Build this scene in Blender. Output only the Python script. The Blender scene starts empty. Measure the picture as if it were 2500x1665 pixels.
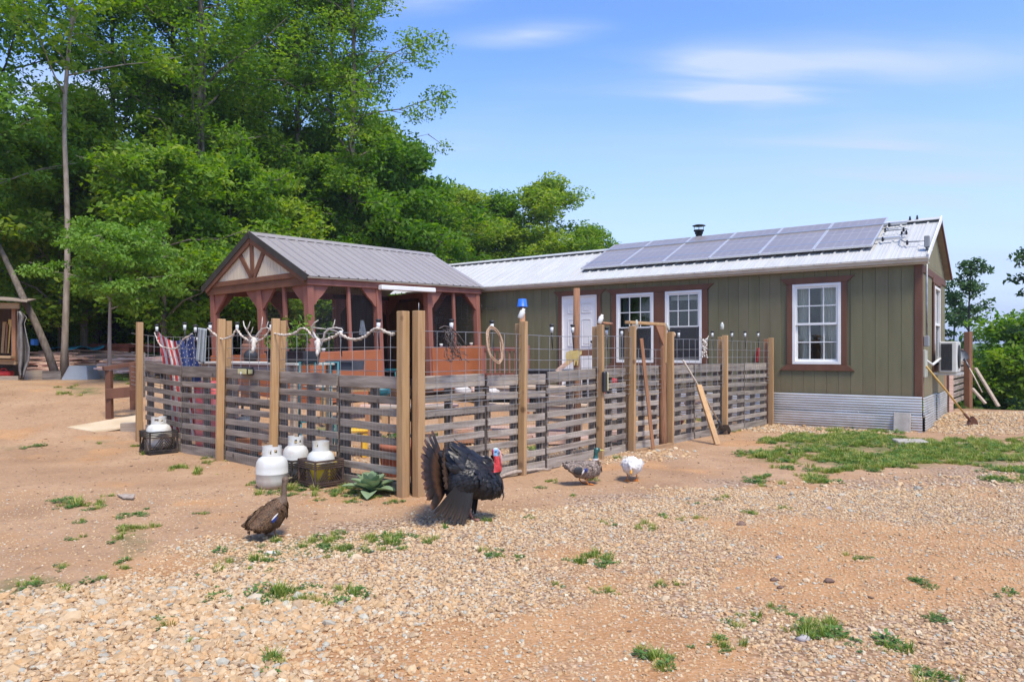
import bpy, bmesh, math, random
import numpy as np
from mathutils import Vector, Matrix, noise
R = math.radians
rnd = random.Random(7)
SC = bpy.context.scene
COL = SC.collection

# ---------------------------------------------------------------- camera
F, CX, CY, EYE = 1764.4, 1250.0, 861.6, 1.35
cam_d = bpy.data.cameras.new('camera'); cam = bpy.data.objects.new('camera', cam_d); COL.objects.link(cam)
cam.location = (0, 0, EYE); cam.rotation_euler = (R(90), 0, 0)
cam_d.sensor_width = 36; cam_d.lens = 36 * F / 2500; cam_d.shift_y = 29.1 / 2500
cam_d.clip_start = 0.05; cam_d.clip_end = 6000
SC.camera = cam

# ---------------------------------------------------------------- light
SUN_EL, SUN_AZ = R(60), R(64)      # azimuth measured from +X towards -Y
sd = Vector((math.cos(SUN_EL) * math.cos(SUN_AZ), -math.cos(SUN_EL) * math.sin(SUN_AZ), math.sin(SUN_EL)))
sun_d = bpy.data.lights.new('sun', 'SUN'); sun = bpy.data.objects.new('sun', sun_d); COL.objects.link(sun)
sun_d.energy = 2.0; sun_d.angle = R(15); sun_d.color = (1.0, 0.91, 0.75)
sun.rotation_euler = sd.to_track_quat('Z', 'Y').to_euler(); sun.location = (20, -20, 40)

world = bpy.data.worlds.new('World'); SC.world = world; world.use_nodes = True
wt = world.node_tree; wt.nodes.clear()
def wn(t, **k):
    n = wt.nodes.new(t)
    for a, b in k.items(): setattr(n, a, b)
    return n
sky = wn('ShaderNodeTexSky', sky_type='NISHITA', sun_disc=False)
sky.sun_elevation = SUN_EL
sky.sun_rotation = math.atan2(sd.x, sd.y)
sky.altitude = 300; sky.air_density = 1.0; sky.dust_density = 0.6; sky.ozone_density = 2.0
bg = wn('ShaderNodeBackground'); bg.inputs['Strength'].default_value = 0.15
out = wn('ShaderNodeOutputWorld')
hs = wn('ShaderNodeHueSaturation'); hs.inputs['Hue'].default_value = .511; hs.inputs['Saturation'].default_value = 1.22; hs.inputs['Value'].default_value = .84
wt.links.new(sky.outputs[0], hs.inputs['Color'])
# thin cirrus everywhere, a few stronger wisps
tc = wn('ShaderNodeTexCoord')
sep = wn('ShaderNodeSeparateXYZ'); wt.links.new(tc.outputs['Generated'], sep.inputs[0])
def wmath(op, a, b=None, c=None):
    n = wn('ShaderNodeMath', operation=op)
    for i, v in enumerate((a, b, c)):
        if v is None: continue
        if isinstance(v, (int, float)): n.inputs[i].default_value = v
        else: wt.links.new(v, n.inputs[i])
    return n.outputs[0]
# project the direction onto a high plane
zc = wmath('MAXIMUM', wmath('ADD', sep.outputs[2], 0.12), 0.03)
px_ = wmath('DIVIDE', sep.outputs[0], zc); py_ = wmath('DIVIDE', sep.outputs[1], zc)
comb = wn('ShaderNodeCombineXYZ'); wt.links.new(px_, comb.inputs[0]); wt.links.new(py_, comb.inputs[1])
def cloud(rot, sc, seed, lo, hi, detail=6):
    m = wn('ShaderNodeMapping'); m.inputs['Rotation'].default_value = (0, 0, rot); m.inputs['Scale'].default_value = sc
    m.inputs['Location'].default_value = (seed, seed * .7, 0)
    wt.links.new(comb.outputs[0], m.inputs['Vector'])
    n = wn('ShaderNodeTexNoise'); n.inputs['Scale'].default_value = 1; n.inputs['Detail'].default_value = detail
    n.inputs['Roughness'].default_value = .5; n.inputs['Distortion'].default_value = .4
    wt.links.new(m.outputs[0], n.inputs['Vector'])
    r = wn('ShaderNodeMapRange'); r.interpolation_type = 'SMOOTHSTEP'
    r.inputs['From Min'].default_value = lo; r.inputs['From Max'].default_value = hi
    wt.links.new(n.outputs[0], r.inputs['Value']); return r.outputs[0]
c1 = cloud(R(-28), (.45, 1.5, 1), 3.3, .42, .86)
c2 = cloud(R(-24), (1.0, 5.5, 1), 11.1, .36, .74, 9)
# wisps: soft ellipses on the same plane, broken by the fine noise
def wisp(px, py, lx, ly, ang, amp):
    d = Vector(((px - CX) / F, 1, (CY - py) / F)).normalized(); z = max(d.z + .12, .03)
    m = wn('ShaderNodeMapping'); m.vector_type = 'TEXTURE'
    m.inputs['Location'].default_value = (d.x / z, d.y / z, 0); m.inputs['Rotation'].default_value = (0, 0, ang)
    m.inputs['Scale'].default_value = (lx, ly, 1)
    wt.links.new(comb.outputs[0], m.inputs['Vector'])
    g = wn('ShaderNodeTexGradient', gradient_type='SPHERICAL'); wt.links.new(m.outputs[0], g.inputs[0])
    g2 = wmath('POWER', g.outputs[1], 1.4)
    return wmath('MULTIPLY', wmath('MULTIPLY', g2, amp), wmath('ADD', wmath('MULTIPLY', c2, 1.6), .18))
parts_ = [wmath('MULTIPLY', c1, .2)]
for a in [(1815, 215, .36, .2, R(40), 1.1), (1960, 170, .9, .26, R(-10), .75), (1290, 85, .26, .09, R(-8), .75), (240, 240, .45, .3, 0, 1.0), (1130, 330, .5, .2, R(-60), .16),
          (2250, 420, 1.6, .55, R(20), .28), (2100, 330, 1.0, .3, R(25), .18), (1030, 5, .2, .08, R(-10), .4)]:
    parts_.append(wisp(*a))
s_ = parts_[0]
for p_ in parts_[1:]: s_ = wmath('ADD', s_, p_)
# horizon veil
hz = wn('ShaderNodeMapRange'); hz.interpolation_type = 'SMOOTHSTEP'
hz.inputs['From Min'].default_value = .40; hz.inputs['From Max'].default_value = -.03
hz.inputs['To Max'].default_value = .93
wt.links.new(sep.outputs[2], hz.inputs['Value'])
s_ = wmath('MINIMUM', wmath('ADD', s_, hz.outputs[0]), .92)
mix = wn('ShaderNodeMix', data_type='RGBA')
wt.links.new(s_, mix.inputs['Factor'])
wt.links.new(hs.outputs[0], mix.inputs[6]); mix.inputs[7].default_value = (1.85, 2.2, 3.05, 1)
wt.links.new(mix.outputs[2], bg.inputs['Color']); wt.links.new(bg.outputs[0], out.inputs['Surface'])

SC.view_settings.view_transform = 'Standard'; SC.view_settings.look = 'None'
SC.view_settings.exposure = 1.27; SC.view_settings.gamma = 1; SC.view_settings.use_curve_mapping = False
SC.cycles.max_bounces = 8; SC.cycles.diffuse_bounces = 4; SC.cycles.transparent_max_bounces = 24
SC.cycles.transmission_bounces = 6; SC.cycles.use_denoising = True
SC.cycles.caustics_reflective = False; SC.cycles.caustics_refractive = False

# ---------------------------------------------------------------- helpers
def smooth(a, b, x):
    t = min(1, max(0, (x - a) / (b - a))); return t * t * (3 - 2 * t)
def tz(x, y):
    """height of the ground"""
    z = .72 * smooth(9.3, 17.5, y + .25 * max(0, -x - 4)) * smooth(.5, -4.5, x)
    z += .9 * smooth(17.5, 32, y) * smooth(6, -6, x)
    z += .06 * smooth(12.5, 11, y) * smooth(7, 9, x) * 0
    z += .16 * math.exp(-((x - 11.3) ** 2 / 8 + (y - 13.8) ** 2 / 3.5))
    z -= 9 * smooth(17.6, 46, y + .35 * (x - 9)) * smooth(3, 12, x)
    far = max(0, y - 46)
    if far > 0:
        z -= 9 * smooth(0, 120, far) * smooth(-20, 20, x)
        z += 14 * smooth(120, 330, far) + 14 * smooth(330, 900, far)
        z += smooth(60, 300, far) * 4 * noise.noise(Vector((x * .006, y * .006, 3)))
    z += .035 * noise.noise(Vector((x * .5, y * .5, 0))) * smooth(1, 4, y)
    return z
def W(px, py, Y):
    return Vector(((px - CX) / F * Y, Y, EYE - (py - CY) / F * Y))
def G(px, py):
    """the spot on the ground seen at this point of the photograph"""
    lo, hi = 1.0, 60.0
    d = Vector(((px - CX) / F, 1, -(py - CY) / F))
    y = lo
    while y < hi:
        if EYE + d.z * y < tz(d.x * y, y): break
        y += .1
    a, b = y - .1, y
    for _ in range(12):
        m = (a + b) / 2
        if EYE + d.z * m < tz(d.x * m, m): b = m
        else: a = m
    return Vector((d.x * b, b, tz(d.x * b, b)))

MATS = {}
def mat(name, c1, c2=None, scale=8, stretch=(1, 1, 1), rough=.7, bump=.0, bscale=None, metal=0, var=.0, spec=.5,
        c3=None, s3=1.2, w3=.5, detail=5, trans=0, lo=.35, hi=.65, coat=0, alpha=1, emit=None, islandvar=0, knots=0):
    if name in MATS: return MATS[name]
    m = bpy.data.materials.new(name); m.use_nodes = True; MATS[name] = m
    nt = m.node_tree; N = nt.nodes; L = nt.links; b = N['Principled BSDF']
    b.inputs['Roughness'].default_value = rough; b.inputs['Metallic'].default_value = metal
    b.inputs['Specular IOR Level'].default_value = spec
    if coat: b.inputs['Coat Weight'].default_value = coat
    tcn = N.new('ShaderNodeTexCoord'); mp = N.new('ShaderNodeMapping'); mp.inputs['Scale'].default_value = stretch
    oi = N.new('ShaderNodeObjectInfo')
    L.new(tcn.outputs['Object'], mp.inputs['Vector'])
    # offset per object so that copies do not repeat
    vm = N.new('ShaderNodeVectorMath'); vm.operation = 'SCALE'; vm.inputs['Scale'].default_value = 37
    cb = N.new('ShaderNodeCombineXYZ')
    for i in range(3): L.new(oi.outputs['Random'], cb.inputs[i])
    L.new(cb.outputs[0], vm.inputs[0])
    va = N.new('ShaderNodeVectorMath'); va.operation = 'ADD'; L.new(mp.outputs[0], va.inputs[0]); L.new(vm.outputs[0], va.inputs[1])
    vec = va.outputs[0]
    no = N.new('ShaderNodeTexNoise'); no.inputs['Scale'].default_value = scale; no.inputs['Detail'].default_value = detail
    L.new(vec, no.inputs['Vector'])
    cr = N.new('ShaderNodeValToRGB'); cr.color_ramp.elements[0].position = lo; cr.color_ramp.elements[1].position = hi
    cr.color_ramp.elements[0].color = (*c1, 1); cr.color_ramp.elements[1].color = (*(c2 or c1), 1)
    L.new(no.outputs[0], cr.inputs[0]); col = cr.outputs[0]
    if c3:
        n3 = N.new('ShaderNodeTexNoise'); n3.inputs['Scale'].default_value = s3; n3.inputs['Detail'].default_value = 3
        L.new(vec, n3.inputs['Vector'])
        r3 = N.new('ShaderNodeMapRange'); r3.inputs['From Min'].default_value = .5; r3.inputs['From Max'].default_value = .68; r3.inputs['To Max'].default_value = w3
        L.new(n3.outputs[0], r3.inputs['Value'])
        mx = N.new('ShaderNodeMix'); mx.data_type = 'RGBA'; L.new(r3.outputs[0], mx.inputs['Factor']); L.new(col, mx.inputs[6]); mx.inputs[7].default_value = (*c3, 1)
        col = mx.outputs[2]
    if knots:   # dark round knots and nail stains, about this far apart
        kv = N.new('ShaderNodeTexVoronoi'); kv.inputs['Scale'].default_value = knots; vk = N.new('ShaderNodeVectorMath'); vk.operation = 'ADD'; L.new(tcn.outputs['Object'], vk.inputs[0]); L.new(vm.outputs[0], vk.inputs[1]); L.new(vk.outputs[0], kv.inputs['Vector'])
        kr = N.new('ShaderNodeMapRange'); kr.inputs['From Min'].default_value = .07; kr.inputs['From Max'].default_value = .15; kr.inputs['To Min'].default_value = .8; kr.inputs['To Max'].default_value = 0
        L.new(kv.outputs['Distance'], kr.inputs['Value']); kx = N.new('ShaderNodeMix'); kx.data_type = 'RGBA'; L.new(kr.outputs[0], kx.inputs['Factor']); L.new(col, kx.inputs[6]); kx.inputs[7].default_value = (c1[0] * .35, c1[1] * .3, c1[2] * .3, 1); col = kx.outputs[2]
    if var or islandvar:
        h = N.new('ShaderNodeHueSaturation'); mr = N.new('ShaderNodeMapRange')
        w = islandvar or var
        mr.inputs['To Min'].default_value = 1 - w; mr.inputs['To Max'].default_value = 1 + w
        if islandvar:
            ge = N.new('ShaderNodeNewGeometry'); L.new(ge.outputs['Random Per Island'], mr.inputs['Value'])
        else: L.new(oi.outputs['Random'], mr.inputs['Value'])
        L.new(mr.outputs[0], h.inputs['Value']); L.new(col, h.inputs['Color']); col = h.outputs[0]
    L.new(col, b.inputs['Base Color'])
    if bump:
        bn = N.new('ShaderNodeTexNoise'); bn.inputs['Scale'].default_value = bscale or scale * 2.5; bn.inputs['Detail'].default_value = 6
        L.new(vec, bn.inputs['Vector'])
        bu = N.new('ShaderNodeBump'); bu.inputs['Strength'].default_value = bump; bu.inputs['Distance'].default_value = .01
        L.new(bn.outputs[0], bu.inputs['Height']); L.new(bu.outputs[0], b.inputs['Normal'])
        rr = N.new('ShaderNodeMapRange'); rr.inputs['To Min'].default_value = max(0, rough - .12); rr.inputs['To Max'].default_value = min(1, rough + .12)
        L.new(bn.outputs[0], rr.inputs['Value']); L.new(rr.outputs[0], b.inputs['Roughness'])
    if trans:
        o = N['Material Output']; t = N.new('ShaderNodeBsdfTranslucent'); L.new(col, t.inputs[0])
        ms = N.new('ShaderNodeMixShader'); ms.inputs[0].default_value = trans
        L.new(b.outputs[0], ms.inputs[1]); L.new(t.outputs[0], ms.inputs[2]); L.new(ms.outputs[0], o.inputs[0])
    if emit:
        b.inputs['Emission Color'].default_value = (*emit[:3], 1); b.inputs['Emission Strength'].default_value = emit[3]
    return m

class MB:
    """collects shapes, links them as ONE mesh object"""
    def __init__(s): s.v = []; s.f = []; s.mi = []; s.cur = 0; s.sm = []
    def add(s, vs, fs, sm=False):
        o = len(s.v); s.v += [tuple(v) for v in vs]
        for f in fs: s.f.append([i + o for i in f]); s.mi.append(s.cur); s.sm.append(sm)
        return s
    def box(s, c, d, rz=0, m=None):
        x, y, z = d[0] / 2, d[1] / 2, d[2] / 2
        vs = [Vector((a * x, b * y, e * z)) for e in (-1, 1) for b in (-1, 1) for a in (-1, 1)]
        if m is not None: vs = [m @ v for v in vs]
        if rz: r_ = Matrix.Rotation(rz, 3, 'Z'); vs = [r_ @ v for v in vs]
        c = Vector(c); return s.add([v + c for v in vs], [(0, 2, 3, 1), (4, 5, 7, 6), (0, 1, 5, 4), (2, 6, 7, 3), (0, 4, 6, 2), (1, 3, 7, 5)])
    def bx(s, x0, x1, y0, y1, z0, z1):
        return s.box(((x0 + x1) / 2, (y0 + y1) / 2, (z0 + z1) / 2), (abs(x1 - x0), abs(y1 - y0), abs(z1 - z0)))
    def beam(s, p, q, w, h, up=(0, 0, 1)):
        """box from p to q, w across, h along up"""
        p, q = Vector(p), Vector(q); d = (q - p).normalized(); up = Vector(up)
        if abs(d.dot(up)) > .99: up = Vector((0, 1, 0))
        a = d.cross(up).normalized(); b = a.cross(d).normalized()
        vs = [e + a * (i * w / 2) + b * (j * h / 2) for e in (p, q) for j in (-1, 1) for i in (-1, 1)]
        return s.add(vs, [(0, 1, 3, 2), (4, 6, 7, 5), (0, 4, 5, 1), (2, 3, 7, 6), (0, 2, 6, 4), (1, 5, 7, 3)])
    def tube(s, pts, r, n=6, cap=True, sm=True):
        pts = [Vector(p) for p in pts]
        if not hasattr(r, '__len__'): r = [r] * len(pts)
        rings = []; a = None
        for i, p in enumerate(pts):
            d = (pts[min(i + 1, len(pts) - 1)] - pts[max(i - 1, 0)])
            d = d.normalized() if d.length > 1e-9 else Vector((0, 0, 1))
            if a is None:
                a = d.cross(Vector((0, 0, 1)));
                if a.length < .1: a = d.cross(Vector((0, 1, 0)))
            a = (a - d * a.dot(d)).normalized(); b = d.cross(a)
            rings.append([p + (a * math.cos(t) + b * math.sin(t)) * r[i] for t in (2 * math.pi * k / n for k in range(n))])
        vs = [v for g in rings for v in g]; fs = []
        for i in range(len(pts) - 1):
            for k in range(n): fs.append((i * n + k, i * n + (k + 1) % n, (i + 1) * n + (k + 1) % n, (i + 1) * n + k))
        if cap: fs.append(tuple(range(n))[::-1]); fs.append(tuple((len(pts) - 1) * n + k for k in range(n)))
        return s.add(vs, fs, sm)
    def lathe(s, prof, c=(0, 0, 0), n=20, m=None, sm=True):
        """prof: (radius, z) from the bottom to the top"""
        vs = []; fs = []; c = Vector(c)
        for r_, z in prof:
            for k in range(n):
                t = 2 * math.pi * k / n; v = Vector((r_ * math.cos(t), r_ * math.sin(t), z))
                if m is not None: v = m @ v
                vs.append(v + c)
        for i in range(len(prof) - 1):
            for k in range(n): fs.append((i * n + k, i * n + (k + 1) % n, (i + 1) * n + (k + 1) % n, (i + 1) * n + k))
        fs.append(tuple(range(n))[::-1]); fs.append(tuple((len(prof) - 1) * n + k for k in range(n)))
        return s.add(vs, fs, sm)
    def prism(s, poly, off):
        """poly: 3D points of a face, off: the vector it is pushed along"""
        n = len(poly); off = Vector(off); vs = [Vector(p) for p in poly] + [Vector(p) + off for p in poly]
        return s.add(vs, [tuple(range(n))[::-1], tuple(range(n, 2 * n))] + [(i, (i + 1) % n, n + (i + 1) % n, n + i) for i in range(n)])
    def ell(s, c, r, m=None, n=12, k=8, nz=0):
        vs = []; fs = []; c = Vector(c)
        for i in range(k + 1):
            ph = math.pi * i / k
            for j in range(n):
                t = 2 * math.pi * j / n
                v = Vector((r[0] * math.sin(ph) * math.cos(t), r[1] * math.sin(ph) * math.sin(t), -r[2] * math.cos(ph)))
                if nz: v *= 1 + nz * noise.noise(v * (2 / max(r)) + c)
                if m is not None: v = m @ v
                vs.append(v + c)
        for i in range(k):
            for j in range(n): fs.append((i * n + j, i * n + (j + 1) % n, (i + 1) * n + (j + 1) % n, (i + 1) * n + j))
        return s.add(vs, fs, True)
    def mesh(s, name):
        me = bpy.data.meshes.new(name); me.from_pydata(s.v, [], s.f)
        if any(s.sm): me.polygons.foreach_set('use_smooth', s.sm)
        if any(s.mi): me.polygons.foreach_set('material_index', s.mi)
        return me
    def build(s, name, m, parent=None, bevel=0, loc=None, rot=None):
        me = s.mesh(name)
        bm = bmesh.new(); bm.from_mesh(me)
        bmesh.ops.recalc_face_normals(bm, faces=bm.faces)
        if bevel: bmesh.ops.bevel(bm, geom=bm.edges[:], offset=bevel, segments=1, affect='EDGES', clamp_overlap=True)
        bm.to_mesh(me); bm.free()
        for q in (m if isinstance(m, (list, tuple)) else [m]): me.materials.append(q)
        o = bpy.data.objects.new(name, me); COL.objects.link(o)
        if parent: o.parent = parent
        if loc is not None: o.location = loc
        if rot is not None: o.rotation_euler = rot
        return o
def tag(o, label=None, cat=None, group=None, kind=None):
    if label: o['label'] = label
    if cat: o['category'] = cat
    if group: o['group'] = group
    if kind: o['kind'] = kind
    return o
def thing(name, label, cat, loc=(0, 0, 0), rz=0, group=None, rot=None):
    o = bpy.data.objects.new(name, None); COL.objects.link(o); o.location = loc
    o.rotation_euler = rot or (0, 0, rz); o.empty_display_size = .2
    return tag(o, label, cat, group)
def put(me_obj, name, parent=None, loc=(0, 0, 0), rot=(0, 0, 0), scale=(1, 1, 1)):
    o = me_obj.copy(); o.name = name; COL.objects.link(o); o.parent = parent; o.location = loc; o.rotation_euler = rot; o.scale = scale
    for k in ('label', 'category', 'group', 'kind'):
        if k in o: del o[k]
    return o
def share(mesh, name, parent=None, loc=(0, 0, 0), rot=(0, 0, 0), scale=(1, 1, 1)):
    o = bpy.data.objects.new(name, mesh); COL.objects.link(o); o.parent = parent; o.location = loc; o.rotation_euler = rot; o.scale = scale
    return o
def copy_tree(o, parent=None):
    c = o.copy(); COL.objects.link(c); c.parent = parent
    for ch in o.children: copy_tree(ch, c)
    return c
def unit(name, m, bevel=.0):
    """a mesh of a unit cube, shared by alike boards that are scaled"""
    b = MB().box((0, 0, 0), (1, 1, 1)); me = b.mesh(name); me.materials.append(m)
    bm = bmesh.new(); bm.from_mesh(me); bmesh.ops.recalc_face_normals(bm, faces=bm.faces); bm.to_mesh(me); bm.free()
    return me
# ---------------------------------------------------------------- materials
def splash(m, z0, z1, c=(.30, .19, .11), k=.55):
    """mud thrown up by rain along the foot of a wall"""
    nt = m.node_tree; N = nt.nodes; L = nt.links; b = N['Principled BSDF']; src = b.inputs['Base Color'].links[0].from_socket
    g = N.new('ShaderNodeNewGeometry'); s = N.new('ShaderNodeSeparateXYZ'); L.new(g.outputs['Position'], s.inputs[0])
    n = N.new('ShaderNodeTexNoise'); n.inputs['Scale'].default_value = 7; n.inputs['Detail'].default_value = 6; L.new(g.outputs['Position'], n.inputs['Vector'])
    r_ = N.new('ShaderNodeMapRange'); r_.inputs['From Min'].default_value = z1; r_.inputs['From Max'].default_value = z0; L.new(s.outputs[2], r_.inputs['Value'])
    a = N.new('ShaderNodeMath'); a.operation = 'MULTIPLY'; L.new(r_.outputs[0], a.inputs[0]); L.new(n.outputs[0], a.inputs[1])
    a2 = N.new('ShaderNodeMath'); a2.operation = 'MULTIPLY'; a2.inputs[1].default_value = k * 2; a2.use_clamp = True; L.new(a.outputs[0], a2.inputs[0])
    x = N.new('ShaderNodeMix'); x.data_type = 'RGBA'; L.new(a2.outputs[0], x.inputs['Factor']); L.new(src, x.inputs[6]); x.inputs[7].default_value = (*c, 1); L.new(x.outputs[2], b.inputs['Base Color'])
WHITE = mat('white_vinyl', (.74, .74, .72), (.82, .82, .8), 3, rough=.45, bump=.05)
TRIM = mat('brown_trim_paint', (.115, .046, .024), (.15, .062, .033), 6, (1, 1, .3), rough=.65, bump=.25, bscale=60)
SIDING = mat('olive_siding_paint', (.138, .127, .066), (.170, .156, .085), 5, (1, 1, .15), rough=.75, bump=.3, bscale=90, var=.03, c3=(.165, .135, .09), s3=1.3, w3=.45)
SIDING_LIT = mat('olive_siding_paint_lit_end', (.175, .16, .085), (.21, .192, .105), 5, (1, 1, .15), rough=.75, bump=.3, bscale=90, var=.03, c3=(.165, .135, .09), s3=1.3, w3=.45)  # lighter copy of the siding: brighter light on the end wall painted in
GALV = mat('galvanised_roof_steel', (.52, .52, .50), (.58, .58, .56), 3, (1, .4, 1), rough=.5, bump=.06, metal=.15, spec=.5, c3=(.52, .55, .55), w3=.5)
SKIRT = mat('galvanised_skirt_steel', (.60, .60, .57), (.74, .74, .70), 2.2, (.6, 1, 3), rough=.4, bump=.12, bscale=4, metal=.55, c3=(.38, .36, .3), s3=1.6, w3=.45)
GUTTER = mat('cream_gutter_paint', (.50, .46, .41), (.58, .54, .48), 4, rough=.5, bump=.05)
splash(SIDING, .5, 1.0, k=.3); splash(SIDING_LIT, .5, 1.1, k=.3); splash(SKIRT, -.05, .45, k=.45)
DARK = mat('dark_interior', (.02, .018, .016), (.035, .03, .026), 3, rough=.9)
DARKMETAL = mat('black_metal', (.02, .02, .022), (.04, .04, .042), 10, rough=.45, metal=.6, bump=.1)
GREYMETAL = mat('grey_conduit_metal', (.28, .29, .29), (.38, .39, .39), 10, rough=.45, metal=.6, bump=.1)
CURTAIN = mat('cream_curtain_cloth', (.84, .80, .68), (.9, .87, .76), 8, (6, 6, .5), rough=.9, trans=.2)
CURTAINB = mat('blue_grey_curtain_cloth', (.12, .13, .17), (.18, .19, .24), 8, (6, 6, .5), rough=.9)
def glass_mat():
    m = bpy.data.materials.new('window_glass'); m.use_nodes = True; nt = m.node_tree; N = nt.nodes; L = nt.links
    N.remove(N['Principled BSDF']); o = N['Material Output']
    t = N.new('ShaderNodeBsdfTransparent'); t.inputs[0].default_value = (.95, .97, .96, 1)
    g = N.new('ShaderNodeBsdfGlossy'); g.inputs['Roughness'].default_value = .02
    fr = N.new('ShaderNodeFresnel'); fr.inputs['IOR'].default_value = 1.55
    a = N.new('ShaderNodeMath'); a.operation = 'ADD'; a.inputs[1].default_value = .01; L.new(fr.outputs[0], a.inputs[0])
    nz = N.new('ShaderNodeTexNoise'); nz.inputs['Scale'].default_value = 2.5
    bu = N.new('ShaderNodeBump'); bu.inputs['Strength'].default_value = .04; L.new(nz.outputs[0], bu.inputs['Height']); L.new(bu.outputs[0], g.inputs['Normal'])
    ms = N.new('ShaderNodeMixShader'); L.new(a.outputs[0], ms.inputs[0]); L.new(t.outputs[0], ms.inputs[1]); L.new(g.outputs[0], ms.inputs[2]); L.new(ms.outputs[0], o.inputs[0]); return m
GLASS = glass_mat()
BC = {}
def board(name, size, m, parent, loc, rot=(0, 0, 0), bevel=.003):
    """a board whose mesh is shared by boards of the same size"""
    k = (round(size[0], 2), round(size[1], 3), round(size[2], 3), m.name)
    if k not in BC:
        me = MB().box((0, 0, 0), size).mesh(name); bm = bmesh.new(); bm.from_mesh(me); bmesh.ops.recalc_face_normals(bm, faces=bm.faces)
        if bevel: bmesh.ops.bevel(bm, geom=bm.edges[:], offset=min(bevel, min(size) * .3), segments=1, affect='EDGES')
        bm.to_mesh(me); bm.free(); me.materials.append(m); BC[k] = me
    return share(BC[k], name, parent, loc, rot)

# ---------------------------------------------------------------- the long green cabin
# local x: 0 at the near right corner, negative to the left along the front; y to the back; z up
HA = .634
HOUSE = thing('cabin_house', 'long olive green cabin with white metal roof, brown trim and corrugated steel skirt', 'house', (6.987, 12.34, 0), -HA)
def HW(s, y, z):
    return Vector((6.987, 12.34, 0)) + Matrix.Rotation(-HA, 3, 'Z') @ Vector((-s, y, z))
HL, HWD, ZB, ZE = 11.93, 3.646, .55, 2.93
front = MB()
opens = [(1.25, 2.14, 1.12, 2.65), (3.87, 4.71, 1.12, 2.65), (4.93, 5.85, 1.12, 2.65), (6.32, 7.23, .62, 2.64)]
# backing wall pieces around the openings
edges = [0] + [e for o in opens for e in o[:2]] + [HL]
for i in range(0, len(edges), 2): front.bx(-edges[i], -edges[i + 1], .012, .1, ZB, ZE)
for o in opens:
    front.bx(-o[0], -o[1], .012, .1, ZB, o[2]); front.bx(-o[0], -o[1], .012, .1, o[3], ZE)
wf = front.build('wall', SIDING, HOUSE)
i = 0; sx = .1
while sx < HL:
    w = .2032; a, b = sx + .0018, sx + w - .0018
    cuts = [(ZB, ZE)]
    for o in opens:
        if b > o[0] and a < o[1]: cuts = [(ZB, o[2]), (o[3], ZE)]
    for z0, z1 in cuts:
        if z1 - z0 > .12: board('siding_board', (b - a, .014, z1 - z0), SIDING, wf, (-(a + b) / 2, .003 + .0015 * (i % 2), (z0 + z1) / 2), bevel=.0025)
    sx += w
# end wall with gable
oe = (1.6, 2.6, 1.1, 2.66)
ew = MB()
ew.bx(-.1, -.012, .1, oe[0], ZB, ZE); ew.bx(-.1, -.012, oe[1], HWD, ZB, ZE); ew.bx(-.1, -.012, oe[0], oe[1], ZB, oe[2]); ew.bx(-.1, -.012, oe[0], oe[1], oe[3], ZE)
ew.prism([(-.1, 0, ZE), (-.1, HWD, ZE), (-.1, HWD / 2, ZE + .84)], (.088, 0, 0))
we = ew.build('wall', SIDING_LIT, HOUSE)
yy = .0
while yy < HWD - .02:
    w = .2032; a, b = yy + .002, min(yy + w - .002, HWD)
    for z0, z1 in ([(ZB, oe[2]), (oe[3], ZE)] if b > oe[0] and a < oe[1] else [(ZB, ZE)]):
        board('siding_board', (.014, b - a, z1 - z0), SIDING_LIT, we, (-.003, (a + b) / 2, (z0 + z1) / 2))
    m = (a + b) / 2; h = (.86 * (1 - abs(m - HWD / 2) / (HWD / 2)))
    if h > .06: board('siding_board', (.014, b - a, h), SIDING_LIT, we, (-.003, m, ZE + h / 2))
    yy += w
sh = MB(); sh.bx(-HL, -.1, HWD - .1, HWD, ZB, ZE); sh.bx(-HL, -HL + .1, .1, HWD - .1, ZB, ZE)
sh.prism([(-HL, 0, ZE), (-HL, HWD, ZE), (-HL, HWD / 2, ZE + .84)], (.1, 0, 0))
sh.build('wall', SIDING, HOUSE)
MB().bx(-HL + .1, -.1, .1, HWD - .1, ZB, ZB + .08).build('floor_deck', DARK, HOUSE)
MB().bx(-HL + .1, -.1, .1, HWD - .1, ZE - .06, ZE - .02).build('ceiling_board', DARK, HOUSE)
inn = MB(); inn.bx(-HL + .12, -.12, 1.9, 1.95, ZB + .1, ZE - .08); inn.build('inner_partition', DARK, HOUSE)
# brown trims
def trim_board(x0, x1, y0, y1, z0, z1, nm='trim_board'): MB().bx(x0, x1, y0, y1, z0, z1).build(nm, TRIM, HOUSE, bevel=.004)
trim_board(-.1, .018, -.022, -.006, ZB - .01, ZE, 'corner_board'); trim_board(.004, .02, -.005, .095, ZB - .01, ZE, 'corner_board')
trim_board(.005, .022, 0.1, HWD, 2.60 + .14, 2.60 + .27, 'band_board')
def header(s0, s1, z0, h, fl=.13):
    MB().prism([(-s0 + .0, -.006, z0), (-s1, -.006, z0), (-s1 - fl, -.006, z0 + h), (-s0 + fl, -.006, z0 + h)], (0, -.03, 0)).build('header_trim', TRIM, HOUSE)
def sill(s0, s1, z1, h, fl=.13):
    MB().prism([(-s0, -.006, z1), (-s1, -.006, z1), (-s1 - fl, -.006, z1 - h), (-s0 + fl, -.006, z1 - h)], (0, -.03, 0)).build('sill_trim', TRIM, HOUSE)
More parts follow.
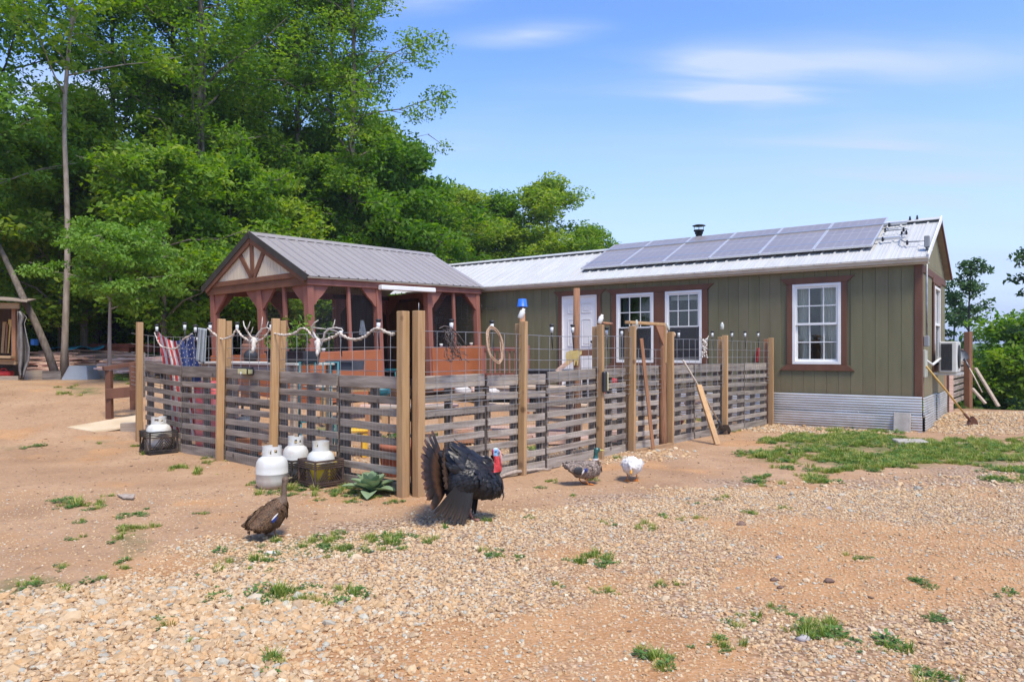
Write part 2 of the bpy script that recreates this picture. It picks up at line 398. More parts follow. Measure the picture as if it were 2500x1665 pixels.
def window(s0, s1, z0, z1, lower_grid=True, screen=False):
    w = MB(); t = .055; y0, y1 = -.03, .07
    for a, b, c, d in ((s0, s0 + t, z0, z1), (s1 - t, s1, z0, z1), (s0 + t, s1 - t, z0, z0 + t), (s0 + t, s1 - t, z1 - t, z1)): w.bx(-a, -b, y0, y1, c, d)
    fr = w.build('window', WHITE, HOUSE, bevel=.004)
    zm = (z0 + z1) / 2
    for k, (a, b, yo) in enumerate(((zm - .02, z1 - t, .0), (z0 + t, zm + .02, .035))):
        sa = MB(); q = .032
        A, B = s0 + t, s1 - t
        sa.bx(-A, -A - q, yo - .012, yo + .018, a, b); sa.bx(-B + q, -B, yo - .012, yo + .018, a, b)
        sa.bx(-A - q, -B + q, yo - .012, yo + .018, b - q, b); sa.bx(-A - q, -B + q, yo - .012, yo + .018, a, a + q * 1.3)
        sa.build('sash', WHITE, fr)
        if k == 0 or lower_grid:
            g = MB()
            for j in (1, 2): x = A + (B - A) * j / 3; g.bx(-x - .009, -x + .009, yo - .006, yo + .006, a + q, b - q)
            g.bx(-B + q, -A - q, yo - .0065, yo + .0065, (a + b) / 2 - .009, (a + b) / 2 + .009)
            g.build('muntin_grid', WHITE, fr)
        MB().bx(-A - q, -B + q, yo + .008, yo + .011, a + q, b - q).build('pane', GLASS, fr)
    if screen: MB().bx(-s0 - t, -s1 + t, -.016, -.014, z0 + t, zm).build('insect_screen', SCREEN, fr)
    return fr
def curtain(s0, s1, z0, z1, m, amp=.02, n=9, y=.22, taper=0):
    vs = []; fs = []; k = 60
    for i in range(k + 1):
        t = i / k
        for j in range(5):
            u = j / 4; w = 1 - taper * u
            x = s0 + (s1 - s0) * t * w
            vs.append((-x, y + amp * math.sin(t * n * 6.28 + .8 * math.sin(t * 9)), z1 + (z0 - z1) * u))
    for i in range(k):
        for j in range(4): fs.append((i * 5 + j, i * 5 + j + 1, i * 5 + j + 6, i * 5 + j + 5))
    o = MB().add(vs, fs, True).build('curtain', m, HOUSE); return o
def screen_mat():
    m = bpy.data.materials.new('insect_screen_mesh'); m.use_nodes = True; nt = m.node_tree; N = nt.nodes; L = nt.links
    b = N['Principled BSDF']; b.inputs['Base Color'].default_value = (.05, .05, .055, 1); b.inputs['Roughness'].default_value = .6
    t = N.new('ShaderNodeBsdfTransparent'); ms = N.new('ShaderNodeMixShader'); ms.inputs[0].default_value = .38
    L.new(t.outputs[0], ms.inputs[1]); L.new(b.outputs[0], ms.inputs[2]); L.new(ms.outputs[0], N['Material Output'].inputs[0]); return m
SCREEN = screen_mat()
window(1.27, 2.12, 1.14, 2.63); window(3.89, 4.69, 1.14, 2.63, False, True); window(4.95, 5.83, 1.14, 2.63, False, True)
for s0, s1 in ((1.17, 2.22), (3.77, 5.95)):
    header(s0, s1, 2.635, .11); sill(s0, s1, 1.135, .11)
for a, b in ((1.17, 1.268), (2.122, 2.22), (3.77, 3.888), (4.692, 4.948), (5.832, 5.95)): trim_board(-a, -b, -.03, -.006, 1.137, 2.633)
curtain(1.3, 1.66, 1.15, 2.6, CURTAIN, .025, 4, .16); curtain(1.86, 2.1, 1.15, 2.6, CURTAIN, .025, 3, .16, .1)
curtain(1.3, 1.6, 1.15, 1.9, CURTAIN, .02, 3, .3)
curtain(3.92, 4.1, 1.15, 2.6, CURTAINB, .02, 3); curtain(4.98, 5.15, 1.15, 2.6, CURTAINB, .02, 3); curtain(5.62, 5.8, 1.15, 2.6, CURTAINB, .02, 3)
MB().bx(-3.95, -4.65, .2, .24, 2.45, 2.53).build('blind_roll', WHITE, HOUSE)
# door: six raised panels
dm = MB(); dm.bx(-6.34, -7.21, .0, .05, .63, 2.62)
door = dm.build('door', mat('white_door_paint', (.74, .73, .71), (.8, .79, .77), 3, rough=.5, bump=.1), HOUSE)
for (a, b) in ((6.47, 6.72), (6.83, 7.08)):
    for (z0, z1) in ((2.25, 2.48), (1.5, 2.12), (.82, 1.35)):
        w = MB(); t = .022
        for q in ((a, a + t, z0, z1), (b - t, b, z0, z1), (a + t, b - t, z0, z0 + t), (a + t, b - t, z1 - t, z1)): w.bx(-q[0], -q[1], -.012, 0, q[2], q[3])
        w.bx(-a - .05, -b + .05, -.009, 0, z0 + .05, z1 - .05)
        w.build('door_panel', MATS['white_door_paint'], door, bevel=.003)
MB().ell((-6.43, -.05, 1.6), (.03, .035, .03)).tube([(-6.43, -.03, 1.6), (-6.43, .0, 1.6)], .012).build('handle', DARKMETAL, door)
MB().bx(-6.32, -6.34, -.03, .06, .6, 2.64).bx(-7.21, -7.23, -.03, .06, .6, 2.64).bx(-6.32, -7.23, -.03, .06, 2.62, 2.645).build('door_frame', WHITE, HOUSE)
header(6.22, 7.33, 2.648, .11)
for a, b in ((6.22, 6.318), (7.232, 7.33)): trim_board(-a, -b, -.03, -.006, .56, 2.646)
# end wall window, seen edge on
w = MB(); t = .05
for a, b, c, d in ((1.66, 1.71, 1.16, 2.62), (2.5, 2.55, 1.16, 2.62), (1.71, 2.5, 1.16, 1.21), (1.71, 2.5, 2.57, 2.62), (1.71, 2.5, 1.87, 1.92)): w.bx(-.06, .035, a, b, c, d)
w.bx(-.02, 0, 1.96, 1.98, 1.92, 2.57); w.bx(-.02, 0, 2.23, 2.25, 1.92, 2.57)
we_ = w.build('window', WHITE, HOUSE, bevel=.003); MB().bx(-.012, -.009, 1.71, 2.5, 1.21, 2.57).build('pane', GLASS, we_)
for a, b, c, d in ((1.54, 1.655, 1.12, 2.66), (2.555, 2.67, 1.12, 2.66), (1.45, 2.76, 2.665, 2.78), (1.45, 2.76, 1.0, 1.115)): trim_board(.005, .03, a, b, c, d)
# roof: ribbed sheets
PITCH = math.atan(.4647)
def ribbed_sheet(name, width, length, m, rib=.2286, rh=.024, minor=True):
    """flat sheet in local x (across) and y (up the slope) with raised ribs"""
    prof = []; x = 0; n = round(width / rib)
    for k in range(n):
        x0 = k * rib; prof += [(x0, 0), (x0 + .010, rh), (x0 + .036, rh), (x0 + .046, 0)]
        if minor:
            for q in (.105, .165): prof += [(x0 + q, 0), (x0 + q + .008, .004), (x0 + q + .016, .004), (x0 + q + .024, 0)]
    prof.append((n * rib, 0))
    vs = [(p[0], 0, p[1]) for p in prof] + [(p[0], length, p[1]) for p in prof]; k = len(prof)
    vs += [(p[0], 0, p[1] - .0015 - .004) for p in prof]
    fs = [(i, i + 1, k + i + 1, k + i) for i in range(k - 1)] + [(2 * k + i, 2 * k + i + 1, i + 1, i) for i in range(k - 1)]
    b = MB(); b.add(vs, fs); me = b.mesh(name); me.materials.append(m); return me
SL = 2.02 / math.cos(PITCH)
RS = ribbed_sheet('roof_sheet', .9144, SL, GALV)
rf = MB().prism([(.1, -.17, 2.925), (.1, HWD / 2, 2.915 + 1.99 * .4647), (.1, HWD + .17, 2.925), (.1, HWD + .17, 2.895), (.1, HWD / 2, 2.875 + 1.99 * .4647), (.1, -.17, 2.895)], (-HL - .2, 0, 0)).build('roof', mat('roof_deck_wood', (.2, .17, .13), (.26, .22, .17), 6), HOUSE)
x = .12 - .9144; n = 0
while x > -HL - 1.0:
    share(RS, 'roof_sheet', rf, (x, -.2, 2.94 + .003 * (n % 2)), (PITCH, 0, 0))
    share(RS, 'roof_sheet', rf, (x + .9144, HWD + .2, 2.94 + .003 * (n % 2)), (PITCH, 0, math.pi)); x -= .9144; n += 1
zr = 2.972 + 2.02 * .4647
MB().prism([(.13, HWD / 2 - .16, zr - .035), (.13, HWD / 2, zr + .03), (.13, HWD / 2 + .16, zr - .035), (.13, HWD / 2 + .15, zr - .045), (.13, HWD / 2, zr + .018), (.13, HWD / 2 - .15, zr - .045)], (-HL - .85, 0, 0)).build('ridge_cap', GALV, rf)
MB().beam((.125, -.2, 2.962), (.125, HWD / 2, zr), .02, .10).build('rake_trim', WHITE, rf)
MB().beam((.115, HWD + .17, 2.91), (.115, HWD / 2, zr - .045), .03, .06).build('barge_board', TRIM, HOUSE)
# gutter: a k-style trough
gp = [(0, 0), (-.075, 0), (-.095, .045), (-.115, .055), (-.115, .085), (-.105, .085), (-.105, .06), (-.085, .05), (-.068, .01), (-.01, .01), (-.01, .085), (0, .085)]
MB().prism([(.12, -.09 + y, 2.885 + z) for y, z in gp], (-HL - .25, 0, 0)).build('gutter', GUTTER, HOUSE)
MB().bx(.12, -HL - .1, -.088, -.0, 2.86, 2.885).build('soffit', GUTTER, HOUSE)
# black dust strip: foam closures under ribs read as dark marks at the eave
# skirt: corrugated sheets, waves running along the wall
def corr(name, L_, H_, pitch=.045, amp=.006):
    n = int(H_ / pitch * 8); vs = []; fs = []
    for i in range(n + 1):
        z = H_ * i / n; y = amp * math.cos(z / pitch * 2 * math.pi)
        for j in range(9):
            x = L_ * j / 8; vs.append((x, y + .006 * noise.noise(Vector((x * 1.1, z * 2, L_))), z))
    for i in range(n):
        for j in range(8): fs.append((i * 9 + j, i * 9 + j + 1, (i + 1) * 9 + j + 1, (i + 1) * 9 + j))
    b = MB(); b.add(vs, fs, True); return b
for (s1, s0, y, z0, z1) in ((5.2, 2.45, .0, .02, .555), (2.5, -.02, -.045, .06, .6), (2.48, -.03, -.075, -.03, .27), (8.0, 5.15, -.02, .02, .56), (12, 7.9, .0, .3, .56)):
    corr('skirt_sheet', s1 - s0, z1 - z0).build('skirt_sheet', SKIRT, HOUSE, loc=(-s1, y - .03, z0 + .0))
for (y0, y1, o_, z0, z1) in ((.0, 2.0, .03, .04, .58), (-.06, 1.1, .065, -.03, .3), (1.9, 3.7, .04, .02, .56)):
    corr('skirt_sheet', y1 - y0, z1 - z0).build('skirt_sheet', SKIRT, HOUSE, loc=(o_, y0, z0), rot=(0, 0, R(90)))
# stove pipe behind the ridge
sp = HOUSE
ch = MB().lathe([(.075, 3.4), (.075, 4.16), (.095, 4.17), (.095, 4.22), (.12, 4.23), (.12, 4.26)], (-4.9, 2.35, 0), 16).build('stove_pipe', DARKMETAL, HOUSE)
MB().lathe([(.06, 4.34), (.15, 4.352), (.155, 4.362), (.1, 4.38), (.03, 4.39)], (-4.9, 2.35, 0), 18).build('rain_cap', DARKMETAL, ch)
b = MB()
for k in range(4): a = k * math.pi / 2 + .4; b.tube([(-4.9 + .105 * math.cos(a), 2.35 + .105 * math.sin(a), 4.24), (-4.9 + .105 * math.cos(a), 2.35 + .105 * math.sin(a), 4.35)], .007, 5)
b.build('cap_strut', GREYMETAL, ch)
# rails and conduit on the roof
def RP(s, y, o=0):  # a point above the front roof slope
    return Vector((-s, y - math.sin(PITCH) * o, 2.985 + (y + .2) * .4647 + math.cos(PITCH) * o))
up = Vector((0, -math.sin(PITCH), math.cos(PITCH)))
rl = MB(); rl.beam(RP(.42, 1.55, .05), RP(7.0, 1.55, .05), .045, .045, up); rl.build('mounting_rail', mat('aluminium_rail', (.55, .57, .58), (.62, .64, .65), 5, rough=.35, metal=.8), HOUSE)
rl = MB(); rl.beam(RP(.42, .72, .04), RP(7.0, .72, .04), .045, .045, up); rl.build('mounting_rail', MATS['aluminium_rail'], HOUSE)
cd = MB()
cd.tube([RP(.75, 1.15, .05), RP(.38, 1.15, .05), RP(.34, 1.12, .05)], .011)
cd.tube([RP(.36, .98, .05), RP(.4, .8, .05), RP(.38, .55, .05), RP(.3, .42, .05), RP(.1, .4, .05), RP(-.05, .42, .05)], .013)
cd.build('roof_conduit', GREYMETAL, HOUSE)
for s_, y_ in ((.42, 1.13), (.26, .38), (.42, .92), (.74, 1.2), (.35, .95), (.7, .68), (.72, 1.5), (.28, 1.80), (.40, 1.78)):
    MB().box(RP(s_, y_, .035), (.035, .05, .05), m=Matrix.Rotation(PITCH, 3, 'X')).box(RP(s_, y_, .075), (.025, .05, .03), m=Matrix.Rotation(PITCH, 3, 'X')).build('conduit_clamp', DARKMETAL, HOUSE, bevel=.006)
cv = MB(); cv.tube([(.065, .16, 3.3), (.065, .16, 2.2), (.065, .16, 1.62)], .017, 8)
cv.build('wall_conduit', GREYMETAL, HOUSE)
MB().bx(.03, .11, .1, .22, 3.16, 3.36).build('junction_box', mat('grey_box_plastic', (.22, .23, .24), (.26, .27, .28), 5, rough=.5), HOUSE, bevel=.01)
MB().bx(.02, .1, .1, .25, 1.46, 1.64).build('junction_box', MATS['grey_box_plastic'], HOUSE, bevel=.01)
MB().bx(.02, .06, .06, .32, .93, 1.4).build('meter_panel', mat('pale_green_panel', (.4, .41, .33), (.46, .47, .38), 5, rough=.7), HOUSE, bevel=.006)
MB().tube([(.04, .25, 1.22), (.1, .6, 1.14), (.12, 1.1, 1.2), (.14, 1.45, 1.25)], .024).build('line_set', mat('white_pipe_wrap', (.6, .6, .58), (.66, .66, .64), 5, rough=.6), HOUSE)
# vent plate high in the gable
MB().bx(.006, .02, 1.25, 1.4, 3.25, 3.5).build('gable_vent', WHITE, HOUSE, bevel=.004)

# six solar panels
CELL = mat('solar_cells', (.25, .222, .218), (.275, .247, .243), 1.2, rough=.3, spec=.6, coat=.3)
ALU = mat('panel_frame_aluminium', (.66, .67, .68), (.72, .73, .74), 5, rough=.35, metal=.5)
CELLLINE = mat('pale_cell_line', (.38, .36, .36), (.42, .40, .40), 5, rough=.3)
PW, PL = 1.015, 1.81; PP = math.atan2(4.04 - 3.30, 2.0 - .35)
ords = ['first from the right end of the roof', 'second from the right end of the roof', 'third from the right, under the stove pipe', 'fourth from the right end of the row', 'fifth from the right, beside the leftmost', 'leftmost, over bare white roof']
for k in range(6):
    s1 = .812 + 1.023 * (k + 1)
    loc = HW(s1, .35, 3.275)
    t = thing('solar_module', 'grey blue solar panel on the white roof, ' + ords[k], 'solar panel', loc, group='solar panels on the cabin roof', rot=(PP, 0, -HA))
    fr = MB(); q = .022
    fr.bx(0, PW, 0, q, 0, .04).bx(0, PW, PL - q, PL, 0, .04).bx(0, q, q, PL - q, 0, .04).bx(PW - q, PW, q, PL - q, 0, .04)
    fr.build('panel_frame', ALU, t)
    MB().bx(q, PW - q, q, PL - q, .02, .034).build('cell_sheet', CELL, t)
    ln = MB(); ln.bx(q, PW - q, PL / 2 - .012, PL / 2 + .012, .0341, .0352)
    ln.build('middle_bar', CELLLINE, t)
    ln = MB()
    for j in range(1, 6): xx = q + (PW - 2 * q) * j / 6; ln.bx(xx - .004, xx + .004, q, PL / 2 - .0125, .0341, .035).bx(xx - .004, xx + .004, PL / 2 + .0125, PL - q, .0341, .035)
    ln.build('cell_lines', CELLLINE, t)
    MB().bx(.3, .4, 1.5, 1.53, -.06, 0).bx(.3, .4, .35, .38, -.07, 0).build('foot_bracket', DARKMETAL, t)
# ---------------------------------------------------------------- gazebo
GB = .955
GP = mat('red_brown_post_paint', (.235, .088, .062), (.30, .12, .086), 5, (1, 1, .2), rough=.65, bump=.3, bscale=50, var=.05)
GP_SHADED = mat('brown_gable_trim_paint_shaded', (.15, .062, .032), (.19, .082, .044), 5, (1, 1, .2), rough=.65, bump=.3, bscale=50)  # darker brown than the posts: shade of the gable side put into the colour
RUST = mat('rust_orange_panel_paint', (.32, .10, .04), (.38, .125, .05), 2.5, rough=.7, bump=.15)
CREAM = mat('cream_siding_paint', (.60, .50, .36), (.68, .58, .43), 3, (1, 1, .2), rough=.7, bump=.2, var=.04)
TAUPE = mat('taupe_roof_steel', (.34, .305, .285), (.38, .345, .32), 2, (1, .3, 1), rough=.45, metal=.25, spec=.6, bump=.05)
TAUPED = mat('dark_taupe_trim_steel', (.055, .045, .04), (.075, .065, .06), 3, rough=.5, metal=.2)
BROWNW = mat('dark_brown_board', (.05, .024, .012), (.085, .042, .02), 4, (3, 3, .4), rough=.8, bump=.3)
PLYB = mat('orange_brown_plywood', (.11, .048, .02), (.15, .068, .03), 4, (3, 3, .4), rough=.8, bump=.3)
GZ = thing('gazebo', 'screened wooden gazebo with taupe ribbed roof and red brown posts in the yard', 'gazebo', (-3.741, 13.4, EYE), rot=(-.018, -math.atan(.034), GB))
GD, GW = 5.195, 3.168
ZF, ZT, ZE2 = -.87, 1.279, 1.414      # floor, beam bottom, eave (about the eye level)
BD = .14
def gbx(nm, x0, x1, y0, y1, z0, z1, m=GP, p=None, bv=.006): return MB().bx(x0, x1, y0, y1, z0, z1).build(nm, m, p or GZ, bevel=bv)
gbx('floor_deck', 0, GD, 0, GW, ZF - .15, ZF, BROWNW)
xs = [.0, 1.75, 3.3, GD - BD]
for x in xs:
    for y in (0, GW - BD):
        po = gbx('post', x, x + BD, y, y + BD, ZF, ZT)
for y in (1.42,):
    gbx('post', 0, BD, y, y + BD, ZF, ZT); gbx('post', GD - BD, GD, y, y + BD, ZF, ZT)
# beams
gbx('beam', -.03, GD + .03, -.03, .0, ZT - .02, ZE2); gbx('beam', 0, GD, GW, GW + .03, ZT - .02, ZE2)
gbx('beam', 0, GD, 0.002, .12, ZT + .002, ZE2 - .01)
gbx('beam', -.035, -.0, -.03, GW + .03, ZT - .02, ZE2, GP_SHADED); gbx('beam', GD, GD + .035, -.03, GW + .03, ZT - .02, ZE2)
# mullions
for x, y in ((1.0, .03), (4.22, .03)): gbx('mullion', x, x + .07, y, y + .06, -.0, ZT)
gbx('mullion', .03, .09, .72, .8, 0, ZT)
# low walls
def low(nm, x0, x1, y0, y1):
    p = gbx(nm, x0, x1, y0, y1, ZF - .1, .0, RUST); return p
low('low_wall', .0, 1.79, -.03, -.001); low('low_wall', 3.36, GD, -.03, -.001); low('low_wall', -.035, -.001, -.03, GW)
gbx('wall_cap', .14, 1.75, .0, .1, -.03, .01, GP); gbx('wall_cap', 3.46, GD - .1, .0, .1, -.03, .01, GP)
# curved braces
def brace(px_, py_, dx, dy):
    """from the post (at px_,py_) out along (dx,dy) under the beam"""
    w, h, th = .38, .40, .05
    o = Vector((px_, py_, 0)); d = Vector((dx, dy, 0)); nrm = Vector((-dy, dx, 0))
    pts = [(0, ZT), (0, ZT - h), (.05, ZT - h + .03), (.12, ZT - h + .12), (.22, ZT - .20), (.31, ZT - .10), (.36, ZT - .05), (.38, ZT)]
    MB().prism([o + d * a + Vector((0, 0, b)) - nrm * th / 2 for a, b in pts], nrm * th).build('brace', GP, GZ)
for x, d in ((BD, 1), (1.75, -1), (3.44, 1), (GD - BD, -1)): brace(x, .05, d, 0); brace(x, GW - .07, d, 0)
for y, d in ((BD, 1), (1.42, -1), (1.56, 1), (GW - BD, -1)): brace(.06, y, 0, d); brace(GD - .06, y, 0, d)
# hexagon netting on three bays
def net_mat():
    m = bpy.data.materials.new('wire_netting'); m.use_nodes = True; nt = m.node_tree; N = nt.nodes; L = nt.links
    b = N['Principled BSDF']; b.inputs['Base Color'].default_value = (.035, .035, .04, 1); b.inputs['Roughness'].default_value = .5
    tcn = N.new('ShaderNodeTexCoord'); mp = N.new('ShaderNodeMapping'); mp.inputs['Scale'].default_value = (24, 24, 24)
    L.new(tcn.outputs['Object'], mp.inputs[0])
    v = N.new('ShaderNodeTexVoronoi'); v.feature = 'DISTANCE_TO_EDGE'; v.inputs['Scale'].default_value = 1; v.inputs['Randomness'].default_value = .3
    L.new(mp.outputs[0], v.inputs['Vector'])
    c = N.new('ShaderNodeMath'); c.operation = 'LESS_THAN'; c.inputs[1].default_value = .04; L.new(v.outputs['Distance'], c.inputs[0])
    t = N.new('ShaderNodeBsdfTransparent'); ms = N.new('ShaderNodeMixShader'); L.new(c.outputs[0], ms.inputs[0])
    L.new(t.outputs[0], ms.inputs[1]); L.new(b.outputs[0], ms.inputs[2]); L.new(ms.outputs[0], N['Material Output'].inputs[0]); return m
NET = net_mat()
for (x0, x1, y0, y1) in ((.14, 1.75, .1, .103), (3.44, GD - .14, .1, .103), (.1, .103, .14, 1.42)):
    gbx('netting', x0, x1, y0, y1, 0, ZT, NET, bv=0)
# walls at the back right
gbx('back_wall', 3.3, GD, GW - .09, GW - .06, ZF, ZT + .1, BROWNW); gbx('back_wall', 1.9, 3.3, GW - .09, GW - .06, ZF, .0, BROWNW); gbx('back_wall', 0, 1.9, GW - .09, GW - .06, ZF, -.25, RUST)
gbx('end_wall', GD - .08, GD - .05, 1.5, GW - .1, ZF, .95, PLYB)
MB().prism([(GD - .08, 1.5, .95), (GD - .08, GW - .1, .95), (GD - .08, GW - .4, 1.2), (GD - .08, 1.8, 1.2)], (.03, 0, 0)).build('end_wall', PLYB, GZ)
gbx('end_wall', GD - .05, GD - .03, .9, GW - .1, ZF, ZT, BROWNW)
# roof
RIDGE = .968
GE = .085; oh = .09
sl = (GW / 2 + oh); pit = math.atan(RIDGE / sl); L2 = sl / math.cos(pit)
gr = MB().prism([(-GE, -oh, ZE2), (-GE, GW / 2, ZE2 + RIDGE - .01), (-GE, GW + oh, ZE2), (-GE, GW + oh, ZE2 - .03), (-GE, GW / 2, ZE2 + RIDGE - .05), (-GE, -oh, ZE2 - .03)], (GD + 2 * GE, 0, 0)).build('roof', mat('cream_fascia_paint', (.48, .40, .28), (.55, .46, .33), 4, rough=.7), GZ)
rw = (GD + 2 * GE) / 22; n = 0
RS2 = ribbed_sheet('roof_sheet', rw * 4, L2, TAUPE, rib=rw, rh=.022, minor=False)
RS3 = ribbed_sheet('roof_sheet', rw * 2, L2, TAUPE, rib=rw, rh=.022, minor=False)
x = -GE
for q in range(6):
    me_, wd = (RS2, 4) if q < 5 else (RS3, 2)
    share(me_, 'roof_sheet', gr, (x, -oh - .015, ZE2 + .004), (pit, 0, 0)); share(me_, 'roof_sheet', gr, (x + rw * wd, GW + oh + .015, ZE2 + .004), (pit, 0, math.pi)); x += rw * wd
zr2 = ZE2 + RIDGE
MB().prism([(-GE - .01, GW / 2 - .15, zr2 - .055), (-GE - .01, GW / 2, zr2 + .035), (-GE - .01, GW / 2 + .15, zr2 - .055), (-GE - .01, GW / 2, zr2 + .02)], (GD + 2 * GE + .02, 0, 0)).build('ridge_cap', TAUPE, gr)
for sgn in (0, 1):
    y0 = -oh - .02 if sgn == 0 else GW + oh + .02
    MB().beam((-GE - .012, y0, ZE2 - .03), (-GE - .012, GW / 2, zr2 - .02), .02, .115).build('rake_trim', TAUPED, gr)
    MB().beam((-GE + .012, y0 + (.1 if sgn == 0 else -.1), ZE2 - .055), (-GE + .012, GW / 2, zr2 - .13), .03, .12).build('barge_board', GP_SHADED, gr)
# gable: cream boards with a fan of brown pieces
gw = MB().prism([(-.02, 0, ZE2 + .0), (-.02, GW, ZE2 + .0), (-.02, GW / 2, zr2 - .1)], (.03, 0, 0)).build('gable_wall', CREAM, GZ)
y = .02
while y < GW - .05:
    m = y + .05; h = (RIDGE - .12) * (1 - abs(m - GW / 2) / (GW / 2))
    if h > .03:
        board('siding_board', (.012, .094, h), CREAM, gw, (-.027, m, ZE2 + h / 2)); 
    y += .1016
gbx('gable_trim', -.06, -.034, -.02, GW + .02, ZE2, ZE2 + .1, GP_SHADED)
for a, b in (((GW / 2, ZE2 + .1), (GW / 2, zr2 - .12)), ((GW / 2 - .02, ZE2 + .2), (GW / 2 - .43, zr2 - .33)), ((GW / 2 + .02, ZE2 + .2), (GW / 2 + .43, zr2 - .33))):
    MB().beam((-.048, a[0], a[1] - (.0 if a[0] == GW / 2 else .12)), (-.048, b[0], b[1]), .1, .026, (1, 0, 0)).build('gable_trim', GP_SHADED, GZ)
# white roller over the doorway
MB().bx(1.76, 3.42, -.15, -.032, ZT - .05, ZT + .045).build('roller_housing', WHITE, GZ, bevel=.012)
# things hung on and standing in the gazebo
def GWp(x, y, z): 
    bpy.context.view_layer.update(); return GZ.matrix_world @ Vector((x, y, z))
# ---------------------------------------------------------------- ground sheet
def topx(x, y, z=None):
    z = tz(x, y) if z is None else z
    return CX + F * x / y, CY + F * (EYE - z) / y
def interp(p, xs):  # piecewise linear
    return np.interp(xs, [q[0] for q in p], [q[1] for q in p])
EDGE = [(-2500, 1700), (-400, 1480), (0, 1442), (250, 1415), (430, 1345), (620, 1325), (850, 1288), (1000, 1262), (1250, 1252), (1500, 1212), (1700, 1190), (1850, 1172), (2050, 1165), (2300, 1150), (2500, 1120), (3200, 1080), (5000, 1040)]
def fb(x, y, s, seed=0): return noise.fractal(Vector((x * s, y * s, seed)), 1, 2, 3)
def ell(px, py, cx, cy, rx, ry): return max(0, 1 - ((px - cx) / rx) ** 2 - ((py - cy) / ry) ** 2)
GRASS = [(2060, 1083, 215, 36, 1.25), (2330, 1112, 260, 34, 1.2), (2700, 1090, 300, 34, 1.0), (2150, 1120, 240, 32, 1.1), (1900, 1110, 110, 26, .9), (2480, 1165, 130, 30, .9), (2290, 1090, 200, 22, 1.2), (2010, 1135, 160, 22, .7),
         (820, 1332, 200, 36, 1.25), (600, 1352, 190, 42, .95), (940, 1310, 120, 24, .9), (560, 1395, 180, 44, .62), (330, 1340, 80, 70, .75), (60, 1440, 180, 42, 1.15), (180, 1430, 110, 30, .4), (1680, 1228, 120, 14, .6), (1930, 1180, 160, 22, .6), (1760, 1212, 90, 14, .5),
         (250, 1080, 120, 22, .55), (40, 1090, 120, 14, .7), (200, 955, 110, 22, .7), (270, 960, 70, 20, .6), (310, 925, 60, 16, .9), (130, 1020, 180, 12, .3), (450, 1150, 110, 25, .45), (700, 1180, 60, 22, .9), (840, 1200, 110, 25, .8), (560, 1160, 60, 20, .35),
         (190, 1240, 60, 20, .5), (330, 1250, 50, 14, .4), (1330, 1180, 70, 16, .5), (1420, 1175, 60, 12, .5), (1750, 1050, 60, 12, .8), (1540, 1130, 50, 12, .5), (2260, 1002, 70, 12, .6), (2400, 985, 200, 14, 1.1),
         (1150, 1060, 130, 20, 1.2), (830, 1050, 130, 22, 1.1), (1250, 1100, 150, 12, .8), (1380, 1100, 60, 12, .6), (1700, 1040, 80, 20, .8)]
def grassiness(px, py):
    g = 0
    for cx, cy, rx, ry, a in GRASS: g = max(g, a * ell(px, py, cx, cy, rx, ry) ** .6)
    return g
def axis(lo, hi, step, far, k=1.13):
    a = list(np.arange(lo, hi + 1e-6, step)); s = step; v = hi
    while v < far[1]: s *= k; v += s; a.append(v)
    s = step; v = lo; pre = []
    while v > far[0]: s *= k; v -= s; pre.append(v)
    return pre[::-1] + a
AX = axis(-9, 12, .075, (-1500, 1500)); AY = axis(1.2, 19, .075, (-6, 2500), 1.12)
vs = []; zone = []
for y in AY:
    for x in AX:
        z = tz(x, y); vs.append((x, y, z))
        if 1.1 < y < 25 and abs(x) < y * 1.4 + 3:
            px, py = topx(x, y, z); e = np.interp(px, [q[0] for q in EDGE], [q[1] for q in EDGE]); n = fb(x, y, 1.1) * 35
            gr = smooth(-14, 30, py - e + n)
            gr = max(gr, smooth(0, .25, ell(px, py, 2400, 1032, 170, 30)), smooth(0, .3, ell(px, py, 2050, 1046, 260, 14)) * .8, smooth(0, .4, ell(px, py, 1150, 1120, 600, 30)) * .5)
            orange = smooth(-.1, .8, ell(px, py, 2150, 1400, 600, 150) + .8 * fb(x, y, 1.0, 4)) + smooth(0, .5, ell(px, py, 1250, 1600, 700, 120) + .35 * fb(x, y, .8, 9)) * .8
            orange = max(orange, smooth(1500, 2100, px) * smooth(1230, 1400, py) * .4)
            g = grassiness(px, py) * (.75 + .6 * fb(x, y, 1.6, 7))
        else: gr = 0; orange = 0; g = .9 if (y > 19 or abs(x) > 12) else .2
        if z < -.6 or y > 22: g = 1; gr = 0
        zone.append((gr, min(1, orange), max(0, min(1, g)), 1))
W_ = len(AX); fs = [(j * W_ + i, j * W_ + i + 1, (j + 1) * W_ + i + 1, (j + 1) * W_ + i) for j in range(len(AY) - 1) for i in range(W_ - 1)]
me = bpy.data.meshes.new('ground'); me.from_pydata(vs, [], fs); me.polygons.foreach_set('use_smooth', [True] * len(fs))
ca = me.color_attributes.new('zone', 'FLOAT_COLOR', 'POINT'); ca.data.foreach_set('color', np.array(zone, dtype=np.float32).ravel())
gm = bpy.data.materials.new('soil_and_gravel'); gm.use_nodes = True; nt = gm.node_tree; N = nt.nodes; L = nt.links; B = N['Principled BSDF']; B.inputs['Roughness'].default_value = .95; B.inputs['Specular IOR Level'].default_value = .2
geo = N.new('ShaderNodeNewGeometry'); at = N.new('ShaderNodeAttribute'); at.attribute_name = 'zone'
sp = N.new('ShaderNodeSeparateColor'); L.new(at.outputs['Color'], sp.inputs[0])
def nz(scale, detail=5, rough=.55, dist=0):
    n = N.new('ShaderNodeTexNoise'); n.inputs['Scale'].default_value = scale; n.inputs['Detail'].default_value = detail; n.inputs['Roughness'].default_value = rough; n.inputs['Distortion'].default_value = dist
    L.new(geo.outputs['Position'], n.inputs['Vector']); return n.outputs[0]
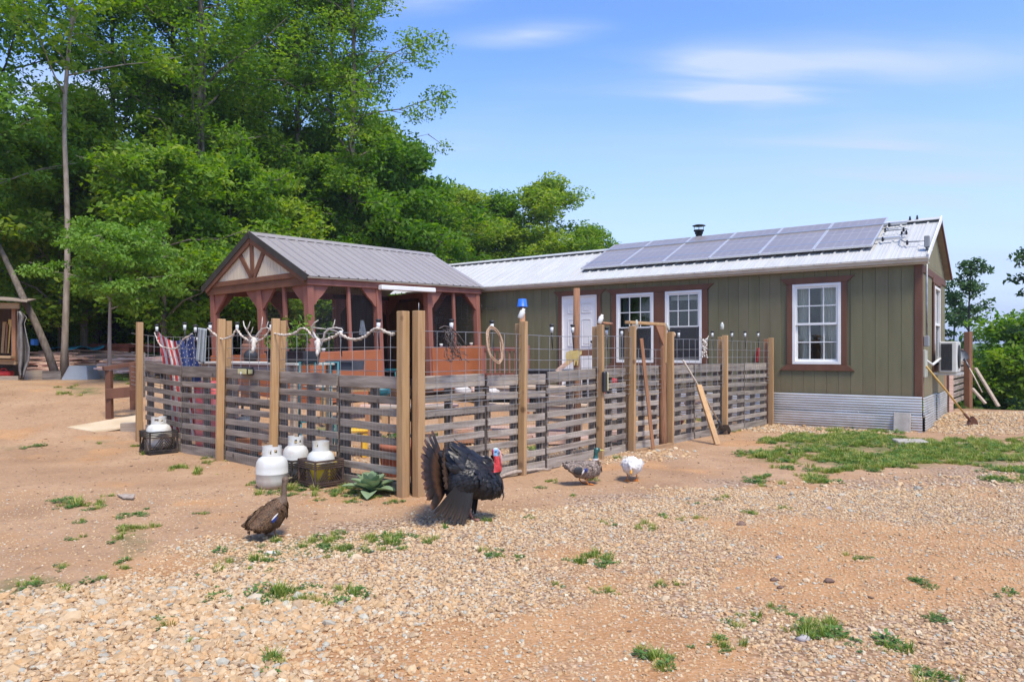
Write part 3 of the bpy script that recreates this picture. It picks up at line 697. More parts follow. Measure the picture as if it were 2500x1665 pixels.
def ramp(src, *st):
    r = N.new('ShaderNodeValToRGB'); r.color_ramp.interpolation = 'LINEAR'
    while len(r.color_ramp.elements) < len(st): r.color_ramp.elements.new(.5)
    for e, (p, c) in zip(r.color_ramp.elements, st): e.position = p; e.color = (*c, 1)
    L.new(src, r.inputs[0]); return r.outputs[0]
def mixc(f, a, b, mode='MIX'):
    m = N.new('ShaderNodeMix'); m.data_type = 'RGBA'; m.blend_type = mode
    if isinstance(f, float): m.inputs['Factor'].default_value = f
    else: L.new(f, m.inputs['Factor'])
    for k, v in ((6, a), (7, b)):
        if isinstance(v, tuple): m.inputs[k].default_value = (*v, 1)
        else: L.new(v, m.inputs[k])
    return m.outputs[2]
def rng(src, a, b, c=0, d=1):
    r = N.new('ShaderNodeMapRange'); r.inputs['From Min'].default_value = a; r.inputs['From Max'].default_value = b; r.inputs['To Min'].default_value = c; r.inputs['To Max'].default_value = d
    L.new(src, r.inputs['Value']); return r.outputs[0]
def mm(op, a, b):
    n = N.new('ShaderNodeMath'); n.operation = op
    for i, v in enumerate((a, b)):
        if isinstance(v, (int, float)): n.inputs[i].default_value = v
        else: L.new(v, n.inputs[i])
    return n.outputs[0]
dirt = ramp(nz(.9, 7, .62), (.3, (.30, .178, .098)), (.5, (.395, .245, .14)), (.7, (.475, .31, .185)))
dirt = mixc(rng(nz(16, 4), .56, .7), dirt, (.27, .17, .11)); dirt = mixc(rng(nz(70, 3), .58, .72, 0, .7), dirt, (.25, .16, .11))
dirt = mixc(rng(nz(38, 3), .6, .7, 0, .8), dirt, (.56, .42, .31))
vo = N.new('ShaderNodeTexVoronoi'); vo.inputs['Scale'].default_value = 42; L.new(geo.outputs['Position'], vo.inputs['Vector'])
hsv = ramp(vo.outputs['Color'], (.0, (.30, .20, .13)), (.3, (.46, .31, .20)), (.65, (.56, .41, .28)), (1, (.42, .40, .37)))
grav = mixc(rng(vo.outputs['Distance'], .3, .7), hsv, (.20, .12, .07))
orng = ramp(nz(2.2, 6, .6), (.3, (.36, .185, .08)), (.7, (.50, .28, .13)))
orng = mixc(rng(nz(60, 3), .52, .66, 0, .8), orng, (.54, .38, .25)); orng = mixc(rng(nz(95, 3), .58, .7, 0, .8), orng, (.24, .14, .08))
base = mixc(rng(mm('ADD', sp.outputs[0], mm('MULTIPLY', mm('SUBTRACT', nz(9, 4), .5), 1.2)), .25, .75), dirt, grav)
base = mixc(rng(mm('ADD', sp.outputs[1], mm('MULTIPLY', mm('SUBTRACT', nz(4, 5), .5), 1.6)), .3, .9), base, orng)
gsoil = ramp(nz(7, 5), (.35, (.115, .11, .045)), (.65, (.10, .16, .045)))
base = mixc(rng(mm('ADD', sp.outputs[2], mm('MULTIPLY', mm('SUBTRACT', nz(6, 5), .5), 1.0)), .45, .95, 0, .8), base, gsoil)
L.new(base, B.inputs['Base Color'])
bu = N.new('ShaderNodeBump'); bu.inputs['Strength'].default_value = .55; bu.inputs['Distance'].default_value = .012
hgt = mm('ADD', mm('MULTIPLY', nz(30, 6, .65), 1.6), mm('MULTIPLY', mm('SUBTRACT', 1, vo.outputs['Distance']), sp.outputs[0]))
L.new(hgt, bu.inputs['Height']); L.new(bu.outputs[0], B.inputs['Normal'])
me.materials.append(gm)
ground = bpy.data.objects.new('ground', me); COL.objects.link(ground); tag(ground, 'pinkish dirt yard with coarse tan gravel drive, grass patches and low hills beyond', kind='structure')

# ---------------------------------------------------------------- scatter
def hidden(name, me):
    o = bpy.data.objects.new(name, me); return o
def scatter(name, pts, rots, scls, variants, idx, label, kind='stuff'):
    """one object whose geometry nodes put the variants on its points"""
    c = bpy.data.collections.new(name + '_kinds')
    for i, v in enumerate(variants): v.name = '%s_kind_%02d' % (name, i); c.objects.link(v)
    me = bpy.data.meshes.new(name); n = len(pts); me.vertices.add(n); me.vertices.foreach_set('co', np.array(pts, dtype=np.float32).ravel())
    for nm, ty, dat in (('rot', 'FLOAT_VECTOR', rots), ('scl', 'FLOAT_VECTOR', scls)):
        a = me.attributes.new(nm, ty, 'POINT'); a.data.foreach_set('vector', np.array(dat, dtype=np.float32).ravel())
    a = me.attributes.new('idx', 'INT', 'POINT'); a.data.foreach_set('value', np.array(idx, dtype=np.int32))
    o = bpy.data.objects.new(name, me); COL.objects.link(o); tag(o, label, kind=kind)
    ng = bpy.data.node_groups.new(name + '_nodes', 'GeometryNodeTree')
    ng.interface.new_socket('Geometry', in_out='INPUT', socket_type='NodeSocketGeometry'); ng.interface.new_socket('Geometry', in_out='OUTPUT', socket_type='NodeSocketGeometry')
    gi = ng.nodes.new('NodeGroupInput'); go = ng.nodes.new('NodeGroupOutput'); mp = ng.nodes.new('GeometryNodeMeshToPoints'); ip = ng.nodes.new('GeometryNodeInstanceOnPoints')
    ci = ng.nodes.new('GeometryNodeCollectionInfo'); ci.inputs['Collection'].default_value = c; ci.inputs['Separate Children'].default_value = True; ci.inputs['Reset Children'].default_value = True
    def na(nm, ty):
        q = ng.nodes.new('GeometryNodeInputNamedAttribute'); q.data_type = ty; q.inputs['Name'].default_value = nm; return q
    r_, s_, i_ = na('rot', 'FLOAT_VECTOR'), na('scl', 'FLOAT_VECTOR'), na('idx', 'INT')
    e2r = ng.nodes.new('FunctionNodeEulerToRotation'); ng.links.new(r_.outputs[0], e2r.inputs[0])
    ng.links.new(gi.outputs[0], mp.inputs[0]); ng.links.new(mp.outputs[0], ip.inputs['Points']); ng.links.new(ci.outputs[0], ip.inputs['Instance'])
    ip.inputs['Pick Instance'].default_value = True; ng.links.new(i_.outputs[0], ip.inputs['Instance Index']); ng.links.new(e2r.outputs[0], ip.inputs['Rotation']); ng.links.new(s_.outputs[0], ip.inputs['Scale'])
    ng.links.new(ip.outputs[0], go.inputs[0])
    md = o.modifiers.new('scatter', 'NODES'); md.node_group = ng
    return o

# ---------------------------------------------------------------- gravel
def stone_mat():
    m = bpy.data.materials.new('gravel_stone'); m.use_nodes = True; nt = m.node_tree; N = nt.nodes; L = nt.links; b = N['Principled BSDF']; b.inputs['Roughness'].default_value = .85; b.inputs['Specular IOR Level'].default_value = .3
    oi = N.new('ShaderNodeObjectInfo'); r = N.new('ShaderNodeValToRGB'); r.color_ramp.interpolation = 'LINEAR'
    st = [(0, (.54, .385, .225)), (.18, (.46, .30, .155)), (.34, (.60, .44, .265)), (.5, (.50, .30, .14)), (.62, (.53, .40, .25)), (.74, (.36, .235, .13)), (.86, (.62, .50, .34)), (.93, (.36, .34, .28)), (.97, (.44, .42, .34)), (1, (.66, .56, .40))]
    while len(r.color_ramp.elements) < len(st): r.color_ramp.elements.new(.5)
    for e, (p, c) in zip(r.color_ramp.elements, st): e.position = p; e.color = (*c, 1)
    L.new(oi.outputs['Random'], r.inputs[0])
    tcn = N.new('ShaderNodeTexCoord'); n = N.new('ShaderNodeTexNoise'); n.inputs['Scale'].default_value = 2.2; n.inputs['Detail'].default_value = 4; L.new(tcn.outputs['Object'], n.inputs['Vector'])
    mr = N.new('ShaderNodeMapRange'); mr.inputs['To Min'].default_value = .72; mr.inputs['To Max'].default_value = 1.2; L.new(n.outputs[0], mr.inputs['Value'])
    h = N.new('ShaderNodeHueSaturation'); L.new(r.outputs[0], h.inputs['Color']); L.new(mr.outputs[0], h.inputs['Value']); L.new(h.outputs[0], b.inputs['Base Color']); return m
STONE = stone_mat()
def stone(seed):
    bm = bmesh.new(); bmesh.ops.create_icosphere(bm, subdivisions=1, radius=1)
    rr = random.Random(seed); ax = (1, rr.uniform(.65, .95), rr.uniform(.42, .7))
    for v in bm.verts:
        v.co *= 1 + .38 * noise.noise(v.co * 1.1 + Vector((seed * 7.1, 0, 0))) + rr.uniform(-.1, .1)
        v.co = Vector((v.co.x * ax[0], v.co.y * ax[1], v.co.z * ax[2]))
    for k in range(4):   # a few broken flats
        d = Vector((rr.uniform(-1, 1), rr.uniform(-1, 1), rr.uniform(-.6, 1))).normalized()
        for v in bm.verts:
            t = v.co.dot(d)
            if t > .6: v.co -= d * (t - .6) * .8
    me = bpy.data.meshes.new('stone'); bm.to_mesh(me); bm.free(); me.materials.append(STONE); return hidden('stone', me)
rs = np.random.RandomState(3)
P_, R_, S_, I_ = [], [], [], []
def stones(n, x0, x1, y0, y1, fn):
    k = 0
    for _ in range(n):
        y = math.sqrt(rs.uniform(y0 * y0, y1 * y1)); x = y * rs.uniform(x0, x1)
        z = tz(x, y); px, py = topx(x, y, z); d, s = fn(px, py, x, y)
        if rs.rand() > d: continue
        s *= math.exp(rs.normal(0, .33)); q = (s, s * rs.uniform(.8, 1.1), s * rs.uniform(.75, 1.1))
        P_.append((x, y, z + s * .18)); R_.append((rs.normal(0, .3), rs.normal(0, .3), rs.uniform(0, 6.28))); S_.append(q); I_.append(rs.randint(0, 9))
def f1(px, py, x, y):
    e = float(np.interp(px, [q[0] for q in EDGE], [q[1] for q in EDGE])) + fb(x, y, 1.1) * 35
    d = smooth(-18, 22, py - e)
    if d <= .02: 
        return .13, .0065
    o = smooth(0, .8, ell(px, py, 2150, 1400, 600, 150) + .8 * fb(x, y, 1.0, 4)) * .85 + .75 * smooth(0, .6, ell(px, py, 1250, 1610, 700, 120) + .4 * fb(x, y, .8, 9))
    o = max(o, .25 * smooth(1300, 2100, px)); o = min(1, o)
    left = smooth(1500, 500, px) * smooth(1350, 1500, py)
    s = .0125 + .0085 * left - .0035 * o
    if rs.rand() < .03: s *= 1.5
    s *= .80
    return d * (1 - .72 * o * (.6 + .4 * rs.rand())) * (.72 + .28 * left), s
stones(215000, -1.05, 1.05, 2.0, 7.2, f1)
def f2(px, py, x, y):
    e = float(np.interp(px, [q[0] for q in EDGE], [q[1] for q in EDGE])) + fb(x, y, 1.1) * 30
    d = smooth(-10, 25, py - e) * .8
    m = max(smooth(0, .25, ell(px, py, 2400, 1032, 180, 34)), smooth(0, .3, ell(px, py, 2050, 1046, 270, 15)) * .9, smooth(.05, .4, ell(px, py, 1150, 1110, 600, 34)) * .6)
    if m > .05: return m, .021
    if d < .02: return .05, .009
    return d, .016
stones(72000, -.55, 1.05, 6.8, 16, f2)
PD, RD, SD, ID = [], [], [], []
DEB = []
for q, (nm, c) in enumerate((('chip', (.16, .10, .06)), ('twig', (.24, .17, .11)), ('straw', (.50, .40, .24)))):
    b = MB()
    if q == 0: b.ell((0, 0, .1), (1, .6, .18), n=7, k=4, nz=.8)
    elif q == 1: b.tube([(-2.2, 0, .1), (-.6, .25, .3), (.8, -.1, .15), (2.4, .3, .1)], [.07, .12, .1, .05], 5)
    else: b.tube([(-2, 0, .05), (0, .3, .1), (2, 0, .05)], [.04, .05, .03], 4)
    me_ = b.mesh(nm); me_.materials.append(mat(nm + '_debris', c, tuple(v * 1.4 for v in c), 4, rough=.9, var=.3)); DEB.append(hidden(nm, me_))
for _ in range(5200):
    y = math.sqrt(rs.uniform(9, 15 ** 2)); x = y * rs.uniform(-.8, .8); k = int(rs.choice([0, 0, 1, 2])); s_ = rs.uniform(.005, .014) * (1 if rs.rand() < .93 else 1.8)
    PD.append((x, y, tz(x, y) + .002)); RD.append((0, 0, rs.uniform(0, 6.28))); SD.append((s_,) * 3); ID.append(k)
scatter('debris', PD, RD, SD, DEB, ID, 'scattered bark chips, twigs and straw on the dirt')
scatter('gravel', P_, R_, S_, [stone(i) for i in range(9)], I_, 'coarse tan, pink and grey gravel of the drive and by the cabin')

# ---------------------------------------------------------------- grass
def leaf_mat(name, stops, trans=.35, rough=.6, spec=.25):
    m = bpy.data.materials.new(name); m.use_nodes = True; nt = m.node_tree; N = nt.nodes; L = nt.links; b = N['Principled BSDF']; b.inputs['Roughness'].default_value = rough; b.inputs['Specular IOR Level'].default_value = spec
    ge = N.new('ShaderNodeNewGeometry'); oi = N.new('ShaderNodeObjectInfo')
    a = N.new('ShaderNodeMath'); a.operation = 'MULTIPLY_ADD'; tc_ = N.new('ShaderNodeTexCoord'); nn = N.new('ShaderNodeTexNoise'); nn.inputs['Scale'].default_value = .9; L.new(tc_.outputs['Object'], nn.inputs['Vector']); n2 = N.new('ShaderNodeMath'); n2.operation = 'MULTIPLY_ADD'; L.new(nn.outputs[0], n2.inputs[0]); n2.inputs[1].default_value = 1.5; n2.inputs[2].default_value = -.62; n3_ = N.new('ShaderNodeMath'); n3_.operation = 'ADD'; L.new(ge.outputs['Random Per Island'], n3_.inputs[0]); L.new(n2.outputs[0], n3_.inputs[1]); L.new(n3_.outputs[0], a.inputs[0]); a.inputs[1].default_value = .5
    c = N.new('ShaderNodeMath'); c.operation = 'MULTIPLY'; c.inputs[1].default_value = .45; L.new(oi.outputs['Random'], c.inputs[0]); L.new(c.outputs[0], a.inputs[2])
    r = N.new('ShaderNodeValToRGB')
    while len(r.color_ramp.elements) < len(stops): r.color_ramp.elements.new(.5)
    for e, (p, cc) in zip(r.color_ramp.elements, stops): e.position = p; e.color = (*cc, 1)
    L.new(a.outputs[0], r.inputs[0]); L.new(r.outputs[0], b.inputs['Base Color'])
    t = N.new('ShaderNodeBsdfTranslucent'); h = N.new('ShaderNodeHueSaturation'); h.inputs['Saturation'].default_value = 1.15; h.inputs['Value'].default_value = 1.25; L.new(r.outputs[0], h.inputs['Color']); L.new(h.outputs[0], t.inputs[0])
    ms = N.new('ShaderNodeMixShader'); ms.inputs[0].default_value = trans; L.new(b.outputs[0], ms.inputs[1]); L.new(t.outputs[0], ms.inputs[2]); L.new(ms.outputs[0], N['Material Output'].inputs[0]); return m
GRM = leaf_mat('grass_blade', [(0, (.10, .17, .03)), (.35, (.19, .28, .05)), (.65, (.31, .36, .08)), (1, (.50, .42, .18))])
WEED = leaf_mat('weed_leaf', [(0, (.06, .14, .035)), (.6, (.12, .24, .06)), (1, (.20, .28, .09))])
def tuft(seed, n=34, h=.075, spread=.05, w=.0042):
    rr = random.Random(seed); b = MB()
    for _ in range(n):
        a = rr.uniform(0, 6.28); r_ = spread * rr.random() ** .6; p = Vector((r_ * math.cos(a), r_ * math.sin(a), -.005)); hh = h * rr.uniform(.4, 1.1)
        ln = Vector((math.cos(a + rr.uniform(-1, 1)), math.sin(a + rr.uniform(-1, 1)), 0)) * hh * rr.uniform(.2, .9); sd_ = Vector((-ln.y, ln.x, 0)).normalized() * w * rr.uniform(.7, 1.4)
        m = p + Vector((0, 0, hh * .6)) + ln * .4; t = p + Vector((0, 0, hh)) + ln
        b.add([p - sd_, p + sd_, m + sd_ * .8, m - sd_ * .8, t], [(0, 1, 2, 3), (3, 2, 4)])
    me = b.mesh('tuft'); me.materials.append(GRM); return hidden('tuft', me)
def clover(seed, n=40, h=.06, spread=.07):
    rr = random.Random(seed); b = MB()
    for _ in range(n):
        a = rr.uniform(0, 6.28); r_ = spread * rr.random() ** .5; c = Vector((r_ * math.cos(a), r_ * math.sin(a), h * rr.uniform(.15, 1) * (1.1 - r_ / spread * .6)))
        d = Vector((math.cos(a) + rr.uniform(-.6, .6), math.sin(a) + rr.uniform(-.6, .6), rr.uniform(-.1, .6))).normalized() * rr.uniform(.012, .024); s_ = d.cross(Vector((rr.uniform(-.4, .4), rr.uniform(-.4, .4), 1))).normalized() * d.length * .45
        b.add([c - d, c + s_, c + d, c - s_], [(0, 1, 2, 3)])
    me = b.mesh('clover'); me.materials.append(WEED); return hidden('clover', me)
KG = [tuft(1), tuft(2, 24, .05, .035), tuft(3, 44, .11, .06), tuft(4, 20, .035, .04), clover(5), clover(6, 28, .04, .05)]
P_, R_, S_, I_ = [], [], [], []
def gadd(x, y, s, i): P_.append((x, y, tz(x, y))); R_.append((rs.normal(0, .1), rs.normal(0, .1), rs.uniform(0, 6.28))); S_.append((s, s, s * rs.uniform(.7, 1.1))); I_.append(i)
for _ in range(150000):
    y = math.sqrt(rs.uniform(16, 20 ** 2)); x = y * rs.uniform(-.85, 1.0); px, py = topx(x, y)
    g = grassiness(px, py)
    if g <= .03: continue
    v = g * (.55 + .9 * fb(x, y, 1.9, 7)) + .55 * fb(x, y, 5, 2) * (1 if y < 9 else .5)
    if py < 1180 and px > 1800: v = g * .82 + 1.0 * fb(x, y, 1.3, 7) + .75 * fb(x, y, 4.5, 3)
    if rs.rand() < smooth(.35, 1.0, v) * (1 if y > 7.5 else .95): gadd(x, y, rs.uniform(.35, .8) if y < 7.5 else rs.uniform(.5, 1.1), int(rs.choice([0, 1, 3, 4, 5, 0])))
# single tufts one can pick out in the photograph
for px, py, s in [(160, 1232, 1.6), (150, 1222, 1.4), (170, 1240, 1.3), (225, 1232, 1.2), (235, 1240, 1.0), (310, 1258, 1.1), (330, 1256, .9), (195, 1275, .6), (196, 1316, .8), (365, 1287, .8), (150, 1385, .8), (275, 1210, .7), (488, 1254, .6), (60, 1430, 1), (240, 1410, .6), (400, 1530, .9), (490, 1560, .6),
                  (520, 1452, 1.1), (520, 1462, .9), (655, 1460, 1.1), (680, 1452, 1.2), (700, 1445, 1.1), (640, 1474, 1), (730, 1465, .8), (745, 1444, .9), (830, 1455, 1.2), (860, 1452, 1.3), (885, 1448, 1), (810, 1462, 1), (950, 1320, 1.3), (975, 1326, .8), (675, 1616, .9), (1215, 1355, 1), (1205, 1360, .7), (1260, 1362, .7), (1460, 1365, 1.2), (1470, 1378, 1.1), (1452, 1360, .8), (1405, 1370, .6),
                  (1490, 1280, .9), (1560, 1290, .6), (1570, 1282, .7), (1590, 1290, .7), (1360, 1430, .5), (1485, 1446, .8), (1460, 1450, .6), (1608, 1427, .8), (1655, 1425, .6), (1610, 1610, 1.2), (1600, 1616, .8), (1625, 1612, .8), (1785, 1520, .8), (1835, 1508, .8), (1765, 1575, .9), (1770, 1585, .7), (1910, 1492, .7), (1980, 1542, 1.1), (2000, 1548, 1.2), (1965, 1538, .8), (2010, 1556, 1), (2010, 1522, .8), (2090, 1578, .8),
                  (2160, 1576, 1.2), (2185, 1570, .9), (2275, 1508, .8), (2270, 1655, 1.1), (2285, 1660, 1), (2240, 1418, .7), (2255, 1430, .7), (2085, 1362, .6), (2110, 1364, .6), (2450, 1450, .7), (1710, 1265, .8), (1660, 1268, .6), (1830, 1254, .7), (1910, 1242, .7), (1290, 1264, .6), (1180, 1272, .8), (1080, 1290, .7), (1000, 1310, .9), (1050, 1322, .9), (1620, 1262, .8),
                  (650, 1205, 1.2), (700, 1196, 1.4), (716, 1206, 1.2), (735, 1200, 1.2), (690, 1185, 1.3), (760, 1185, 1.2), (800, 1205, 1.1), (830, 1212, 1.2), (860, 1205, 1), (640, 1182, 1.3), (630, 1178, 1.1), (330, 1090, 1), (365, 1108, .9), (440, 1140, .8), (520, 1128, 1.5), (500, 1120, .8), (900, 1215, 1.2), (960, 1225, 1), (1062, 1196, 1.2), (1320, 1190, .9), (1345, 1175, .8), (1440, 1172, .8), (1515, 1120, 1), (1400, 1210, .5), (780, 1222, .7), (870, 1225, .8)]:
    p = G(px, py)
    for k in range(7): gadd(p.x + rs.normal(0, .045 * s), p.y + rs.normal(0, .05 * s), s * rs.uniform(.3, .72), int(rs.choice([0, 2, 4, 4, 5, 5, 1, 3])))
scatter('grass', P_, R_, S_, KG, I_, 'short green grass and small weeds in uneven patches on the dirt and gravel')

# ---------------------------------------------------------------- trees
LEAF = leaf_mat('deciduous_leaf', [(0, (.052, .14, .018)), (.3, (.112, .23, .028)), (.65, (.205, .335, .042)), (1, (.37, .45, .07))], .54)
LEAFL = leaf_mat('light_dogwood_leaf', [(0, (.09, .20, .03)), (.5, (.15, .29, .04)), (1, (.24, .37, .06))], .42)
LEAFD = leaf_mat('blue_green_leaf', [(0, (.035, .085, .028)), (.5, (.07, .14, .045)), (1, (.12, .20, .06))], .38)
BARK = mat('grey_brown_bark', (.10, .078, .06), (.20, .165, .135), 9, (2, 2, .5), rough=.9, bump=1.0, bscale=30, c3=(.06, .05, .04), s3=2)
BARKP = mat('pale_bark', (.24, .19, .15), (.36, .30, .25), 7, (2, 2, .6), rough=.9, bump=.8, bscale=26, c3=(.15, .12, .10), s3=3)
BARKD = mat('dark_bark', (.035, .028, .022), (.075, .06, .048), 9, (2, 2, .5), rough=.9, bump=1.0, bscale=30)
def leaves(clusters, seed, size, flat=.45, name='crown', m=None):
    """clusters: (centre, radius, number). leaf = one bent quad"""
    r_ = np.random.RandomState(seed); C = []; D = [] 
    for c, rad, n in clusters:
        d = r_.normal(0, 1, (n, 3)); d /= np.linalg.norm(d, axis=1)[:, None] + 1e-9
        d *= (r_.uniform(0, 1, (n, 1)) ** .45) * rad * np.array([1, 1, flat]); d[:, 2] -= .12 * (d[:, 0] ** 2 + d[:, 1] ** 2) / rad
        C.append(np.array(c)[None] + d); D.append(d / rad)
    C = np.concatenate(C); n = len(C); d_out = np.concatenate(D)[:, :2]
    nrm = r_.normal(0, .62, (n, 3)); nrm[:, 2] += .75; nrm[:, :2] += d_out * .45; nrm /= np.linalg.norm(nrm, axis=1)[:, None]
    t = r_.normal(0, 1, (n, 3)); t -= nrm * (t * nrm).sum(1)[:, None]; t /= np.linalg.norm(t, axis=1)[:, None] + 1e-9; s = np.cross(nrm, t)
    L_ = (size * r_.uniform(.45, 1.5, (n, 1))); w = L_ * .42
    V = np.stack([C - t * L_ * .5, C + s * w * .6 + nrm * L_ * .08, C + t * L_ * .5 - nrm * L_ * .1, C - s * w * .6 + nrm * L_ * .08], 1).reshape(-1, 3)
    me = bpy.data.meshes.new(name); me.vertices.add(4 * n); me.vertices.foreach_set('co', V.astype(np.float32).ravel())
    me.loops.add(4 * n); me.loops.foreach_set('vertex_index', np.arange(4 * n, dtype=np.int32)); me.polygons.add(n); me.polygons.foreach_set('loop_start', np.arange(0, 4 * n, 4, dtype=np.int32)); me.polygons.foreach_set('loop_total', np.full(n, 4, dtype=np.int32))
    me.update(); me.validate(); me.materials.append(m or LEAF); return me
def tree(seed, H, h0, rad, r0, nl=26, per=150, size=.15, top=.25, lean=0, crad=.62, nc=4, upang=.45, wob=.25, prof=None, m=None, bark=None, flat=.45):
    """returns trunk mesh and crown mesh; foot at the origin"""
    rr = random.Random(seed); b = MB(); tr = []; k = 14
    for i in range(k + 1):
        t = i / k; tr.append(Vector((lean * t * H * .1 + wob * noise.noise(Vector((t * 2.3, seed, 0))) * H * .08 * t, wob * noise.noise(Vector((t * 2.3, seed, 5))) * H * .08 * t, H * t * .97 - .15)))
    rads = [r0 * (1 - .9 * (i / k) ** .85) + .012 for i in range(k + 1)]; rads[0] *= 1.35
    b.tube(tr, rads, 9)
    cl = []
    def at(t): i = min(k - 1, int(t * k)); f = t * k - i; return tr[i].lerp(tr[i + 1], f)
    for j in range(nl):
        t = h0 / H + (1 - h0 / H) * ((j + rr.random()) / nl) ** .9; t = min(t, .99)
        u = (t - h0 / H) / (1 - h0 / H); pr = prof(u) if prof else (math.sin(math.pi * min(1, u * .82 + .16)) ** .75)
        ln = max(.3, rad * pr * rr.uniform(.55, 1.2)); a = j * 2.4 + rr.uniform(-.5, .5); p = at(t); e = upang * rr.uniform(.3, 1.5)
        pts = [p]; d = Vector((math.cos(a) * math.cos(e), math.sin(a) * math.cos(e), math.sin(e)))
        for q in range(1, 5): pts.append(p + d * ln * q / 4 + Vector((rr.uniform(-.08, .08), rr.uniform(-.08, .08), rr.uniform(-.08, .1) - .05 * ln * (q / 4) ** 2)) * ln * .5)
        r1 = max(.012, r0 * .38 * (1 - t) + .012); b.tube(pts, [r1, r1 * .75, r1 * .5, r1 * .32, .006], 5)
        for q in range(nc):
            v = .3 + .75 * (q + rr.random() * .7) / nc; i2 = min(3, int(v * 4)); c = pts[i2].lerp(pts[i2 + 1], min(1.1, v * 4 - i2))
            off = Vector((rr.gauss(0, .28), rr.gauss(0, .28), rr.gauss(0, .12))) * ln * .45; c2 = c + off
            if off.length > .15: b.tube([c, c2], [r1 * .3 + .004, .004], 4, cap=False)
            R1 = crad * rr.uniform(.6, 1.25); cl.append((c2, R1, int(per * (R1 / crad) ** 2)))
    for q in range(3): cl.append((tr[-1] + Vector((rr.gauss(0, .3), rr.gauss(0, .3), rr.uniform(-.5, .2))), crad * .9, per))
    tm = b.mesh('trunk'); tm.materials.append(bark or BARK)
    return tm, leaves(cl, seed, size, flat, 'crown', m)
KT = {
 'tall1': tree(11, 17, 4.0, 3.3, .16, 42, 122, .135, crad=.62, nc=5, upang=.75, flat=.62),
 'tall2': tree(12, 16, 3.6, 3.3, .15, 40, 122, .135, crad=.62, nc=5, bark=BARKD, upang=.7, flat=.6),
 'tall3': tree(13, 15, 3.0, 3.2, .14, 40, 122, .13, crad=.6, nc=5, upang=.8, flat=.65),
 'mid1': tree(21, 9, .9, 2.9, .12, 36, 190, .135, crad=.6, nc=5, upang=.8, flat=.65),
 'mid2': tree(22, 8, .6, 2.9, .11, 36, 190, .135, crad=.6, nc=5, upang=.75, flat=.65),
 'under1': tree(31, 4.2, 2.1, 2.3, .06, 20, 190, .115, crad=.55, nc=4, upang=.3, flat=.3, m=LEAFL, bark=BARKP),
 'light3': tree(33, 7.4, 3.2, 2.3, .07, 24, 170, .125, crad=.55, nc=4, upang=.4, flat=.5, m=LEAFL, bark=BARKP),
 'under2': tree(32, 5.5, 1.0, 2.4, .07, 22, 170, .13, crad=.5, nc=5, upang=.5, flat=.6),
 'airy1': tree(41, 14.5, 6.5, 3.4, .074, 22, 105, .15, crad=.6, nc=4, bark=BARKP, wob=.6, upang=.6),
 'bush1': tree(51, 2.6, .1, 1.7, .04, 18, 190, .12, crad=.55, nc=4, upang=.7, flat=.6),
 'bush2': tree(52, 2.0, .1, 1.6, .04, 17, 190, .12, crad=.5, nc=4, upang=.7, flat=.6),
 'slim1': tree(61, 7, 1.0, 1.55, .06, 17, 70, .15, crad=.42, nc=3, upang=.7, m=LEAFD, bark=BARKD),
}
def put_tree(kind, x, y, label, sc=1, rz=0, name='tree', z=None, trunkmat=None, group='trees of the wood behind the yard', szz=None, rot=None):
    t = thing(name, label, 'tree' if 'bush' not in name else 'bush', (x, y, (tz(x, y) if z is None else z)), rz, group, rot)
    a, c = KT[kind]
    for nm, me in (('trunk', a), ('crown', c)):
        o = share(me, nm, t); o.scale = (sc, sc, szz or sc)
        if nm == 'trunk' and trunkmat: o.material_slots[0].link = 'OBJECT'; o.material_slots[0].material = trunkmat
    return t
def px_x(px, Y): return (px - CX) / F * Y
T = put_tree
T('airy1', px_x(157, 17.6), 17.6, 'tall pale grey trunk with sparse high crown, beside the grey tub at the left', 1, 2.6, trunkmat=BARKP)
T('tall2', px_x(425, 24), 24, 'tall dark trunked tree behind the left end of the fence, darker than its neighbour', 1, 1.0, trunkmat=BARKD)
T('tall1', px_x(490, 22), 22, 'tall brown trunked tree just left of the gazebo roof', 1.02, 0.3)
T('tall3', px_x(728, 26), 26, 'tall tree rising behind the peak of the gazebo roof', 1.05, 2.2)
T('tall1', px_x(858, 25), 25, 'leafy tree at the right edge of the tall wood, branch reaching into the sky', .95, 4.1)
T('tall3', px_x(812, 27), 27, 'tall full tree between the gazebo peak and the edge of the wood', 1.0, 1.1)
T('tall2', px_x(640, 31), 31, 'tall tree set back in the wood behind the gazebo peak', 1.05, 2.6)
T('mid2', px_x(925, 29), 29, 'round green tree stepping down from the tall wood to the roof', 1.2, 3.3, szz=1.12)
T('tall2', px_x(590, 28), 28, 'tall tree between the two trunks behind the gazebo peak', 1.1, 5.0)
T('tall3', px_x(275, 23), 23, 'forked tree behind the pile of red boards', .95, 3.0, trunkmat=BARKD)
T('tall2', px_x(-40, 19), 19, 'tall leafy tree at the left edge of the picture', 1.0, .8)
T('mid1', px_x(205, 21), 21, 'slender tree with a thin pale stem behind the red board pile', .9, 2.0, trunkmat=BARKP)
T('mid2', px_x(1000, 31), 31, 'round green tree behind the right end of the gazebo roof', .93, 1.0)
T('mid1', px_x(1125, 36), 36, 'bushy green tree behind the left end of the white roof', 1.2, 2.2, szz=.93)
T('mid2', px_x(1220, 37), 37, 'bushy tree of middle height behind the white roof', 1.35, 4, szz=1.08)
T('mid1', px_x(1335, 36), 36, 'tallest tree behind the white roof, with a pointed top', 1.3, 5.6, szz=1.08)
T('mid2', px_x(1440, 35), 35, 'low right-hand tree thinning out above the solar panels', 1.05, .5, szz=.92)
T('under1', px_x(268, 15.8), 15.8, 'light green layered dogwood in front of the wood, left of the gazebo', .72, .4, name='dogwood', szz=.84)
T('light3', px_x(-75, 16.8), 16.8, 'light green tree at the far left above the lean-to', 1.0, 2.4, name='light_green_tree')
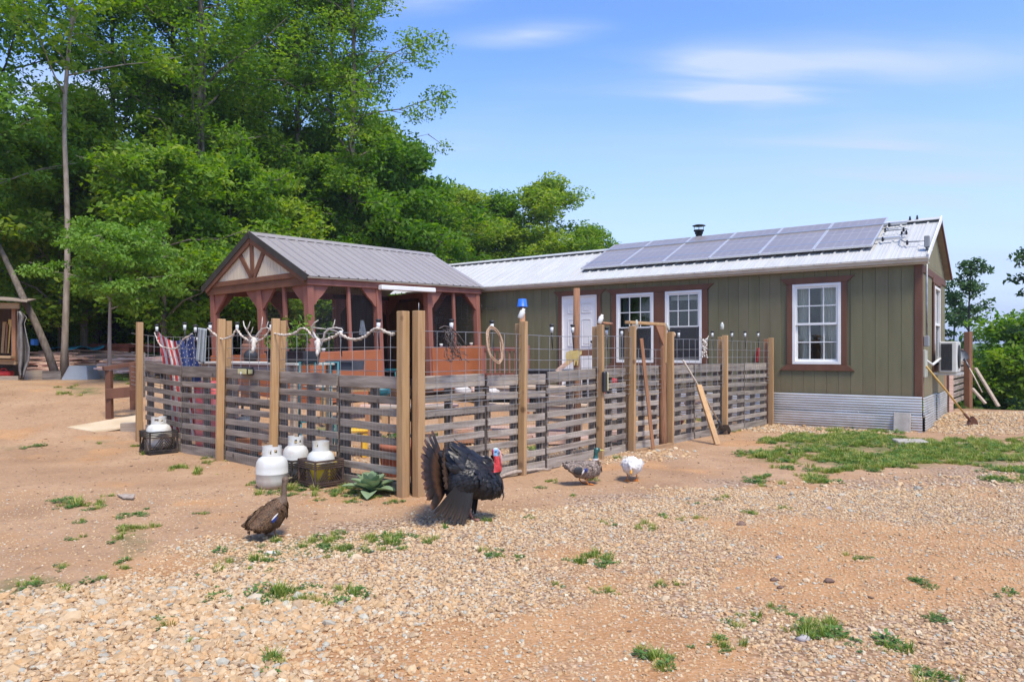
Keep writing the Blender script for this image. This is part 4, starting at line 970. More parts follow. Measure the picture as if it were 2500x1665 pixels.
T('under2', px_x(400, 18.5), 18.5, 'small green understorey tree behind the left fence end', 1.1, 1.4, name='sapling')
T('under2', px_x(560, 21), 21, 'small understorey tree behind the gazebo posts', 1.15, 3.4, name='sapling')
T('under2', px_x(150, 20), 20, 'small understorey tree behind the leaning trunk', 1.3, 5.0, name='sapling')
T('slim1', px_x(2368, 24), 24, 'thin airy tree standing just right of the cabin corner', .88, 1, z=-1.6, name='slender_tree')
T('slim1', px_x(2330, 27), 27, 'thin tree partly hidden by the end wall of the cabin', .85, 3, z=-2.2, name='slender_tree')
T('slim1', px_x(2570, 17), 17, 'tree at the right edge whose twigs reach into the picture', .82, 2, z=-1.0, name='slender_tree')
# right-hand bushes beyond the gravel mound
for (px, Y, k, s, z, lb) in [(2540, 20, 'bush1', 1.3, -1.0, 'large green bush at the right edge beyond the gravel mound'), (2405, 22, 'bush2', .85, -1.5, 'dense green bush right of the slender tree'), (2458, 20, 'bush2', 1.0, -.85, 'bright green bush cut by the right edge of the picture'), (2495, 24, 'bush1', 1.1, -1.3, 'taller bush rising behind the bright one at the right'), (2335, 27, 'bush1', 1.1, -2.2, 'bush low behind the red brown post at the cabin corner')]:
    T(k, px_x(px, Y), Y, lb, s, px * .01, name='bush', z=z, group='bushes beyond the gravel mound')
# the mass of the wood behind: nobody could count it
P_, R_, S_, I_ = [], [], [], []; KW = []
for k in ('tall1', 'tall2', 'tall3', 'mid1', 'mid2', 'under2', 'bush1', 'bush2'):
    a, c = KT[k]; bm = bmesh.new(); bm.from_mesh(a); n0 = len(bm.faces); bm.from_mesh(c)
    bm.faces.ensure_lookup_table()
    for f_ in bm.faces[n0:]: f_.material_index = 1
    me = bpy.data.meshes.new('wood_' + k); bm.to_mesh(me); bm.free(); me.materials.append(BARKD); me.materials.append(LEAF); KW.append(hidden('wood_' + k, me))
def wood(px, Y, i, s, z=None):
    x = px_x(px, Y); P_.append((x, Y, tz(x, Y) if z is None else z)); R_.append((0, 0, rs.uniform(0, 6.28))); S_.append((s, s, s * rs.uniform(.9, 1.1))); I_.append(i)
for px in range(-700, 830, 165): wood(px + rs.uniform(-40, 40), rs.uniform(29, 33), rs.randint(0, 3), rs.uniform(.46, .62))
for px in range(-900, 1000, 110): wood(px + rs.uniform(-40, 40), rs.uniform(38, 44), rs.randint(0, 3), rs.uniform(.55, .72) * (1 if px < 700 else .9))
for px in range(-500, 1480, 90): wood(px + rs.uniform(-30, 30), rs.uniform(27, 31) if px < 900 else rs.uniform(40, 44), rs.randint(3, 5), rs.uniform(.75, 1.0))
for px in range(-400, 1000, 45): wood(px + rs.uniform(-20, 20), rs.uniform(22.5, 26), rs.randint(5, 8), rs.uniform(.9, 1.45))
for px in range(-400, 1000, 60): wood(px + rs.uniform(-30, 30), rs.uniform(27, 33), rs.randint(5, 8), rs.uniform(1.2, 1.9))
for px in range(900, 1500, 60): wood(px + rs.uniform(-30, 30), rs.uniform(33, 38), rs.randint(5, 8), rs.uniform(1, 1.5))
for _ in range(60):   # off to the left, outside the frame, and behind the cabin
    a = rs.uniform(2.4, 3.4); d = rs.uniform(22, 40); x, y = d * math.cos(a) * 1.1, d * math.sin(a) + 8
    if x / max(y, .1) < -.8: P_.append((x, y, tz(x, y))); R_.append((0, 0, rs.uniform(0, 6.28))); S_.append((.9,) * 3); I_.append(rs.randint(0, 5))
scatter('woodland', P_, R_, S_, KW, I_, 'dense green deciduous woodland closing the yard behind')
# far hills on the right: woods that read as one mass
P_, R_, S_, I_ = [], [], [], []
for _ in range(2600):
    Y = rs.uniform(90, 620); x = Y * rs.uniform(.2, 1.25); z = tz(x, Y)
    if fb(x, Y, .006, 3) < (-.02 if Y > 300 else .12): continue
    s = rs.uniform(.8, 1.3); P_.append((x, Y, z - .5)); R_.append((0, 0, rs.uniform(0, 6.28))); S_.append((s, s, s)); I_.append(int(rs.choice([3, 4, 5])) - 3)
KF = []
for k in ('mid1', 'mid2', 'under2'):
    me = tree(70 + len(KF), 9 if k != 'under2' else 6, .4, 3.6, .1, 16, 34, .75, crad=1.1, nc=3)[1]; KF.append(hidden('far_' + k, me))
scatter('far_woods', P_, R_, S_, KF, I_, 'distant wooded hills seen past the right corner of the cabin')

# ---------------------------------------------------------------- pallet fences
PAL = mat('weathered_pallet_wood_shaded', (.21, .17, .135), (.33, .275, .225), 5, (.6, 6, 6), rough=.9, bump=.6, bscale=40, c3=(.14, .105, .078), s3=3.5, w3=.7, var=.28, knots=4)  # darker copy of the pallet grey, shade on the left run painted in
PALL = mat('pale_grey_pallet_wood', (.27, .23, .19), (.40, .345, .29), 5, (.6, 6, 6), rough=.9, bump=.6, bscale=40, c3=(.15, .11, .08), s3=3.5, w3=.7, var=.25, knots=4)
STR = mat('dark_stringer_wood', (.12, .088, .064), (.20, .155, .12), 6, (4, 4, .8), rough=.9, bump=.5, bscale=40, var=.15)
PINE = mat('new_pine_post_wood', (.40, .235, .10), (.56, .36, .18), 3, (9, 9, .6), rough=.75, bump=.25, bscale=40, c3=(.33, .17, .075), s3=3, w3=.7, var=.16, knots=3.2)
splash(PINE, 0, .35, k=.6)
PINER = mat('reddish_post_wood', (.30, .14, .07), (.42, .21, .11), 4, (9, 9, .6), rough=.8, bump=.4, bscale=40, c3=(.17, .08, .045), s3=4, w3=.6, var=.1)
LOGW = mat('peeled_log_wood', (.22, .10, .05), (.36, .19, .10), 5, (6, 6, .8), rough=.85, bump=.6, bscale=30, c3=(.12, .06, .035), s3=5, w3=.7)
WIRE = mat('galvanised_wire', (.30, .30, .30), (.40, .40, .40), 10, rough=.5, metal=.7)
CORNER = Vector((-.963, 6.8, 0))
LA = math.atan2(.647, -.763)          # the left run goes this way from the corner
RA = math.atan2(.763, .647)           # the right run
def run_frame(name, label, ang): return thing(name, label, 'fence', CORNER, ang)
FL = run_frame('pallet_fence', 'left run of grey pallet fence with skulls, flag and rope along its wire', LA)
FR = run_frame('pallet_fence', 'right run of grey pallet fence from the double corner post to the cabin', RA)
def fpos(fr, t, z=0, off=0):
    a = LA if fr is FL else RA; d = Vector((math.cos(a), math.sin(a), 0)); n = Vector((-math.sin(a), math.cos(a), 0)); return CORNER + d * t + n * off + Vector((0, 0, z))
def gz(fr, t): p = fpos(fr, t); return tz(p.x, p.y)
# inward = away from the camera: left run inward is -normal side, right run is +normal side
INW = {id(FL): -1, id(FR): 1}
def pallet(fr, t0, t1, top, seed, m, parent=None, lean=0, ends=True):
    rr = random.Random(seed); s = INW[id(fr)]; zb = (gz(fr, t0) + gz(fr, t1)) / 2 - .01; L_ = t1 - t0
    slope = (gz(fr, t1) - gz(fr, t0)) / L_
    st = MB()
    for q in (.02, L_ / 2 - .02, L_ - .06):
        st.bx(t0 + q, t0 + q + .04, .02 * s, .11 * s, zb + .03 + slope * (q - L_ / 2), zb + top - .03 + slope * (q - L_ / 2))
    p = st.build('pallet', STR, parent or fr, bevel=.004)
    hs = [.13, .07, .068, .072, .066, .07, .07, .125]; tot = top - .0; gap = (tot - sum(hs)) / 7; z = zb + tot
    for k, h in enumerate(hs):
        z -= h; hh = h * rr.uniform(.94, 1.06); d = rr.uniform(-.008, .008)
        board('slat', (round(L_ - .014 - rr.choice((0, .01, .02)), 2), .019, round(hh, 2)), m, p, ((t0 + t1) / 2 + rr.uniform(-.006, .006), .009 * s + rr.uniform(-.002, .002), z + h / 2 + d), (rr.uniform(-.05, .05), -math.atan(slope) + rr.uniform(-.011, .011), rr.uniform(-.004, .004)), bevel=.004); z -= gap
    # back boards, narrower and fewer
    z = zb + tot - .06
    for k in range(4):
        if k == 3 or rr.random() < .12: board('slat', (round(L_ - .04, 2), .017, .09), STR, p, ((t0 + t1) / 2, .121 * s, z - k * (tot - .12) / 3 + rr.uniform(-.02, .02)), (0, -math.atan(slope), 0), bevel=.003)
    return p
def post(fr, t, h, w=.038, d=.089, off=0, m=PINE, lean=0, lean2=0, nm='post', z0=None):
    z = gz(fr, t) if z0 is None else z0
    b = MB().box((0, 0, (h - .3) / 2 + .0), (w, d, h + .3)); return b.build(nm, m, fr, bevel=.004, loc=(t, off, z), rot=(lean2, lean, 0))
seamL = [.08, 1.1, 2.27, 3.45, 4.6, 5.75]
for i in range(5): pallet(FL, seamL[i] + .01, seamL[i + 1] - .01, [1.135, 1.15, 1.16, 1.17, 1.17][i], 100 + i, PAL if i != 9 else PALL)
seamR = [.08, 1.07, 2.11, 3.2, 3.88]
for i in range(4): pallet(FR, seamR[i] + .01, seamR[i + 1] - .01, [1.14, 1.125, 1.15, 1.16][i], 120 + i, PALL)
for i, (a, b_) in enumerate(((5.05, 5.9), (5.9, 6.86), (6.9, 7.85), (7.85, 8.9))): pallet(FR, a + .01, b_ - .01, [1.17, 1.17, 1.18, 1.18][i], 130 + i, PALL)
# posts: pairs of boards that clamp the pallets
for t, h, le in ((2.25, 1.74, -.035), (3.46, 1.76, -.03)):
    post(FL, t, h, .045, .09, -.0 + .06, lean=le); post(FL, t + .052, h - .02, .038, .07, -.065, lean=le)
post(FL, 5.86, 1.74, .07, .08, .03, lean=-.01)
post(FL, .03, 1.74, .088, .088, .055); 
for t, h, le, m in ((1.6, 1.70, .012, PINE), (3.16, 1.70, .0, PINE), (3.93, 1.70, .012, PINE), (5.02, 1.66, 0, PINE), (6.9, 1.64, .01, PINE), (8.96, 1.64, 0, PINE)):
    post(FR, t, h, .05, .09, -.055, lean=le, m=m); post(FR, t + .055, h - .02, .038, .07, .065, lean=le, m=PINE if t < 7 else PINER)
post(FR, .06, 1.745, .088, .088, -.06)
MB().tube([(.06, -.06, 1.7), (.06, -.06, 1.82)], .003, 5).build('nail', WIRE, FR, loc=(0, 0, gz(FR, 0)))
# wire panels
def wires(fr, t0, t1, s, nm, zs, dt, r=.0034, sag=0, off=.135):
    b = MB(); r2 = .0034
    n = int((t1 - t0) / dt)
    def zz(t, z): return gz(fr, t) + z + sag * math.sin(t * 2.1)
    for z in zs: b.tube([(t0 + (t1 - t0) * k / 10, off * s, zz(t0 + (t1 - t0) * k / 10, z)) for k in range(11)], r, 4, sm=False)
    for k in range(n + 1): t = t0 + dt * k; b.tube([(t, off * s, zz(t, zs[-1])), (t, off * s, zz(t, zs[0]))], r, 4, sm=False)
    o = b.build(nm, WIRE, fr); o['kind'] = 'stuff'; return o
ZS = [1.555, 1.40, 1.275, 1.165, 1.06, .975, .905, .85, .79]
wires(FL, .12, 6.3, -.28, 'wire_panel', ZS, .20); wires(FR, .12, 3.95, -.28, 'wire_panel', ZS, .20); wires(FR, 5.05, 9.0, -.28, 'wire_panel', ZS, .20)
def fine(fr, t0, t1): 
    b = MB(); n = int((t1 - t0) / .051)
    for k in range(n): t = t0 + .051 * k; z = gz(fr, t); b.tube([(t, -.016 * (1 if fr is FR else -1), z + .02), (t, -.016 * (1 if fr is FR else -1), z + .82)], .0011, 3, cap=False, sm=False)
    for q in range(8): b.tube([(t0, -.016 * (1 if fr is FR else -1), gz(fr, t0) + .05 + q * .1), (t1, -.016 * (1 if fr is FR else -1), gz(fr, t1) + .05 + q * .1)], .0011, 3, cap=False, sm=False)
    o = b.build('fine_netting', WIRE, fr); o['kind'] = 'stuff'
fine(FR, .12, 3.9); fine(FR, 5.05, 8.9); fine(FL, .12, 5.7)
# gate of pallet boards with a header on rough posts
GT = thing('yard_gate', 'grey slatted gate under a pine header with a triangular brace', 'gate', CORNER, RA)
FRX = FR
pallet(FR, 3.99, 4.78, 1.17, 150, PALL, parent=GT)
wires(FR, 3.99, 4.78, -.2, 'wire_panel', ZS[1:], .16).parent = GT
b = MB(); pts = [(0, 0, -.2)] + [(.006 * math.sin(k * 2.1), .006 * math.cos(k * 1.7), k * .2) for k in range(1, 9)]
b.tube(pts, [.06, .058, .056, .058, .054, .056, .052, .052, .05], 9).build('post', LOGW, GT, loc=(4.88, 0.0, gz(FR, 4.88)))
z = gz(FR, 4.4)
MB().bx(3.93, 4.92, -.03, .06, z + 1.745, z + 1.785).build('header', PINE, GT, bevel=.004)
MB().bx(4.86, 4.9, -.06, .03, z + 1.2, z + 1.74).build('header_post', PINE, GT, bevel=.004)
MB().prism([(4.86, -.035, z + 1.74), (4.62, -.035, z + 1.74), (4.86, -.035, z + 1.45)], (0, .02, 0)).build('corner_brace', PINER, GT)
MB().prism([(3.98, -.035, z + 1.74), (4.16, -.035, z + 1.74), (3.98, -.035, z + 1.56)], (0, .02, 0)).build('corner_brace', PALL, GT)
MB().bx(3.96, 5.0, -.1, -.04, z - .02, z + .035).build('threshold_board', PINE, GT)
# small pale bottom rail boards at the left fence foot come with the pallets
# leaning lumber
def lean_board(nm, label, p, q, w, h, m, cat='board', name=None):
    b = MB().beam(p, q, w, h); o = b.build(nm, m, bevel=.003); return tag(o, label, cat)
a = fpos(FR, 4.3, .03, -.17); b_ = fpos(FR, 4.22, 1.55, -.03)
lean_board('leaning_post', 'thin reddish board leaning upright against the gate', a, b_, .045, .04, PINER)
p = G(1752, 1086); q = Vector((px_x(1706, 11.0), 11.0, EYE - (940 - CY) / F * 11.0))
lean_board('leaning_plank', 'short yellow pine plank leaning on the right fence next to the spade', p, q, .09, .038, PINE)
# ---------------------------------------------------------------- small things
def tpx(fr, px, off=0):
    """distance along a fence run of the point seen at this column"""
    a = LA if fr is FL else RA; d = (math.cos(a), math.sin(a)); n = (-math.sin(a) * off, math.cos(a) * off); k = (px - CX) / F
    return -((CORNER.x + n[0]) - k * (CORNER.y + n[1])) / (d[0] - k * d[1])
def fz(fr, t, py, off=0):
    p = fpos(fr, t, 0, off); return EYE - (py - CY) / F * p.y
def onf(fr, px, py, off=0):
    t = tpx(fr, px, off); p = fpos(fr, t, 0, off); return Vector((p.x, p.y, EYE - (py - CY) / F * p.y))
WO = {id(FL): -.12, id(FR): .12}
def wp(fr, px, py, o=0): return onf(fr, px, py, WO[id(fr)] + o * INW[id(fr)])
BLK = mat('black_plastic', (.018, .018, .02), (.035, .035, .038), 6, rough=.45, bump=.1)
CLEAR = mat('clear_lens_plastic', (.5, .52, .52), (.62, .64, .64), 6, rough=.2)
BONE = mat('bleached_bone', (.52, .48, .42), (.68, .64, .58), 14, rough=.75, bump=.5, c3=(.33, .25, .18), s3=14, w3=.6)
ROPE = mat('pale_rope', (.50, .42, .33), (.68, .62, .54), 60, rough=.9, bump=1, bscale=90, c3=(.34, .24, .16), s3=20, w3=.6)
ROPET = mat('tan_rope', (.46, .30, .19), (.58, .40, .27), 60, rough=.9, bump=1, bscale=110)
# solar stake lights
def stake(loc, label, s=1):
    t = thing('stake_light', label, 'garden light', loc, group='solar stake lights clipped along the wire')
    MB().lathe([(.012, .0), (.028, .012), (.03, .03), (.024, .036)], (0, 0, .055), 12).build('cap', BLK, t)
    MB().lathe([(.018, -.015), (.022, .055)], (0, 0, 0), 10).build('lens', CLEAR, t)
    MB().tube([(0, 0, -.015), (0.004, 0, -.1), (.012, 0, -.22)], [.009, .008, .005], 6).build('stake', BLK, t)
SL = [(FL, 383, 803, 'first from the far left corner post, above the flag stripes'), (FL, 451, 799, 'above the blue field of the flag'), (FL, 477, 805, 'between the flag and the grey towel'), (FL, 513, 800, 'just right of the grey towel'),
      (FL, 579, 800, 'left of the first antler skull'), (FL, 662, 800, 'right of the first antler skull'), (FL, 832, 816, 'tipped beside the second antler skull'), (FL, 924, 797, 'in front of the gazebo doorway post'),
      (FR, 1102, 797, 'holding the dark vine bundle'), (FR, 1201, 799, 'holding the coil of tan rope'), (FR, 1347, 806, 'against the green wall left of the cabin door'), (FR, 1398, 806, 'in front of the cabin door'), (FR, 1481, 812, 'between the door and the left window'),
      (FR, 1518, 814, 'in front of the left cabin window'), (FR, 1657, 817, 'in front of the middle cabin window'), (FR, 1739, 817, 'left of the post with the clear jar'), (FR, 1787, 817, 'first of three right of the clear jar post'), (FR, 1819, 817, 'middle of three right of the clear jar post'), (FR, 1851, 817, 'last of three, nearest the end post')]
for fr, x, y, l in SL: stake(wp(fr, x, y + 4), 'black solar stake light ' + l)
# knotted garland
def garland(pts, label, r=.011):
    P = [wp(FL, x, y, -.2) for x, y in pts]; Q = []
    for i in range(len(P) - 1):
        for k in range(8): Q.append(P[i].lerp(P[i + 1], k / 8) + Vector((rnd.uniform(-1, 1), rnd.uniform(-1, 1), rnd.uniform(-1, 1))) * .005)
    Q.append(P[-1]); b = MB(); b.tube(Q, [r * rnd.uniform(.55, 1.5) for _ in Q], 6); o = b.build('shell_garland', ROPE); tag(o, label, 'garland'); return o
garland([(378, 812), (384, 830), (392, 845), (420, 853), (436, 848), (447, 828), (470, 815)], 'short knotted garland looped over the flag', .009)
garland([(508, 803), (520, 813), (533, 823), (545, 829), (560, 824), (570, 818), (577, 803), (588, 817), (600, 828), (613, 834), (626, 836), (641, 828), (652, 818), (659, 802), (665, 812), (680, 817), (695, 819), (714, 816), (726, 809), (736, 801), (748, 803), (760, 818), (768, 826)], 'long pale knotted garland from the towel to the second skull')
garland([(790, 832), (803, 827), (818, 820), (829, 812), (838, 820), (850, 827), (868, 829), (883, 826), (896, 818), (908, 806), (918, 802), (930, 804), (942, 811), (955, 816), (962, 816)], 'pale knotted garland swag between the second skull and the corner post', .013)
# antlered skulls
def skull(label, centre, beams, tines, sc=1.0):
    t = thing('antler_skull', label, 'skull', centre)
    def L(x, y, o=0): return wp(FL, x, y, -.2 + o) - centre
    c = L(*beams['c'])
    MB().ell(c, (.045, .05, .05), n=12, nz=.25).ell(c + Vector((.005, -.045, -.055)), (.026, .04, .06), n=10, nz=.3).ell(c + Vector((.005, -.07, -.1)), (.018, .025, .035), n=8, nz=.3).build('skull', BONE, t)
    for nm, pts in beams['b']:
        P = [c + Vector((0, 0, .03))] + [L(*p) for p in pts]
        MB().tube(P, list(np.linspace(.014, .005, len(P))), 7).build('antler', BONE, t)
    b = MB()
    for a, q in tines: b.tube([L(*a), (L(*a) + L(*q)) / 2 + Vector((.004, 0, 0)), L(*q)], [.009, .007, .002], 6)
    b.build('antler_tine', BONE, t)
c = wp(FL, 622, 835)
skull('pale antlered skull on the wire left of the second pine post, tines upright', c, {'c': (622, 833), 'b': [('l', [(612, 822), (602, 806, -.1), (596, 795, -.1), (594, 784, -.1)]), ('r', [(630, 815), (640, 803), (652, 800), (662, 806)])]},
      [((603, 806, -.1), (611, 784, -.1)), ((610, 818), (618, 798)), ((637, 804), (641, 773)), ((650, 800), (655, 784)), ((632, 812), (640, 808))])
c = wp(FL, 776, 838)
skull('grey antlered skull hung on the wire beside the leafy pot plant', c, {'c': (778, 838), 'b': [('l', [(770, 822), (763, 808), (761, 798, -.05), (768, 788, -.05), (777, 782, -.05)]), ('r', [(790, 828), (793, 812), (804, 803), (820, 800), (834, 803), (838, 808)])]},
      [((764, 800), (800, 804)), ((812, 801), (818, 780)), ((800, 803), (828, 811))])
# flag
FRED = mat('flag_red_cloth', (.46, .035, .04), (.56, .06, .06), 20, rough=.85, bump=.3, bscale=200, trans=.2)
FWH = mat('flag_white_cloth', (.66, .62, .58), (.74, .7, .66), 20, rough=.85, bump=.3, bscale=200, trans=.2)
FBL = mat('flag_blue_cloth', (.035, .06, .18), (.05, .08, .24), 20, rough=.85, bump=.3, bscale=200, trans=.15)
fo = wp(FL, 430, 850, .1); t = thing('draped_flag', 'stars and stripes flag draped over the wire behind the left fence', 'flag', fo)
lft = [(380, 803), (397, 875), (403, 950), (410, 1010), (418, 1062)]; rgt = [(470, 810), (482, 870), (494, 940), (502, 1000), (512, 1070)]
def edge(e, v):
    v *= len(e) - 1; i = min(len(e) - 2, int(v)); f_ = v - i; return (e[i][0] + (e[i + 1][0] - e[i][0]) * f_, e[i][1] + (e[i + 1][1] - e[i][1]) * f_)
ms = {}; nu, nv = 39, 26
def FP(u, v):
    a, b = edge(lft, v), edge(rgt, v); x = a[0] + (b[0] - a[0]) * u; y = a[1] + (b[1] - a[1]) * u + 26 * math.sin(u * math.pi) * (1 - v) ** 2
    return wp(FL, x, y, .0 + .035 * math.sin(u * 17 + v * 2) + .02 * math.sin(v * 7)) - fo
for i in range(nu):
    for j in range(nv):
        u, v = i / nu, j / nv; k = 99 if (u > .56 and v < .44) else int(u * 13)
        ms.setdefault(k, MB()).add([FP(u, v), FP(u + 1 / nu, v), FP(u + 1 / nu, v + 1 / nv), FP(u, v + 1 / nv)], [(0, 1, 2, 3)])
for k in range(13): ms[k].build('red_stripe' if k % 2 == 0 else 'white_stripe', FRED if k % 2 == 0 else FWH, t)
cf = ms[99].build('blue_field', FBL, t)
b = MB()
for i in range(5):
    for j in range(8):
        c = FP(.61 + .085 * i, .05 + .05 * j); n_ = Vector((-.45, -.85, 0)).normalized(); s_ = n_.cross(Vector((0, 0, 1))); q = []
        for k in range(10): a = k * math.pi / 5 + math.pi / 2; r_ = .011 if k % 2 == 0 else .0045; q.append(c + n_ * .02 + s_ * r_ * math.cos(a) + Vector((0, 0, r_ * math.sin(a))))
        b.prism(q, n_ * -.003)
b.build('stars', FWH, cf)
def cloth(name, label, cat, corners, m, fr=FL, n=16, amp=.02, o=-.1, k=5):
    (x0, y0), (x1, y1), (x2, y2), (x3, y3) = corners; vs = []; fs = []
    for i in range(n + 1):
        for j in range(n + 1):
            u, v = i / n, j / n; x = (x0 + (x1 - x0) * u) * (1 - v) + (x3 + (x2 - x3) * u) * v; y = (y0 + (y1 - y0) * u) * (1 - v) + (y3 + (y2 - y3) * u) * v
            vs.append(wp(fr, x, y, o + amp * math.sin(u * k * 3.1 + v)))
    for i in range(n):
        for j in range(n): a = i * (n + 1) + j; fs.append((a, a + 1, a + n + 2, a + n + 1))
    ob = MB().add(vs, fs, True).build(name, m); md = ob.modifiers.new('thick', 'SOLIDIFY'); md.thickness = .004; return tag(ob, label, cat)
cloth('towel', 'grey blue towel hung over the wire right of the flag', 'towel', [(484, 800), (505, 803), (501, 890), (478, 880)], mat('grey_towel_cloth', (.30, .34, .36), (.42, .46, .48), 10, (12, 12, .4), rough=.95, bump=.5))
cloth('red_cloth', 'red cloth hanging behind the wire at the cabin end of the right fence', 'cloth', [(1848, 850), (1862, 848), (1868, 884), (1843, 884)], FRED, FR, amp=.03, o=.15)
# white tube under the towel
MBt = MB().tube([wp(FL, 457, 827, .05), wp(FL, 485, 829, .05)], .026, 12); o = MBt.build('white_pipe', WHITE); tag(o, 'short white pipe end poking out beside the flag', 'pipe')
# coil of rope and vine bundle
def coil(name, label, cat, cx, cy, rx, ry, n, m, r, jit, fr=FR, o=-.25, tilt=.15):
    b = MB()
    for k in range(n):
        P = []; a0 = rnd.uniform(0, 6); jx, jy = rnd.uniform(-jit, jit), rnd.uniform(-jit, jit)
        for q in range(25):
            a = 2 * math.pi * q / 24; x = cx + (rx + jx) * math.cos(a) + tilt * (ry * math.sin(a)) + jit * .5 * math.sin(a * 3 + a0); y = cy + (ry + jy) * math.sin(a)
            P.append(wp(fr, x, y, o + .012 * math.sin(a * 2 + k)))
        b.tube(P, r, 6, cap=False)
    return tag(b.build(name, m), label, cat)
coil('rope_coil', 'oval coil of tan rope hanging on the wire beside the second right post', 'rope', 1208, 842, 17, 44, 7, ROPET, .0065, 4, tilt=.18)
VINE = mat('dark_vine', (.07, .055, .05), (.14, .115, .105), 30, rough=.8, bump=.6)
b = MB()
for k in range(16):
    x, y = 1092 + rnd.uniform(-5, 8), 806; P = []
    for q in range(9): t_ = q / 8; P.append(wp(FR, x + 32 * t_ * (1 if k % 3 else .3) + rnd.uniform(-7, 7) + 12 * math.sin(t_ * 3 + k), y + 76 * math.sin(t_ * 1.5) * (.7 + .3 * (k % 4) / 3) + rnd.uniform(-4, 4), -.25 + rnd.uniform(-.03, .03)))
    b.tube(P, .0035, 5)
b.tube([wp(FR, 1072, 802, -.25), wp(FR, 1085, 796, -.25), wp(FR, 1102, 800, -.25), wp(FR, 1120, 818, -.25), wp(FR, 1139, 845, -.25)], .006, 6)
tag(b.build('vine_bundle', VINE), 'tangled bundle of dark vines and wire hanging on the right fence', 'vine bundle')
# jars and bottles on post tops
def jar(loc, label, m, ax=(0, 0, 1), s=1.0):
    q = Vector(ax).to_track_quat('Z', 'Y').to_matrix(); b = MB(); b.lathe([(.024 * s, 0), (.032 * s, .01 * s), (.032 * s, .085 * s), (.018 * s, .1 * s), (.018 * s, .12 * s)], (0, 0, 0), 14, m=q)
    o = b.build('bottle', m, loc=loc); return tag(o, label, 'bottle', 'bottles upended on the fence posts')
MILK = mat('milky_glass', (.62, .62, .58), (.72, .72, .68), 5, rough=.15, spec=.8)
jar(onf(FR, 1269, 778, -.02), 'pale tilted bottle on the first post right of the corner', MILK, (.42, 0, 1)); jar(onf(FR, 1463, 790, -.02), 'pale tilted bottle on the post in front of the cabin door', MILK, (.35, 0, 1))
jar(onf(FR, 1763, 804, -.02) + Vector((0, 0, -.005)), 'clear jar standing on the post right of the gate', mat('clear_jar_glass', (.42, .44, .38), (.5, .52, .46), 5, rough=.08, spec=.9))
jar(onf(FR, 1553, 796, -.02), 'small clear bottle at the left end of the gate header', MATS['clear_jar_glass'], (.1, 0, 1), .7); jar(onf(FR, 1632, 806, -.02), 'small clear bottle at the right gate post', MATS['clear_jar_glass'], (-.2, 0, 1), .8)
for px, py, nm, m in ((1541, 807, 'grey speckled ball beside the left gate post', BONE), (1643, 817, 'peach ball beside the right gate post', ROPET)):
    o = MB().ell(onf(FR, px, py, -.02), (.042, .042, .042), n=16, k=10).build('float_ball', m); tag(o, nm, 'ball')
o = MB().tube([onf(FR, 1473, 789, .05), onf(FR, 1494, 791, .05)], .018, 10).build('bark_log', PINER); tag(o, 'short dark branch laid flat beside the bottle post', 'branch')
# solar wall lamps, black with a yellow face
LENS = mat('yellowed_lamp_lens', (.55, .50, .22), (.62, .58, .30), 30, rough=.3)
t = thing('solar_wall_lamp', 'wide black solar lamp with yellow face on the top left pallet board', 'solar lamp', onf(FL, 608, 905, .0), LA + math.pi)
MB().prism([(-.11, -.02, -.05), (-.11, -.075, -.045), (-.11, -.085, .02), (-.11, -.03, .045), (-.11, 0, .045), (-.11, 0, -.05)], (.22, 0, 0)).build('case', BLK, t, bevel=.005)
MB().bx(-.095, .095, -.094, -.083, -.038, .022).build('lens', LENS, t, bevel=.004); MB().bx(.111, .114, -.075, -.02, -.035, .018).build('lens', LENS, t); MB().ell((-.02, -.097, -.03), (.018, .008, .018)).build('sensor', CLEAR, t)
t = thing('solar_wall_lamp', 'tall black solar lamp with yellow face on the third post of the right fence', 'solar lamp', onf(FR, 1472, 932, -.10), RA)
MB().bx(-.035, .035, -.05, .0, -.13, .13).build('case', BLK, t, bevel=.012); MB().bx(.0355, .052, -.052, -.002, -.115, .118).build('lens', LENS, t, bevel=.005); MB().ell((.055, -.03, 0), (.006, .014, .014)).build('sensor', CLEAR, t)
# bell garland
b = MB()
for k in range(46): c = wp(FR, 1720 + rnd.uniform(-6, 7), 835 + rnd.uniform(-8, 38), -.2 + rnd.uniform(-.03, .03)); b.ell(c, (.014, .014, .017), n=7, k=5)
b.tube([wp(FR, 1707, 822, -.2), wp(FR, 1716, 832, -.2), wp(FR, 1726, 828, -.2), wp(FR, 1730, 820, -.2)], .006, 6)
tag(b.build('shell_cluster', BONE), 'bunch of pale shells hanging on the wire in front of the window trim', 'shells')
# spade leaning on the right fence
def tool(name, label, top, foot, m, head, cat='spade', r=.014):
    d = (foot - top).normalized(); t = thing(name, label, cat, foot)
    MB().tube([top - foot, (top - foot) * .5 + Vector((.004, 0, .0)), -d * .16], [r, r * 1.05, r * .95], 8).build('handle', m, t)
    sd_ = Vector((-.3, -1, 0)) if head == 'n' else Vector((.2, -1, 0)); sd_ = (sd_ - d * sd_.dot(d)).normalized(); w_ = d.cross(sd_)
    b = MB(); b.tube([-d * .2, -d * .1, d * .06], [.022, .024, .018], 8); vs = []; n = 8
    for i in range(n + 1):
        u = i / n; wd = .105 * (1 - max(0, u - .55) ** 2 * 3.6) if u > .02 else .09
        for j in range(7): v = j / 3 - 1; vs.append(d * (.02 + .26 * u) + w_ * wd * v - sd_ * (.028 * (1 - v * v) - .02 * u))
    fs = [(i * 7 + j, i * 7 + j + 1, i * 7 + j + 8, i * 7 + j + 7) for i in range(n) for j in range(6)]
    b.add(vs, fs, True); b.add([v - sd_ * .004 for v in vs], [f_[::-1] for f_ in fs], True); hd = b.build('blade', head_m[head], t); return t
